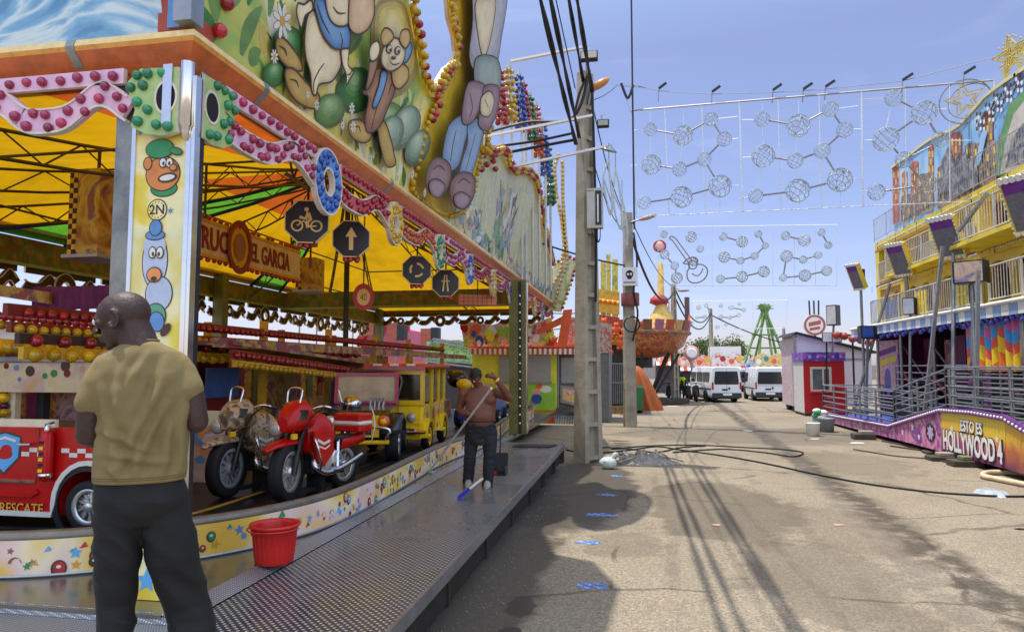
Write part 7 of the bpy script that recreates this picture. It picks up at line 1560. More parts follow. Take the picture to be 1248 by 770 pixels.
# backdrop mural
skyp = mural('backdrop_sky', [(.3,'6aa0d0'),(.45,'8ab8dc'),(.6,'b8d0e0'),(.75,'7aa8d4')], .9, .6, 4, .6)
frM = Fr((FX+.06, 0, 0), (0,-1,0), (0,0,1)); mm = lambda px, py_: frM.uv(onX(px, py_, FX+.06))
tl = [(1087,204),(1098,196),(1110,188),(1122,178),(1135,169),(1150,162),(1162,157),(1172,150),(1181,140),(1192,128),(1200,118),(1210,110),(1222,101),(1235,92),(1250,82),(1275,62),(1310,40)]
tu = [mm(*p) for p in tl]; b = MB(); b.plate([(tu[0][0], 6.78)]+tu+[(tu[-1][0], 6.78)], frM, -.08, 0, skyp, whited)
brick = mural('paint_tower_red', [(.25,'6a2c22'),(.45,'a8503a'),(.55,'c87a58'),(.7,'8a4030')], 3, 1.2, 6, .6, stretch=(1,1,.35)); bldg = mural('paint_tower_brown', [(.25,'3a302c'),(.42,'7a5a4a'),(.52,'b09880'),(.62,'5a4a48'),(.8,'8a7a70')], 2.6, 2.2, 6, .6, stretch=(1,1,.4)); grs = mural('paint_smoke', [(.25,'3a3a40'),(.45,'6a6a6c'),(.6,'a8a49c'),(.75,'4a463e')], 1.6, 2.6); rnd = random.Random(9)
def mpoly(P, m, w_): b.flat([mm(*p) for p in P], frM, w_, m)
for k, (x, w_, h, m) in enumerate(((1092,6,205,brick),(1103,5,212,brick),(1115,7,200,brick),(1135,5,180,brick),(1108,14,240,bldg),(1128,14,215,bldg),(1150,10,205,bldg),(1166,10,165,brick),(1168,16,190,bldg),(1185,12,178,bldg),(1205,9,140,brick),(1205,18,175,bldg),(1228,14,165,bldg),(1246,16,150,brick))):
    w_ *= 1.35; yb_ = 262-(x-1087)*.35; w0 = .003+.0022*k; mpoly([(x-w_/2,yb_+14),(x-w_/2,h),(x-w_/4,h-3),(x+w_/4,h-4),(x+w_/2,h-2),(x+w_/2,yb_+10)], m, w0)
    for i in range(3):
        for j in range(4):
            u, v = mm(x-w_/3+i*w_/3, h+8+j*9); b.flat([(u-.05,v-.1),(u+.05,v-.1),(u+.05,v+.1),(u-.05,v+.1)], frM, w0+.001, grs if (i+j) % 2 else yw)
mpoly([(1145,238),(1150,195),(1158,178),(1166,200),(1172,228)], grs, .05); mpoly([(1160,240),(1168,200),(1180,186),(1190,205),(1196,226)], grs, .052); mpoly([(1215,215),(1222,165),(1232,128),(1250,112),(1310,80),(1310,200)], pm_('paint_hill','6a9a5a',.4), .054); mpoly([(1222,212),(1228,175),(1238,140),(1252,122),(1310,95),(1310,195)], pm_('paint_pale_rock','c8c0b0',.3), .056)
mpoly([(1228,205),(1236,170),(1250,150),(1280,140),(1290,190)], grs, .058); mpoly([(1190,205),(1200,160),(1207,158),(1197,200)], pm_('paint_lightblue','9ac0e0'), .06)
for cx_, cy_ in ((1197,147),(1208,136),(1218,124),(1230,112),(1243,100)):
    for i in range(5):
        for j in range(5):
            if (i+j) % 2 == 0: u, v = mm(cx_-4+i*2.2, cy_-8+j*4.5); b.flat([(u-.05,v-.05),(u+.05,v-.05),(u+.05,v+.05),(u-.05,v+.05)], frM, .05, lw if (i*j) % 3 else p_dk)
b.build('city_backdrop', fun)
b = MB(); b.strip([(x, y-.02) for x, y in tu], .045, frM, .01, .05, M('backdrop_edge','d8cf9a',.4)); b.build('backdrop_edging', fun)
rail((FX-.1, 15, 6.8), (FX-.1, 28.5, 6.8), .85, 2, 'backdrop_rail', True, M('thin_rail','a9a9ac',.5,metal=.3), .012)
sp = onX(1234, 66, FX+.3); b = MB(); fs = Fr(sp, (.5,-.86,0), (0,0,1))
for R0 in (.45, .3, .18): b.tube([fs.p(u, v, 0) for u, v in starp(0, 0, R0*1.2, .42, 5, 1.75)], .03, fyel, n=5, closed=True)
for i in range(60): a = rnd.random()*6.28; r_ = rnd.random()*.4; b.sphere(fs.p(r_*math.cos(a), r_*math.sin(a)*1.2, 0), .03, fyel, 5, 3)
for s_ in (-.2, .15): b.tube([fs.p(s_, -.3, 0), fs.p(s_*1.4, -1.6, 0)], .05, fyel, n=6)
b.build('star_finial', fun)
# ---- light boxes on their poles
mesh_g = M('lightbox_front', '6c6a72', .6, var=.35, scale=14)
def lightbox(c, w, h, lab, foot=None, az=.55):
    c = V(c); t = thing('light_box', lab, 'light box', c, 'tilted light boxes in front of the funhouse')
    n_ = V((-math.cos(az), -math.sin(az), -.45)).normalized(); ux = V((math.sin(az), -math.cos(az), 0)); f = Fr(c, ux, n_.cross(ux))
    if f.n.dot(n_) < 0: f = Fr(c, -ux, n_.cross(-ux))
    b = MB(); b.plate([(-w/2,-h/2),(w/2,-h/2),(w/2,h/2),(-w/2,h/2)], f, -.18, 0, yw); b.flat([(-w*.43,-h*.45),(w*.43,-h*.45),(w*.43,h*.45),(-w*.43,h*.45)], f, .004, mesh_g); b.flat([(-w*.42,h*.24),(w*.42,h*.24),(w*.42,h*.44),(-w*.42,h*.44)], f, .007, purpl); b.build('case', t)
    b = MB()
    for i in range(6): b.annulus(-w*.42+w*.168*i, h*.5, 0.001, w*.1, f, -.02, .03, white, 10); b.annulus(-w*.42+w*.168*i, -h*.5, .001, w*.06, f, -.02, .03, white, 10)
    for i in range(11):
        for s_ in (-1, 1): b.sphere(f.p(s_*w*.48, -h*.47+h*.094*i, .02), w*.035, white, 6, 4)
    b.build('lamp_rim', t)
    if foot is not None:
        b = MB(); b.cyl(f.p(0, -h*.2, -.2), foot, .05, galv, n=8); b.box(f.p(0,0,-.3)-V((.12,.12,.18)), f.p(0,0,-.3)+V((.12,.12,.18)), blackp); b.build('pole', t)
lightbox(onY(1042,338,27), .50, .95, 'smallest and farthest tilted light box, on its own pole left of the funhouse', onY(1055,503,27.1))
lightbox(onY(1095,317,24), .66, 1.05, 'tilted light box with purple header at the funhouse corner balcony', (8.5, 24.1, 3.5))
lightbox(onY(1153,290,20), .74, 1.10, 'tilted light box with purple header on the slanting pole in mid facade', (7.7, 19.3, .9))
lightbox(onY(1249,250,15), .72, 1.12, 'nearest and largest tilted light box, cut by the right edge of the picture', (8.9, 14.6, 5.2))
def speaker(c, w, h, d, lab, foot, az=.9, m=grey):
    c = V(c); t = thing('stage_speaker', lab, 'speaker', c, 'speakers on poles by the funhouse'); n_ = V((-math.cos(az), -math.sin(az), 0)); ux = V((math.sin(az), -math.cos(az), 0)); f = Fr(c, ux, (0,0,1))
    if f.n.dot(n_) < 0: f = Fr(c, -ux, (0,0,1))
    b = MB(); b.plate([(-w/2,-h/2),(w/2,-h/2),(w/2,h/2),(-w/2,h/2)], f, -d, 0, blackp); b.flat([(-w*.44,-h*.45),(w*.44,-h*.45),(w*.44,h*.45),(-w*.44,h*.45)], f, .004, m); b.build('cabinet', t)
    b = MB(); b.cyl(f.p(0,-h/2,-d/2), foot, .045, galv, n=8); b.build('pole', t)
speaker(onY(1180,331,17), .62, .5, .4, 'purple-grey box speaker high on a pole before the white balcony rail', onY(1190,506,16.9), m=mural('speaker_print', [(.3,'8a7a86'),(.5,'c0a890'),(.65,'7a6a90')], 3, 1)); speaker(onY(1107,373,23), .34, .52, .3, 'pale small box speaker on the pole by the arcade', onY(1109,503,23), m=M('speaker_pale','a9b0bc',.5)); speaker(onY(1013,384,31), .42, .85, .4, 'pale-fronted speaker on a tall pole above the red kiosk', (10.2, 32, 2.9) if False else onZ(1011,503,.0), m=whited)
for A_, B_, w_ in ((onY(1040,500,26.5), onY(1085,345,25.5), .07), (onY(1127,500,19.8), onY(1149,300,19.6), .08), (onY(1168,282,18.2), onY(1204,235,17.2), .07), (onY(1190,508,16.4), onY(1192,330,16.5), .07), (onY(1055,505,26), onY(1058,400,26), .08)): b = MB(); b.beam(A_, B_, w_, w_, galv); b.build('brace_pole', fun)
b = MB(); c = onY(1062,404,26); b.box(c+V((-.4,-.2,-.25)), c+V((.4,.2,.2)), blackp); b.box(c+V((-.35,-.21,-.2)), c+V((.0,-.2,.15)), blu); b.build('flood_case', fun)
# ================================================================== kiosk and trailer
kr = M('kiosk_red', 'b4181c', .35, var=.15, scale=2, coat=.2); cream = M('kiosk_cream', 'cfc8b8', .5, var=.15)
ky = 30.85; xk0, xk1 = onY(981,505,ky).x, onY(1031,505,ky).x; zt2 = onY(1000,429,ky).z; zb3 = onY(1000,440,ky).z
ko = thing('ticket_kiosk', 'red ticket kiosk with a cream-framed window and a purple header board', 'kiosk', ((xk0+xk1)/2, ky+.9, 0))
wx0, wx1, wz0, wz1 = onY(988,478,ky).x, onY(1014,478,ky).x, onY(1000,477,ky).z, onY(1000,447,ky).z
b = MB(); b.box((xk0, ky, .12), (xk1, ky+.06, wz0), kr); b.box((xk0, ky, wz1), (xk1, ky+.06, zb3), kr); b.box((xk0, ky+.001, wz0), (wx0, ky+.06, wz1), kr); b.box((wx1, ky+.001, wz0), (xk1, ky+.06, wz1), kr); b.box((xk0, ky+.061, .12), (xk0+.06, ky+1.9, zb3), whited); b.box((xk1-.06, ky+.061, .12), (xk1, ky+1.9, zb3), kr); b.box((xk0, ky+1.9, .12), (xk1, ky+1.96, zb3), whited); b.box((xk0+.02, ky+.02, .0), (xk1-.02, ky+1.9, .118), dsteel); b.build('body', ko)
b = MB(); b.box((xk0-.05, ky-.06, zb3+.002), (xk1+.05, ky+1.95, zt2), mural('kiosk_header', [(.3,'3a2070'),(.5,'6a3aa0'),(.6,'a070c0'),(.8,'4a2a80')], 3, 1.5)); 
fk = Fr((0, ky-.063, 0), (1,0,0), (0,0,1))
for i in range(5): b.flat(starp(xk0+.25+.3*i, (zb3+zt2)/2, .08), fk, .002, lil)
b.build('header', ko)
b = MB(); w_ = .09
for lo, hi in (((wx0,ky-.02,wz0),(wx1,ky+.05,wz0+w_)),((wx0,ky-.02,wz1-w_),(wx1,ky+.05,wz1)),((wx0,ky-.021,wz0+w_),(wx0+w_,ky+.05,wz1-w_)),((wx1-w_,ky-.021,wz0+w_),(wx1,ky+.05,wz1-w_)),((wx0+.48,ky-.0,wz0+w_),(wx0+.54,ky+.04,wz1-w_))): b.box(lo, hi, cream)
b.build('window_frame', ko); b = MB(); b.box((wx0+w_, ky+.012, wz0+w_), (wx1-w_, ky+.02, wz1-w_), M('kiosk_glass','6a7076',.08,var=.4,scale=2,spec=.9)); b.build('window_pane', ko)
b = MB(); b.box((wx0-.05, ky-.25, wz0-.06), (wx1+.05, ky-.003, wz0-.01), kr); b.build('counter', ko)
tx0, ty = onY(972,500,33.2).x, 33.2; zp = onY(968,406,ty).z; x2_ = onY(1062,440,ty).x; z2_ = onY(1062,430,ty).z
tr_ = thing('trailer', 'white fairground trailer with a sloping dark-edged roof behind the red kiosk', 'trailer', ((tx0+x2_)/2, ty+3, 0)); fT = Fr((0, ty, 0), (1,0,0), (0,0,1)); lw2 = M('trailer_white','d5d3da',.5,var=.12,scale=1.5)
b = MB(); b.plate([(tx0+.05,.4),(x2_,.4),(x2_,z2_),(tx0+.05,zp-.05)], fT, -3.2, 0, lw2); b.build('body', tr_)
b = MB(); b.plate([(tx0-.25,zp-.12),(tx0+.0,zp+.06),(x2_+.2,z2_+.06),(x2_+.2,z2_-.03),(tx0+.05,zp-.04)], fT, -3.4, .25, dsteel); b.build('roof', tr_)
b = MB(); prm = mural('trailer_print', [(.3,'a89aa0'),(.45,'c8b8b8'),(.55,'b08a90'),(.65,'d8d0cc'),(.8,'9a90a8')], 2.2, 2); b.box((tx0-.02, ty-.05, .25), (tx0+.045, ty+3.2, zp-.2), prm); b.box((tx0-.12, ty-.12, .0), (tx0-.03, ty-.03, zp-.1), steel); b.box((tx0+.1, ty-.06, 2.35), (x2_-.2, ty-.003, 2.42), grey); b.build('side_print', tr_)
b = MB()
for y in (ty+.9, ty+2.3): b.lathe([(.1,-.1),(.36,-.1),(.38,0),(.36,.1),(.1,.1)], (tx0+.12, y, .38), tyre, n=18, axis=(1,0,0))
b.box((tx0+.2, ty+.2, .3), (x2_-.2, ty+3.1, .398), dsteel); b.build('chassis', tr_)
# bits around kiosk
c = onY(993,396,45); t = thing('roundel_sign', 'round white and red sign with spikes above the trailer roof', 'sign', c); f = Fr(c, (1,0,0), (0,0,1)); b = MB(); b.annulus(0,0,.001,.66,f,-.1,0,white,24); b.annulus(0,0,.5,.62,f,.002,.02,M('roundel_red','b0564a',.5),24); b.flat([(-.35,-.1),(.35,.05),(.35,.3),(-.35,.15)], f, .006, M('roundel_red')); b.flat([(-.3,-.35),(.3,-.25),(.3,-.08),(-.3,-.18)], f, .007, M('roundel_red')); b.build('disc', t)
b = MB()
for x in (-.25, 0, .25): b.cyl(f.p(x, .6, -.05), f.p(x*1.1, 1.5, -.05), .05, dsteel, n=5)
b.cyl(f.p(0,-.6,-.05), f.p(0,-4.4,-.05), .08, dsteel, n=6); b.build('spikes', t)
for x_, lb in ((1008, 'left of two white floodlight panels over the red kiosk'), (1020, 'right of two white floodlight panels over the red kiosk')):
    c = onY(x_, 411, 30.2); b = MB(); b.box(c+V((-.19,-.02,-.2)), c+V((.19,.06,.2)), dsteel); b.box(c+V((-.17,-.03,-.18)), c+V((.17,-.021,.18)), M('panel_white','dfe3ea',.3)); b.cyl(c+V((.0,.1,-.1)), onZ(x_, 507, .0) if x_ == 1008 else c+V((-.36,.1,-.15)), .035, dsteel, n=6); solo('floodlight_panel', b, lb, 'floodlight', 'white floodlight panels by the kiosk')
c = onY(1030,408,30.0); b = MB()
for i in range(5): b.sphere(c+V((-.3+.3*i,.1,.03*(i%2)-.08*i)), .16, M('red_lamps','b0483a',.5,var=.4), 10, 6); 
b.cyl(c+V((-.4,.1,.1)), c+V((1.2,.1,-.2)), .04, dsteel, n=6); b.cyl(c+V((.3,.1,0)), (c.x+.3, c.y+.1, 0), .04, dsteel, n=6); solo('lamp_cluster', b, 'cluster of reddish lamps on a bar beside the kiosk floodlights', 'lamps')
bx = onZ(991,531); b = MB(); b.lathe([(.02,.01),(.17,.01),(.2,.36),(.21,.38),(.19,.38),(.16,.03)], bx, white, n=20); b.tube([bx+V((.2*math.cos(a),.2*math.sin(a)*.3-.1,.36+.08*math.sin(a))) for a in [math.pi*i/8 for i in range(9)]], .008, steel, n=4); solo('bucket', b, 'white bucket on the asphalt near the kiosk', 'bucket', 'buckets near the kiosk')
bx = onZ(1007,526); b = MB(); b.lathe([(.02,.01),(.22,.01),(.26,.4),(.27,.42),(.25,.42),(.2,.03)], bx, M('bucket_grey','7d8588',.5), n=20); b.tube([bx+V((.25*math.cos(a),-.02,.41+.1*math.sin(a))) for a in [math.pi*i/8 for i in range(9)]], .008, steel, n=4); solo('bucket', b, 'grey bucket beside the white one, near the platform end', 'bucket', 'buckets near the kiosk')
bx = onZ(999,521,.05); b = MB(); rr = random.Random(3)
for i in range(9): b.sphere(bx+V((rr.uniform(-.2,.25), rr.uniform(-.1,.1), rr.uniform(.3,.55))), rr.uniform(.09,.15), white if i % 3 else M('rag_green','5fa878',.8), 8, 6, (1.2,.8,.7))
b.box(bx+V((-.2,-.1,0)), bx+V((.22,.1,.32)), grey); solo('rag_box', b, 'box heaped with white and green cloths by the kiosk step', 'box')
# ================================================================== stalls beyond the ride
lime = M('stall_lime', '8cc63a', .4, var=.2, scale=2); limey = M('stall_yellow', 'dfe03a', .4, var=.15); sorg = M('stall_orange', 'e2602a', .4, var=.2); shut = M('shutter_grey', 'a2a5a6', .45, metal=.4, var=.12); pat = mural('stall_collage', [(.22,'4a9a3a'),(.36,'9ac83a'),(.45,'e0d03a'),(.5,'d85a4a'),(.55,'f0e6d8'),(.61,'c83a6a'),(.68,'6ab84a'),(.86,'4a9a5a')], 2.6, 2.6, 6)
pat2 = mural('stall_collage_red', [(.22,'b8322a'),(.38,'e0762a'),(.5,'f0e0c8'),(.58,'d83a5a'),(.68,'e8b030'),(.8,'3a8a9a')], 2.2, 2.4, 6)
ys = 25.6; S0 = lambda px, py: onY(px, py, ys); fS = Fr((0, ys, 0), (1,0,0), (0,0,1)); sq_ = lambda px, py: fS.uv(S0(px, py))
st = thing('game_stall', 'lime, orange and yellow fairground stall with grey shutters and a busy painted fascia', 'stall', (-4.3, ys+1.5, 0))
def face_(mb, P, m, w0=-.06, w1=0, fr=None): mb.plate([(fr or sq_)(*p) if not fr else fr.uv(onY(*p, fr.o.y)) for p in P], fr or fS, w0, w1, m)
b = MB(); face_(b, [(575,430),(678,430),(678,517),(575,517)], limey, -3.0, -.07); b.build('body', st)
b = MB(); face_(b, [(640,467),(677,467),(677,500),(640,500)], lime); face_(b, [(640,500.3),(677,500.3),(677,517),(640,517)], sorg, -.06, .03); face_(b, [(580,467),(638,467),(638,517),(580,517)], pat); u, v = sq_(665, 474); b.ell(u, v, .22, .13, fS, .004, white)
for x, y, r, m in ((653,478,.16,p_pink),(654,486,.2,blu),(650,490,.14,p_mauve),(657,470,.12,sorg),(648,496,.1,white)): u, v = sq_(x, y); b.ell(u, v, r, r*.9, fS, .004+.01*r, m)
for i in range(4): u, v = sq_(649+6*i, 510); b.annulus(u, v, .05, .09, fS, .035, .04, yelw, 10)
b.build('front_panel', st)
for px in ((608,636),(641,671)):
    b = MB(); P = [sq_(px[0],433),sq_(px[1],433),sq_(px[1],465),sq_(px[0],465)]; z0, z1 = P[2][1], P[0][1]; n = 12
    for i in range(n): 
        h = (z1-z0)/n; b.plate([(P[0][0], z0+h*i), (P[1][0], z0+h*i), (P[1][0], z0+h*(i+.93)), (P[0][0], z0+h*(i+.93))], fS, .002, .02 if i % 2 else .014, shut)
    b.plate([(P[0][0]-.04, z0-.06), (P[1][0]+.04, z0-.06), (P[1][0]+.04, z0-.005), (P[0][0]-.04, z0-.005)], fS, .0, .06, grey); b.build('shutter', st)
b = MB(); 
for x in range(575, 706, 3): P = [(x,425),(x+3,425),(x+3,432),(x,432)]; b.plate([fS.uv(S0(*p)) for p in P], Fr((0, ys-.45, 0),(1,0,0),(0,0,1)), -.01, .01, white if (x//3) % 2 else M('fringe_red','c04a3a',.5))
b.box((S0(575,425).x, ys-.43, S0(600,424).z), (S0(706,425).x, ys+3, S0(600,424).z+.05), sorg); b.build('awning', st)
b = MB(); fS2 = Fr((0, ys-.3, 0),(1,0,0),(0,0,1)); G = lambda x, y: fS2.uv(onY(x, y, ys-.3)); b.plate([G(566,423),G(562,398),(G(575,392)),G(600,396),G(625,388),G(650,394),G(672,386),G(676,423)], fS2, -.1, 0, pat); rn = random.Random(5)
for i in range(46):
    x, y = rn.uniform(566, 674), rn.uniform(396, 421); u, v = G(x, y); r = rn.uniform(.1, .3); m = rn.choice([sorg, lime, white, p_pink, M('stall_magenta','c03a8a',.4), limey, blu, sorg, tred]); 
    if rn.random() < .5: b.ell(u, v, r, r*.7, fS2, .003+.0015*i, m, rn.random()*3)
    else: b.flat(starp(u, v, r, .5, 5, rn.random()*3), fS2, .003+.0015*i, m)
b.build('fascia', st)
b = MB(); b.plate([G(679,424),G(687,378),G(697,377),G(690,424)], fS2, -.2, .1, sorg); b.plate([G(655,402),G(687,385),(G(686,395)),G(655,408)], fS2, .1, .13, sorg); b.build('fascia_post', st)
# neighbouring stall with a grey shutter and framed picture, half hidden by the pole
st2 = thing('game_stall', 'grey-shuttered stall side with a framed picture and tread steps, half behind the tall pole', 'stall', (-1.8, ys+1.8, 0)); ys2 = ys+.25; f3 = Fr((0, ys2, 0),(1,0,0),(0,0,1)); H_ = lambda x, y: f3.uv(onY(x, y, ys2))
b = MB(); b.plate([H_(680,430),H_(742,430),H_(742,515),H_(680,515)], f3, -3, -.05, M('stall_grey','6d6f70',.5,var=.3)); b.build('body', st2)
b = MB()
for i in range(14): y = 436+2.2*i; b.plate([H_(684,y),H_(703,y),H_(703,y+2),H_(684,y+2)], f3, -.04, .01, shut)
b.build('shutter', st2)
b = MB(); b.plate([H_(683,469),H_(712,474),H_(712,497),H_(683,490)], f3, 0, .06, steel); b.plate([H_(686,473),H_(709,477),H_(709,493),H_(686,487)], f3, .062, .07, pat); b.build('framed_picture', st2)
b = MB()
for i in range(4): b.box((H_(679,500)[0], ys2-.9+.2*i, .0), (H_(704,500)[0], ys2-.71+.2*i, .15+.13*i), checker)
b.plate([H_(678,432),H_(682,432),H_(682,500),H_(678,500)], f3, -.03, .1, checker); b.build('steps', st2)
b = MB(); b.plate([H_(690,385),H_(745,395),H_(745,430),H_(690,428)], f3, -.3, 0, mural('stall_fascia_grey', [(.3,'8a7a72'),(.45,'c8b8a8'),(.55,'b0503a'),(.7,'d8d0c8'),(.85,'6a7a5a')], 2.2, 2)); b.build('fascia', st2)
# tall yellow-green columned ride front behind the pole
yg = 31.0; f4 = Fr((0, yg, 0),(1,0,0),(0,0,1)); K_ = lambda x, y: f4.uv(onY(x, y, yg)); rc = thing('column_ride', 'yellow and green columned ride front with red bases, just right of the tall pole', 'ride front', (-1.6, yg, 0))
b = MB(); cg = mural('column_paint', [(.3,'b8a03a'),(.5,'d8c84a'),(.6,'8aa04a'),(.75,'c86a3a')], 2.5, 1.5)
for x0_, x1_, yt_ in ((732,738,318),(739,744,310),(746,753,316)): b.plate([K_(x0_,yt_),K_(x1_,yt_),K_(x1_,420),K_(x0_,420)], f4, -.25, 0, cg)
b.plate([K_(728,352),K_(755,356),K_(755,384),K_(728,380)], f4, .0, .06, M('front_yellow','cda22e',.45,var=.35)); b.plate([K_(728,383),K_(755,387),K_(755,398),K_(728,394)], f4, .0, .07, M('front_red','a8402a',.45,var=.35)); 
for i in range(9): u, v = K_(729+3*i, 366+.4*i); b.sphere(f4.p(u, v, .1), .09, sorg if i % 2 else tyel, 7, 5)
b.build('columns', rc)
b = MB(); b.plate([K_(733,398),K_(765,400),K_(765,512),K_(733,512)], f4, -2.5, -.1, M('front_dark','3a3436',.6,var=.4)); b.build('body', rc)
b = MB(); 
for i in range(14): x = 731+2.4*i; b.tube([f4.p(*K_(x,444), -.0), f4.p(*K_(x,492), 0)], .03, galv, n=4)
b.beam(f4.p(*K_(730,443),0), f4.p(*K_(764,443),0), .06, .06, galv); b.beam(f4.p(*K_(730,466),0), f4.p(*K_(764,466),0), .05, .05, galv); b.plate([K_(731,494),K_(764,494),K_(764,512),K_(731,512)], f4, -.08, .1, mural('front_print', [(.3,'4a3a2a'),(.5,'8a7a4a'),(.6,'a04a2a'),(.75,'5a6a3a')], 3, 2)); b.beam(f4.p(*K_(728,398),.2), f4.p(*K_(766,413),.2), .1, .1, grey); b.build('railing', rc)
for i, (x, y, r) in enumerate(((736,398,.2),(744,410,.2),(751,402,.17),(741,430,.2),(756,418,.2),(763,404,.2),(764,423,.2))):
    c = onY(x, y, yg-.5); b = MB(); m = M('plush_orange','d8662e',.9,var=.3,bump=.3); b.sphere(c, r, m, 12, 8, (1,.8,1.15)); b.sphere(c+V((0,-.05,r*1.25)), r*.62, m, 10, 8)
    for s_ in (-1, 1): b.sphere(c+V((s_*r*.9,-.05,r*.2)), r*.35, m, 8, 6, (.8,.8,1.4)); b.sphere(c+V((s_*r*.45,-.1,-r*1.1)), r*.4, m, 8, 6); b.sphere(c+V((s_*r*.4,0,r*1.8)), r*.22, m, 6, 5)
    b.cyl(c+V((0,0,r*1.8)), c+V((0,0,r*2.6)), .015, black, n=4); solo('plush_toy', b, 'orange plush toy hanging at the stall between the first two poles', 'plush toy', 'orange plush toys hung at the stall')
# ---- round orange ride
yo = 38.5; D0 = onY(782, 432, yo); od = thing('round_ride', 'round orange ride with a painted bowl, seats along its rim and a yellow centre tower', 'fairground ride', (D0.x, yo+2, 0)); Cx, Cy = D0.x, yo+2.2
bowl = mural('bowl_paint', [(.25,'6a2a1e'),(.4,'a84a2a'),(.48,'c88a4a'),(.53,'5a3a30'),(.62,'a83a2a'),(.72,'5a6a5a'),(.85,'b86a30')], 1.8, 2.6)
b = MB(); b.lathe([(.9,2.55),(1.7,2.75),(2.35,3.2),(2.6,3.75),(2.68,3.95),(2.6,4.0),(2.3,3.7),(1,3.3)], (Cx, Cy, 0), bowl, n=40); b.build('bowl', od)
b = MB(); b.lathe([(2.70,3.82),(2.76,3.9),(2.76,3.98),(2.70,4.05)], (Cx, Cy, 0), M('bowl_rim','8a5a3a',.5), n=40); b.build('rim', od)
for i in range(26):
    a = 2*math.pi*i/26; b = MB(); d = V((math.cos(a), math.sin(a), 0)); t_ = V((-math.sin(a), math.cos(a), 0)); c = V((Cx, Cy, 3.98))+d*2.35; m = [M('seat_brown','7a4a34',.5,var=.4), M('seat_rose','a0607a',.5,var=.3), M('seat_rust','a8482a',.5,var=.3), M('seat_tan','b89058',.5,var=.3)][i % 4]
    b.boxf(c-t_*.24-d*.2, t_*.48, -d*-.4, V((0,0,.14)), m); b.boxf(c-t_*.24+d*.2, t_*.48, d*.12, V((0,0,.62))+d*.15, m); b.cyl(c-t_*.2+d*.02+V((0,0,.4)), c+t_*.2+d*.02+V((0,0,.4)), .03, grey, n=5); b.build('seat', od)
for i in range(30):
    a = 2*math.pi*i/30; caps(od, od, [V((Cx+2.74*math.cos(a), Cy+2.74*math.sin(a), 3.93))], [cap_yel, cap_red, cap_grn][i % 3], .07)
b = MB(); b.lathe([(.62,2.0),(.62,2.6)], (Cx, Cy, 0), dsteel, n=16)
for i in range(8): a = 2*math.pi*i/8; b.beam((Cx+.5*math.cos(a), Cy+.5*math.sin(a), .1), (Cx+2.1*math.cos(a), Cy+2.1*math.sin(a), 2.8), .14, .14, dsteel)
b.lathe([(2.6,.0),(2.6,.25),(1,.3)], (Cx, Cy, 0), rust, n=24); b.build('undercarriage', od)
tx = onY(806, 400, Cy).x; b = MB(); b.lathe([(.9,4.0),(.75,4.6),(.4,5.3),(.2,5.8),(.17,7.9),(.12,8.0)], (tx, Cy, 0), M('tower_yellow','d8b25a',.45,var=.35,scale=3), n=18); b.lathe([(.1,5.5),(.55,5.7),(.5,5.95),(.2,6.2)], (tx-.1, Cy, 0), M('tower_red','a83a3a',.5,var=.3), n=16); b.build('tower', od)
b = MB(); q_ = onY(804, 300, Cy); b.sphere(q_, .24, M('tower_ball','d8a8a0',.4,var=.2), 16, 10, (1,.6,1.25)); b.circle(q_, (1,0,0), (0,0,1), .32, M('tower_red'), .06, 20, 6); b.build('tower_ball', od)
b = MB(); rf = random.Random(31)
for i in range(22):
    a = rf.uniform(0, 6.28); rr_ = rf.uniform(.3, 1.5); hh = rf.uniform(.5, 1.9)*(1.25-rr_*.5); c = V((tx+rr_*math.cos(a), Cy+.6*rr_*math.sin(a), 4.0)); f5 = Fr(c, (math.cos(a*.3), math.sin(a*.3), 0), (rf.uniform(-.25,.25), 0, 1)); w_ = rf.uniform(.12,.3)
    q5 = smoothpath([V((x, y, 0)) for x, y in ((-w_,0),(-w_*1.1,hh*.4),(-w_*.3,hh*.8),(w_*.2,hh),(w_*.3,hh*.7),(w_*1.2,hh*.4),(w_,0))], 4); b.plate([(p.x, p.y) for p in q5], f5, -.05, .05, [sorg, M('robe_cream','d8cfb4',.7,var=.35), M('robe_rose','b8706a',.6,var=.3), M('seat_rust'), bowl][i % 5])
b.tube([(tx+1.45, Cy, 4), (tx+1.45, Cy, 6.0)], .14, M('post_dark','5a4a4a',.6), n=8); b.build('tower_figures', od)
# orange tarpaulin over a heap, green bin
tp_ = onZ(786, 500); tarp = M('tarpaulin', 'b05a26', .6, var=.3, scale=3, bump=.4, bscale=7)
b = MB(); rings = []
for j, (r, h) in enumerate(((.78,.01),(.74,.3),(.62,.8),(.5,1.25),(.36,1.65),(.22,1.95),(.05,2.08))):
    rings.append([V((tp_.x-.16*h+(r*(1+.16*math.sin(9*a+j*.3)*(1-h/2.4)))*math.cos(a), tp_.y+.2+(r*.7*(1+.16*math.sin(9*a+j*.3)*(1-h/2.4)))*math.sin(a), h)) for a in [2*math.pi*i/54 for i in range(54)]])
b.ring_loft(rings, tarp, caps=False); solo('tarpaulin', b, 'orange tarpaulin draped over a tall heap beside the green bin', 'tarpaulin')
gb = onZ(775, 503); b = MB(); gm = M('bin_green', '2f7a44', .45, var=.2); b.ring_loft([[V((gb.x+x*w_, gb.y+y*w_, z)) for x, y in ((-1,-1),(1,-1),(1,1),(-1,1))] for w_, z in ((.28,.12),(.34,1.05),(.37,1.06),(.37,1.12),(.3,1.2))], gm, smooth=False); b.cyl((gb.x-.3,gb.y+.28,.1),(gb.x+.3,gb.y+.28,.1), .1, black, n=10); solo('wheelie_bin', b, 'green wheelie bin between the second pole and the orange tarpaulin', 'bin')
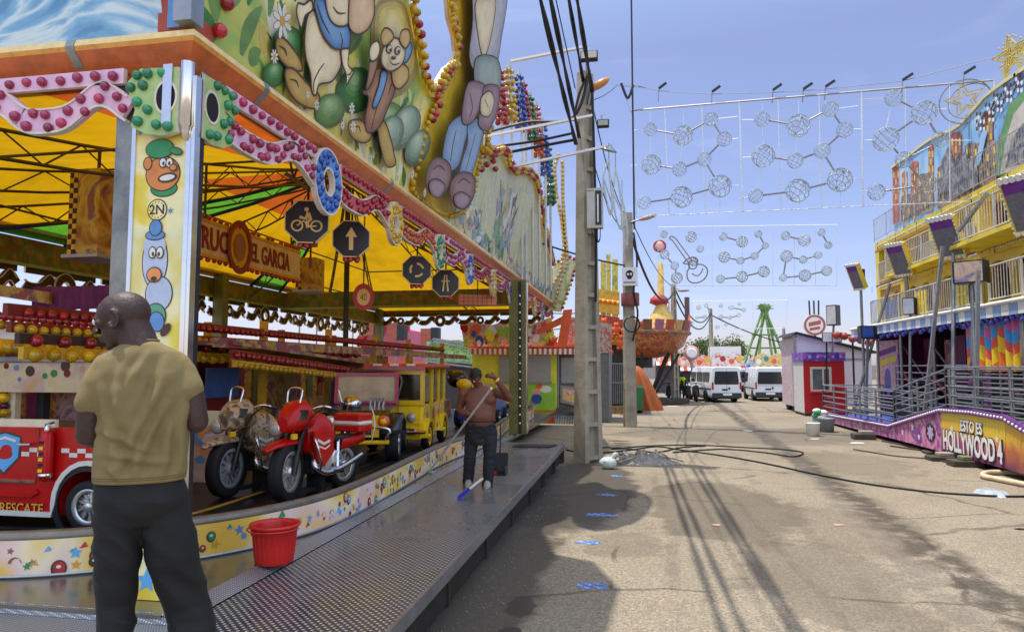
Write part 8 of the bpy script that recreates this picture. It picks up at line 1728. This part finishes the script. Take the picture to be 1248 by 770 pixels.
# dark parked scooters and a bending attendant in a yellow vest
for k, (x, lb) in enumerate(((838,'dark scooter under the round ride, nearer the vans'),(815,'dark scooter under the round ride, beside the third pole'),(848,'dark scooter partly behind the white minibus'))):
    p = onZ(x, 489); b = MB()
    for y in (-.6, .6): b.lathe([(.15,-.06),(.26,-.07),(.27,0),(.26,.07),(.15,.06)], (p.x, p.y+y, .27), tyre, n=16, axis=(1,.0,0), caps=False)
    b.rbox((p.x-.17,p.y-.1,.35),(p.x+.17,p.y+.75,.78), .08, dsteel); b.ring_loft([ringsec(V((p.x, p.y-.5+.04*i, .35+.2*i)), .2-.02*i, .06, V((1,0,0)), V((0,1,0)), 10) for i in range(4)], black); b.tube([(p.x-.34,p.y-.42,1.05),(p.x,p.y-.4,1.1),(p.x+.34,p.y-.42,1.05)], .025, black, n=6); b.tube([(p.x,p.y-.5,.3),(p.x,p.y-.4,1.1)], .035, dsteel, n=6); b.rbox((p.x-.15,p.y-.05,.79),(p.x+.15,p.y+.7,.88), .05, seatm)
    solo('scooter', b, lb, 'scooter', 'dark scooters parked by the round ride')
pv = onZ(831, 489); at = thing('person', 'small distant person in a bright yellow vest by the scooters', 'person', pv)
b = MB(); v3 = lambda x, z, y=0: V((pv.x+x, pv.y+y, z))
limb(b, [v3(-.1,.9), v3(-.11,.5,-.05), v3(-.1,.08)], [.1,.07,.055], jean, 10); limb(b, [v3(.1,.9), v3(.11,.5,-.05), v3(.1,.08)], [.1,.07,.055], jean, 10); limb(b, [v3(0,.9), v3(0,1.15,-.1), v3(0,1.36,-.2)], [.15,.16,.16], jean, 12); limb(b, [v3(-.2,1.36,-.2), v3(-.24,1.05,-.3), v3(-.12,.9,-.5)], [.06,.05,.045], jean, 8); limb(b, [v3(.2,1.36,-.2), v3(.24,1.05,-.3), v3(.12,.9,-.5)], [.06,.05,.045], jean, 8); limb(b, [v3(0,1.42,-.22), v3(0,1.56,-.3), v3(0,1.62,-.32)], [.06,.09,.09], sk2, 10)
for s_ in (-.1, .1): limb(b, [v3(s_,.06,.02), v3(s_,.05,-.14)], [.05,.045], jean, 8)
remeshed(b, 'body', M('far_clothes','262a34',.8,var=.4), at, .025, 2)
b = MB(); b.ring_loft([ringsec(v3(0,z,y), w_, d_, V((1,0,0)), V((0,1,0)), 16) for z, w_, d_, y in ((.95,.2,.15,0),(1.15,.22,.17,-.09),(1.35,.25,.17,-.2),(1.45,.15,.12,-.24))], M('hi_vis','c8e02a',.6,var=.1)); b.build('vest', at)
# ---- vans
vwh = M('van_white', 'dcdedf', .25, var=.06, scale=2, coat=.4); vtrim = M('van_trim', '2a2c2e', .6, var=.2); tail = M('tail_lamp', 'a81e1e', .2, var=.2)
def van(lab, loc, rz, w, h, L, minibus=True):
    t = thing('parked_van', lab, 'van', loc, 'white vans at the end of the street', rz); W = lambda mb, n, p=t: mb.build(n, p, world=False)
    b = MB(); z0 = .3; rows = []
    def sec(y, zt, ww, zl=z0): return [V((x*ww/2, y, z)) for x, z in ((-.94,zl),(.94,zl),(1,zl+.12),(1,zt*.5),(.96,zt*.72),(.88,zt-.07),(.76,zt),(-.76,zt),(-.88,zt-.07),(-.96,zt*.72),(-1,zt*.5),(-1,zl+.12))]
    for y, zt, ww in ((0,h*.97,w*.97),(.06,h,w),(L*.62,h,w),(L*.70,h*.97,w*.99),(L*.83,h*.60,w*.97),(L*.97,h*.50,w*.92),(L,h*.42,w*.86)): rows.append(sec(y, zt, ww))
    b.ring_loft(rows, vwh, smooth=False); W(b, 'body')
    b = MB(); f = Fr((0,-.004,0),(1,0,0),(0,0,1)); rw = [(-w*.40,h*.50),(w*.40,h*.50),(w*.41,h*.60),(w*.37,h*.86),(-w*.37,h*.86),(-w*.41,h*.60)]; b.plate(rw, f, -.01, .004, glassd); W(b, 'rear_window')
    b = MB(); b.plate([(-.005,h*.17),(.005,h*.17),(.005,h*.93),(-.005,h*.93)] if minibus else [(-w*.46,h*.455),(w*.46,h*.455),(w*.46,h*.462),(-w*.46,h*.462)], f, .005, .012, vtrim); b.plate([(-.27,h*.33),(.05,h*.33),(.05,h*.38),(-.27,h*.38)], f, 0, .012, vtrim); b.plate([(.1,h*.36),(.2,h*.36),(.2,h*.42),(.1,h*.42)], f, 0, .03, vtrim); W(b, 'door_fittings'); b = MB(); b.plate([(-.26,h*.20),(.26,h*.20),(.26,h*.255),(-.26,h*.255)], f, .10, .115, white); W(b, 'number_plate')
    b = MB(); b.rbox((-w*.49,-.10,.26),(w*.49,.04,.26+h*.14), .05, vtrim); W(b, 'bumper')
    for s_ in (-1, 1):
        b = MB(); x = s_*w*.435; b.box((min(x, x+s_*w*.055),-.025,h*.36),(max(x, x+s_*w*.055),.05,h*.56), tail); W(b, 'tail_light')
        fs = Fr((s_*w/2*1.0, 0, 0), (0,s_,0), (0,0,1))
        wins = [(L*.08,L*.28),(L*.31,L*.50),(L*.54,L*.70)] if minibus else [(L*.54,L*.70)]
        b = MB()
        for a, c in wins: b.plate([(s_*a,h*.56),(s_*c,h*.56),(s_*(c-.02),h*.84),(s_*(a+.02),h*.84)], fs, -.035, .002, glassd)
        b.plate([(s_*.1,h*.36),(s_*L*.9,h*.36),(s_*L*.9,h*.39),(s_*.1,h*.39)], fs, -.01, .012, vtrim); W(b, 'side_windows')
        b = MB(); b.rbox((s_*(w/2+.12)-.1, L*.71, h*.52), (s_*(w/2+.12)+.1, L*.74, h*.63), .02, vtrim); W(b, 'mirror')
        for y in (L*.2, L*.8): wheel(t, (s_*(w/2-.1), y, .33), .33, .2, (1,0,0), rim, 6); b = MB(); b.lathe([(.0,-.01),(.39,-.01),(.39,.01),(0,.012)], (s_*(w/2-.002), y, .34), black, n=20, axis=(1,0,0)); W(b, 'wheel_arch')
    b = MB(); b.box((-w*.45,.1,.2),(w*.45,L-.1,.298), black); b.plate([(-w*.36,h*.66),(w*.36,h*.66),(w*.34,h*.9),(-w*.34,h*.9)], Fr((0,L*.765,.0),(-1,0,0),(0,-.5,1)), -.02, .02, glassd); W(b, 'underbody')
    return t
va = onZ(886, 490.5); van('white minibus seen from behind with side windows along its left flank', (va.x, va.y, 0), .26, 1.78, 2.08, 5.0)
vb = onZ(939, 489); van('white panel van seen from behind, rightmost of the vans', (vb.x, vb.y, 0), .03, 1.74, 2.04, 4.4, False)
vc = onZ(914, 478); van('white van farther off, in the gap between the two nearer vans', (vc.x, vc.y+1, 0), .05, 1.8, 1.95, 4.6, False)
# ---- far stalls, trees, green wheel frame
FG = 'far stalls closing the end of the street'
def far_stall(x0, x1, ytop, ymid, Y, m, m2, lab, roof=None):
    a, c = onY(x0, 470, Y), onY(x1, 470, Y); zt, zm = onY(x0, ytop, Y).z, onY(x0, ymid, Y).z; t = thing('fair_stall', lab, 'stall', ((a.x+c.x)/2, Y, 0), FG)
    b = MB(); b.box((a.x, Y+.3, 0), (c.x, Y+4, zm), M('far_stall_dark','4a4248',.7,var=.4)); b.build('body', t)
    b = MB(); f = Fr((0,Y,0),(1,0,0),(0,0,1)); n = max(2, int((c.x-a.x)/1.4)); w_ = (c.x-a.x)/n
    P = [(a.x, zm), (c.x, zm)]
    for i in range(n, 0, -1): P += [(a.x+w_*i, zm+(zt-zm)*.7), (a.x+w_*(i-.5), zt)]
    P.append((a.x, zm+(zt-zm)*.7)); b.plate(P, f, -.2, 0, m)
    for i in range(n*2): b.ell(a.x+w_*(i+.5)/2, zm+(zt-zm)*(.35+.2*(i % 2)), w_*.17, (zt-zm)*.22, f, .003+.002*(i % 2), [white, m2, sorg, tyel, p_pink, blu][i % 6], n=10)
    b.build('fascia', t)
    b = MB(); k = n*4
    for i in range(k): b.boxf((a.x+(c.x-a.x)*i/k, Y-.9, zm-.35), ((c.x-a.x)/k,0,0), (0,.9,.3), (0,-.01,.03), m2 if i % 2 else white)
    b.build('awning', t)
    if roof: b = MB(); b.box((a.x+.2, Y+.5, zm), (c.x-.2, Y+3.8, zt+roof), white); b.build('roof', t)
p_rose = M('far_rose','c88a90',.6,var=.3)
far_stall(828, 868, 432, 447, 62, pat2, M('far_red','a82a2a',.5), 'far stall with rose and white fascia left of the minibus')
far_stall(866, 908, 430, 446, 66, mural('far_collage', [(.3,'d8b0a8'),(.5,'e8e0d8'),(.6,'c85a3a'),(.75,'e0c050')], 2, 2), M('far_red'), 'far stall with a white flat roof above the minibus', .6)
far_stall(909, 922, 440, 455, 60, mural('far_collage_blue', [(.3,'4a6ab0'),(.5,'a8c0e0'),(.65,'e8e8f0'),(.8,'6a8ac8')], 2, 2), blu, 'far blue and white stall in the gap between the vans')
far_stall(921, 958, 430, 446, 64, pat, M('far_teal','3a8a7a',.5), 'far green and yellow stall above the panel van')
far_stall(800, 830, 425, 440, 56, pat2, sorg, 'far stall with orange striped awning behind the third pole')
c = onY(843, 430, 58); b = MB(); b.lathe([(.05,-.1),(.6,-.1),(.6,.1),(.05,.1)], c, p_rose, n=20, axis=(0,1,0)); b.lathe([(.3,-.14),(.42,-.14),(.42,-.11),(.3,-.11)], c, white, n=20, axis=(0,1,0)); b.cyl(c, (c.x, c.y, 0), .12, grey, n=6); solo('round_sign', b, 'rosy round sign on a post above the far stalls', 'sign')
leafs = [M('foliage_dark', '4a5634', .8, var=.4, trans=.2), M('foliage_mid', '64703f', .8, var=.4, trans=.2), M('foliage_light', '7d8650', .8, var=.3, trans=.2)]
def tree(x, ybase, ytop, Y, half, lab, seed):
    rn = random.Random(seed); p = onY(x, 460, Y); H = onY(x, ytop, Y).z; zc = onY(x, ybase, Y).z; hw = half*Y/850; t = thing('tree', lab, 'tree', (p.x, Y, 0), 'trees behind the far stalls')
    b = MB(); bark = M('bark', '4a3a2c', .9, var=.4); limb(b, [V((p.x,Y,0)), V((p.x+.2,Y,zc*.6)), V((p.x,Y,zc+1))], [.35,.28,.18], bark, 8)
    cl = []
    for i in range(22):
        a = rn.random()*6.28; r = hw*rn.uniform(.15,.8); c = V((p.x+r*math.cos(a), Y+r*math.sin(a), rn.uniform(zc+.2, H-.8-(r/hw)**2*(H-zc)*.4))); cl.append(c); limb(b, [V((p.x,Y,zc*.7)), c], [.12,.04], bark, 5)
    b.build('trunk', t); L = MB()
    for c in cl:
        R = rn.uniform(.9,1.7)
        for k in range(150):
            d = V((rn.gauss(0,1), rn.gauss(0,1), rn.gauss(0,.8))); d = d/(d.length or 1)*R*rn.random()**.4; q_ = c+d; u = V((rn.gauss(0,1),rn.gauss(0,1),rn.gauss(0,1))).normalized(); w_ = u.cross(V((rn.gauss(0,1),rn.gauss(0,1),rn.gauss(0,1)))).normalized(); s_ = rn.uniform(.12,.25); L.add([q_-u*s_, q_+w_*s_*.6, q_+u*s_, q_-w_*s_*.6], [(0,1,2,3)], rn.choice(leafs))
    L.build('crown', t)
tree(854, 438, 410, 105, 13, 'lower dark tree behind the far pole', 1); tree(882, 438, 405, 112, 28, 'broad pale tree above the minibus', 2); tree(828, 446, 430, 100, 10, 'small low tree left of the far pole, mostly hidden by stalls', 3)
grf = M('wheel_green', '5f7f3c', .5, var=.25, scale=.6); Yw = 95; wh = thing('wheel_frame', 'tall green wheel support frame of crossed legs with no wheel mounted', 'ride frame', onZ(932, 462))
wp = lambda x, y, d=0: onY(x, y, Yw+d)
b = MB(); top_ = [wp(928,374,-2), wp(936,374,2)]
for (x, d) in ((906,-7),(924,-7),(943,-7),(961,-7)): b.tube([wp(930 if x < 932 else 932,376,-1.5), wp(x,446,-4)], [.13,.17], grf, n=6)
for (x, d) in ((918,5),(949,5)): b.tube([wp(934,376,1.5), wp(x,446,6)], [.14,.18], grf, n=6)
b.build('legs', wh)
b = MB()
for x0_, y0_, x1_, y1_ in ((912,424,954,424),(916,408,948,408),(912,424,930,392),(954,424,934,392)): b.tube([wp(x0_,y0_,-3), wp(x1_,y1_,-3)], .1, grf, n=5)
b.build('braces', wh)
b = MB(); b.cyl(top_[0], top_[1], .4, grf, n=14); b.lathe([(.3,-.3),(.6,-.2),(.6,.2),(.3,.3)], wp(932,376), grf, n=14, axis=(0,1,0))
for i in range(7): a = math.pi*i/6; b.tube([wp(932,376), wp(932+11*math.cos(a), 376-7*math.sin(a))], .06, grf, n=4)
b.build('hub', wh)
# grey low background wall closing the horizon
b = MB(); b.box((-80, 128, 0), (120, 129, 2.4), M('far_wall','9a938c',.8,var=.3)); solo('boundary_wall', b, 'low grey wall along the far edge of the fairground', 'wall')
# ---- things seen through the ride, beyond its far side
rr1 = thing('roof_ride', 'red and pink roofed ride seen through the pavilion above the jeep', 'fairground ride', (-13.5, 37, 0)); yb_ = 37
Q = lambda x, y: onY(x, y, yb_); fQ = Fr((0,yb_,0),(1,0,0),(0,0,1)); qq = lambda x, y: fQ.uv(Q(x, y))
b = MB(); b.plate([qq(440,410),qq(472,396),qq(497,402),qq(497,440),qq(440,440)], fQ, -4, 0, M('ride_rose','d0607a',.5,var=.2)); b.plate([qq(435,415),qq(452,392),qq(500,397),qq(500,404),qq(455,400),qq(442,418)], fQ, .01, .3, tred); b.plate([qq(440,440),qq(500,440),qq(500,480),qq(440,480)], fQ, -3, 0, sorg); b.build('roof', rr1)
b = MB()
for i in range(16): b.sphere(fQ.p(*qq(438+4*i, 420+.5*i), .1), .14, cap_red, 6, 4)
b.plate([qq(432,424),qq(505,432),qq(505,436),qq(432,428)], fQ, .0, .06, tyel); b.build('lamp_rail', rr1)
gr_ = thing('roof_ride', 'leafy green ride with a silver lattice gantry seen through the pavilion beyond the van', 'fairground ride', (-9, 33, 0)); yc_ = 33; fR = Fr((0,yc_,0),(1,0,0),(0,0,1)); rq = lambda x, y: fR.uv(onY(x, y, yc_))
b = MB(); leaf = mural('leafy_print', [(.3,'3a6a2a'),(.45,'6aa83a'),(.55,'b8d890'),(.7,'4a8a3a')], 3, 3); b.plate([rq(520,416),rq(560,414),rq(590,424),rq(598,445),rq(520,440)], fR, -2, 0, leaf); b.plate([rq(520,440),rq(598,446),rq(598,500),rq(520,500)], fR, -2, -.1, M('front_dark')); b.build('fascia', gr_)
b = MB()
for (x0_,y0_,x1_,y1_) in ((515,436,530,413),(530,413,590,422),(528,416,588,426),(520,436,600,446),(518,440,600,450)): b.beam(fR.p(*rq(x0_,y0_),.2), fR.p(*rq(x1_,y1_),.2), .09, .09, galv)
for i in range(12): x = 532+5*i; b.beam(fR.p(*rq(x,414+.15*(x-530)),.2), fR.p(*rq(x+2.5,418+.15*(x-530)),.2), .05, .05, galv)
b.build('gantry', gr_)
for k, (x, y, lb) in enumerate(((455,400,'reddish lamp box tilted on its pole, left of three seen through the pavilion'),(483,404,'dark-fronted lamp box, middle of three seen through the pavilion'),(524,411,'small reddish lamp box, right of three seen through the pavilion'))):
    c = onY(x, y, 35); b = MB(); b.box(c+V((-.45,-.2,-.4)), c+V((.1,.3,.45)), M('lampbox_red','a8543c',.5,var=.3)); b.box(c+V((.102,-.22,-.45)), c+V((.5,.32,.5)), dsteel); b.cyl((c.x, c.y, c.z-.4), (c.x, c.y, 0), .06, galv, n=6); solo('lamp_box', b, lb, 'lamp', 'lamp boxes on poles behind the ride')
for k, (x, y) in enumerate(((365,398),(386,402),(400,406),(430,408))):
    p = onY(x, y, 40+k*3); b = MB(); b.cyl((p.x,p.y,0), p+V((0,0,1.2)), .06, grey, n=6); b.beam(p+V((-.5,0,1.1)), p+V((.5,0,1.1)), .05, .05, grey); solo('thin_mast', b, 'thin grey lamp mast standing beyond the ride', 'mast', 'thin masts beyond the ride')
# white booths outside the left side of the ride
for k, (x, y, w_, d_, h_, lb) in enumerate(((-17,11,3.5,5,3.0,'white booth beyond the left side of the ride, nearest of the row'),(-18,18,4,5,3.2,'white booth beyond the left side of the ride, second in the row'),(-19,26,5,6,2.9,'long white booth beyond the left rear of the ride'))):
    t = thing('booth', lb, 'booth', (x, y, 0), 'white booths behind the ride'); b = MB(); b.box((x-w_,y-d_/2,.2),(x,y+d_/2,h_), white); b.box((x-w_+.2,y-d_/2+.2,0),(x-.2,y+d_/2-.2,.198), dsteel); b.build('body', t); b = MB(); b.box((x-w_-.2,y-d_/2-.2,h_+.001),(x+.3,y+d_/2+.2,h_+.12), M('booth_roof','a8b8c8',.5)); b.build('roof', t)
    b = MB()
    for i in range(3): b.box((x+.002,y-d_/2+.4+i*d_/3.2,1.3),(x+.03,y-d_/2+1.4+i*d_/3.2,2.5), [pat2, glassd, purp][i])
    b.build('shutters', t)
b = MB(); P = sag((-11, 42, 6.5), (-2, 40, 5.2), .5); b.tube(P, .03, cabm, n=4); b.tube(sag((-14, 45, 6.0), (-3, 41, 4.5), .8), .03, cabm, n=4); solo('overhead_wire', b, 'pair of thin wires seen through the pavilion against the sky', 'wire', 'thin wires strung between poles')
# ================================================================== things lying on the ground
def hose(pts, r, m, label, name='hose', cat='hose', grp=None):
    b = MB(); b.tube([p+V((0,0,r+.002)) for p in smoothpath([onZ(*p) for p in pts], 8)], r, m, n=6); solo(name, b, label, cat, grp)
hose([(690,549),(720,553),(760,550),(800,545),(830,549),(880,556),(930,565),(1000,580),(1060,591),(1130,600),(1200,605),(1248,606),(1330,604)], .017, black, 'long black hose crossing the road from the rag heap to the right edge')
hose([(745,548),(790,544),(850,543),(910,546),(950,548),(975,551),(978,554),(965,557),(930,552),(880,548),(820,552)], .017, black, 'black hose lying in a flat loop in mid road', 'hose')
hose([(700,553),(735,546),(770,548),(800,552),(830,546),(860,544)], .018, blackp, 'short black cable tangled by the rag heap', 'cable', 'cable')
hose([(1075,538),(1110,545),(1130,551),(1150,552),(1120,549),(1085,544)], .02, M('cable_brown','4a3a30',.7), 'brown cable bundle beside the funhouse platform', 'cable', 'cable')
hose([(1040,548),(1090,556),(1135,560),(1160,566)], .015, M('cable_brown'), 'thin brown cable running along the road by the funhouse', 'cable', 'cable')
hose([(1300,604),(1250,594),(1215,587),(1198,583),(1205,579),(1230,579),(1262,582)], .05, M('hose_beige','cbb795',.7,var=.2), 'thick beige hose curving in at the right edge', 'hose')
# rag heap
rg = M('rag_grey', '8f8880', .9, var=.75, scale=11, bump=.6, bscale=14); c = onZ(786, 564); b = MB(); n, k = 46, 16; vs = []
for j in range(k+1):
    for i in range(n):
        a = 2*math.pi*i/n; r = j/k; R = .48*r*(1+.22*mnoise.noise(V((math.cos(a)*1.5, math.sin(a)*1.5, 4)))); x, y = R*math.cos(a)*1.35, R*math.sin(a)
        z = max(.004, .17*(1-r**1.6)*(1+.9*mnoise.noise(V((x*4, y*4, 2))))+.15*abs(mnoise.noise(V((x*9+y*5, y*9, 6))))*(1-r**4)); vs.append((c.x+x, c.y+y, z))
fs = [(j*n+i, (j+1)*n+i, (j+1)*n+(i+1) % n, j*n+(i+1) % n) for j in range(k) for i in range(n)]; b.add(vs, fs, rg, True)
for i in range(12): 
    a = random.random()*6.28; p = c+V((.5*math.cos(a), .35*math.sin(a), .12)); b.tube(smoothpath([p, p+V((random.uniform(-.25,.25), random.uniform(-.2,.2), .06)), p+V((random.uniform(-.4,.4), random.uniform(-.2,.2), -.08))], 5), .018, rg, n=5)
solo('rag_heap', b, 'crumpled heap of grey rags or netting on the road by the tall pole', 'rags')
c = onZ(741, 571); b = MB(); b.sphere(c+V((0,0,.12)), .15, M('bag_white','cfd8d4',.35,var=.15,bump=.5,bscale=18,trans=.2), 16, 10, (1.15,.9,.8)); b.tube(smoothpath([c+V((.08,0,.2)), c+V((.15,.0,.3)), c+V((.2,.04,.26))], 4), [.04]*4+[.03]*4+[.01], M('bag_white'), n=8); b.sphere(c+V((-.03,-.11,.13)), .06, M('bag_print','5a9ab0',.5), 8, 6, (1,.3,.7)); solo('plastic_bag', b, 'small white plastic bag at the foot of the tall pole', 'bag')
# blue soapy puddles and paper scraps
soap = mural('blue_suds', [(.3,'5a7ab0'),(.45,'4a7ac8'),(.55,'7fa8e4'),(.66,'b8cdec')], 14, 1.0, 5, .3)
_n = soap.node_tree; _z = N(_n, 'ShaderNodeTexNoise'); _z.inputs['Scale'].default_value = 17; _z.inputs['Detail'].default_value = 5; _t = N(_n, 'ShaderNodeTexCoord'); _n.links.new(_t.outputs['Object'], _z.inputs['Vector'])
_r = ramp(_n, [(.40, (.12,.12,.12)), (.52, (.85,.85,.85))]); _n.links.new(_z.outputs['Fac'], _r.inputs[0]); _n.links.new(_r.outputs[0], _n.nodes['Principled BSDF'].inputs['Alpha']); rn = random.Random(12)
def blobp(c, rx, ry, h, m, label, name, cat, grp, kk=.35):
    b = MB(); n = 30; out_ = []
    for i in range(n):
        a = 2*math.pi*i/n; f = 1+kk*mnoise.noise(V((math.cos(a)*1.6+c.x*3, math.sin(a)*1.6+c.y*5, 1)))*1.6; out_.append(V((c.x+rx*f*math.cos(a), c.y+ry*f*math.sin(a), 0)))
    b.add([p+V((0,0,.004)) for p in out_]+[c+(p-c)*.75+V((0,0,h)) for p in out_]+[V((c.x,c.y,h*1.1))], [(i,(i+1)%n,n+(i+1)%n,n+i) for i in range(n)]+[(n+i,n+(i+1)%n,2*n) for i in range(n)], m, True); solo(name, b, label, cat, grp)
for x, y, rx, ry, lab in ((733,627,.22,.11,'largest blue soapy puddle, in the middle of the wet asphalt'),(740,603,.13,.10,'blue puddle just above the largest one'),(752,580,.10,.12,'pale blue puddle nearest the white plastic bag'),(716,661,.13,.09,'dark blue puddle halfway down the wet asphalt'),(712,714,.08,.10,'left of two blue puddles lowest in the picture'),(730,714,.10,.09,'right of two blue puddles lowest in the picture'),(726,661,.05,.05,'small bright blue spot beside the dark blue puddle')):
    blobp(onZ(x, y), rx, ry, (.0025), soap, lab, 'puddle', 'puddle', 'blue soapy puddles on the wet asphalt', .4)
blobp(onZ(1209, 602), .22, .3, .07, M('clear_plastic','c4ccd2',.2,var=.3,bump=.7,bscale=16,trans=.3), 'crumpled clear plastic bag by the hose at the right edge', 'plastic_bag', 'bag', None)
for i, (x, y) in enumerate(((1143,553),(1148,561),(1176,568),(1052,535))):
    p = onZ(x, y); b = MB(); b.rbox(p+V((-.28,-.2,.0)), p+V((.3,.22,.07+.03*i)), .04, M('timber_dark','4a4036',.85,var=.4)); b.rbox(p+V((-.1,-.14,.072+.03*i)), p+V((.25,.12,.15+.03*i)), .03, [M('block_green','6a7a4a',.8),conc][i % 2]); solo('packing_block', b, ['packing block with a green top just below the HOLLYWOOD 4 banner','packing block with a concrete top in front of the other one below the banner','packing block with a green top under the right part of the banner','packing block by the low end of the funhouse platform'][i], 'block', 'packing blocks along the funhouse platform')
for i, (x, y, s, m, lab) in enumerate(((820,495,.35,white,'flat white paper scrap on the far road'),(912,525,.2,white,'white scrap in the dark patch of road'),(993,535,.16,white,'white scrap right of the white bucket'),(1045,540,.25,white,'pale scrap near the platform end'),(1022,640,.08,p_pink,'pinkish scrap in the middle of the road'),(873,640,.08,p_pink,'pinkish scrap near the lamp shadows'),(1243,645,.07,black,'small dark scrap near the right edge'))):
    p = onZ(x, y); b = MB(); n = 9; pts = [(s*(.6+.5*random.random())*math.cos(2*math.pi*j/n), .5*s*(.6+.5*random.random())*math.sin(2*math.pi*j/n)) for j in range(n)]; b.plate(pts, Fr(p, (1,.2,0), (0,1,.03)), .004, .012, m); solo('litter_scrap', b, lab, 'litter', 'scraps of litter on the road')
# sandy grit along the walkway and by the platform
grit = M('grit', '8a765c', .95, var=.5, scale=12); b = MB(); rn = random.Random(8)
for i in range(900):
    if i < 600: y = rn.uniform(2.5, 15); x = -1.55+abs(rn.gauss(0,.22))
    else: y = rn.uniform(11, 27); x = 6.5-abs(rn.gauss(0,.3))
    s = rn.uniform(.003,.010); b.sphere((x, y, s*.5), s, grit, 5, 3, (1,1,.7))
o = b.build('grit'); tag(o, 'loose grit scattered along the walkway and the funhouse platform', 'grit', kind='stuff')
flush_caps(100)
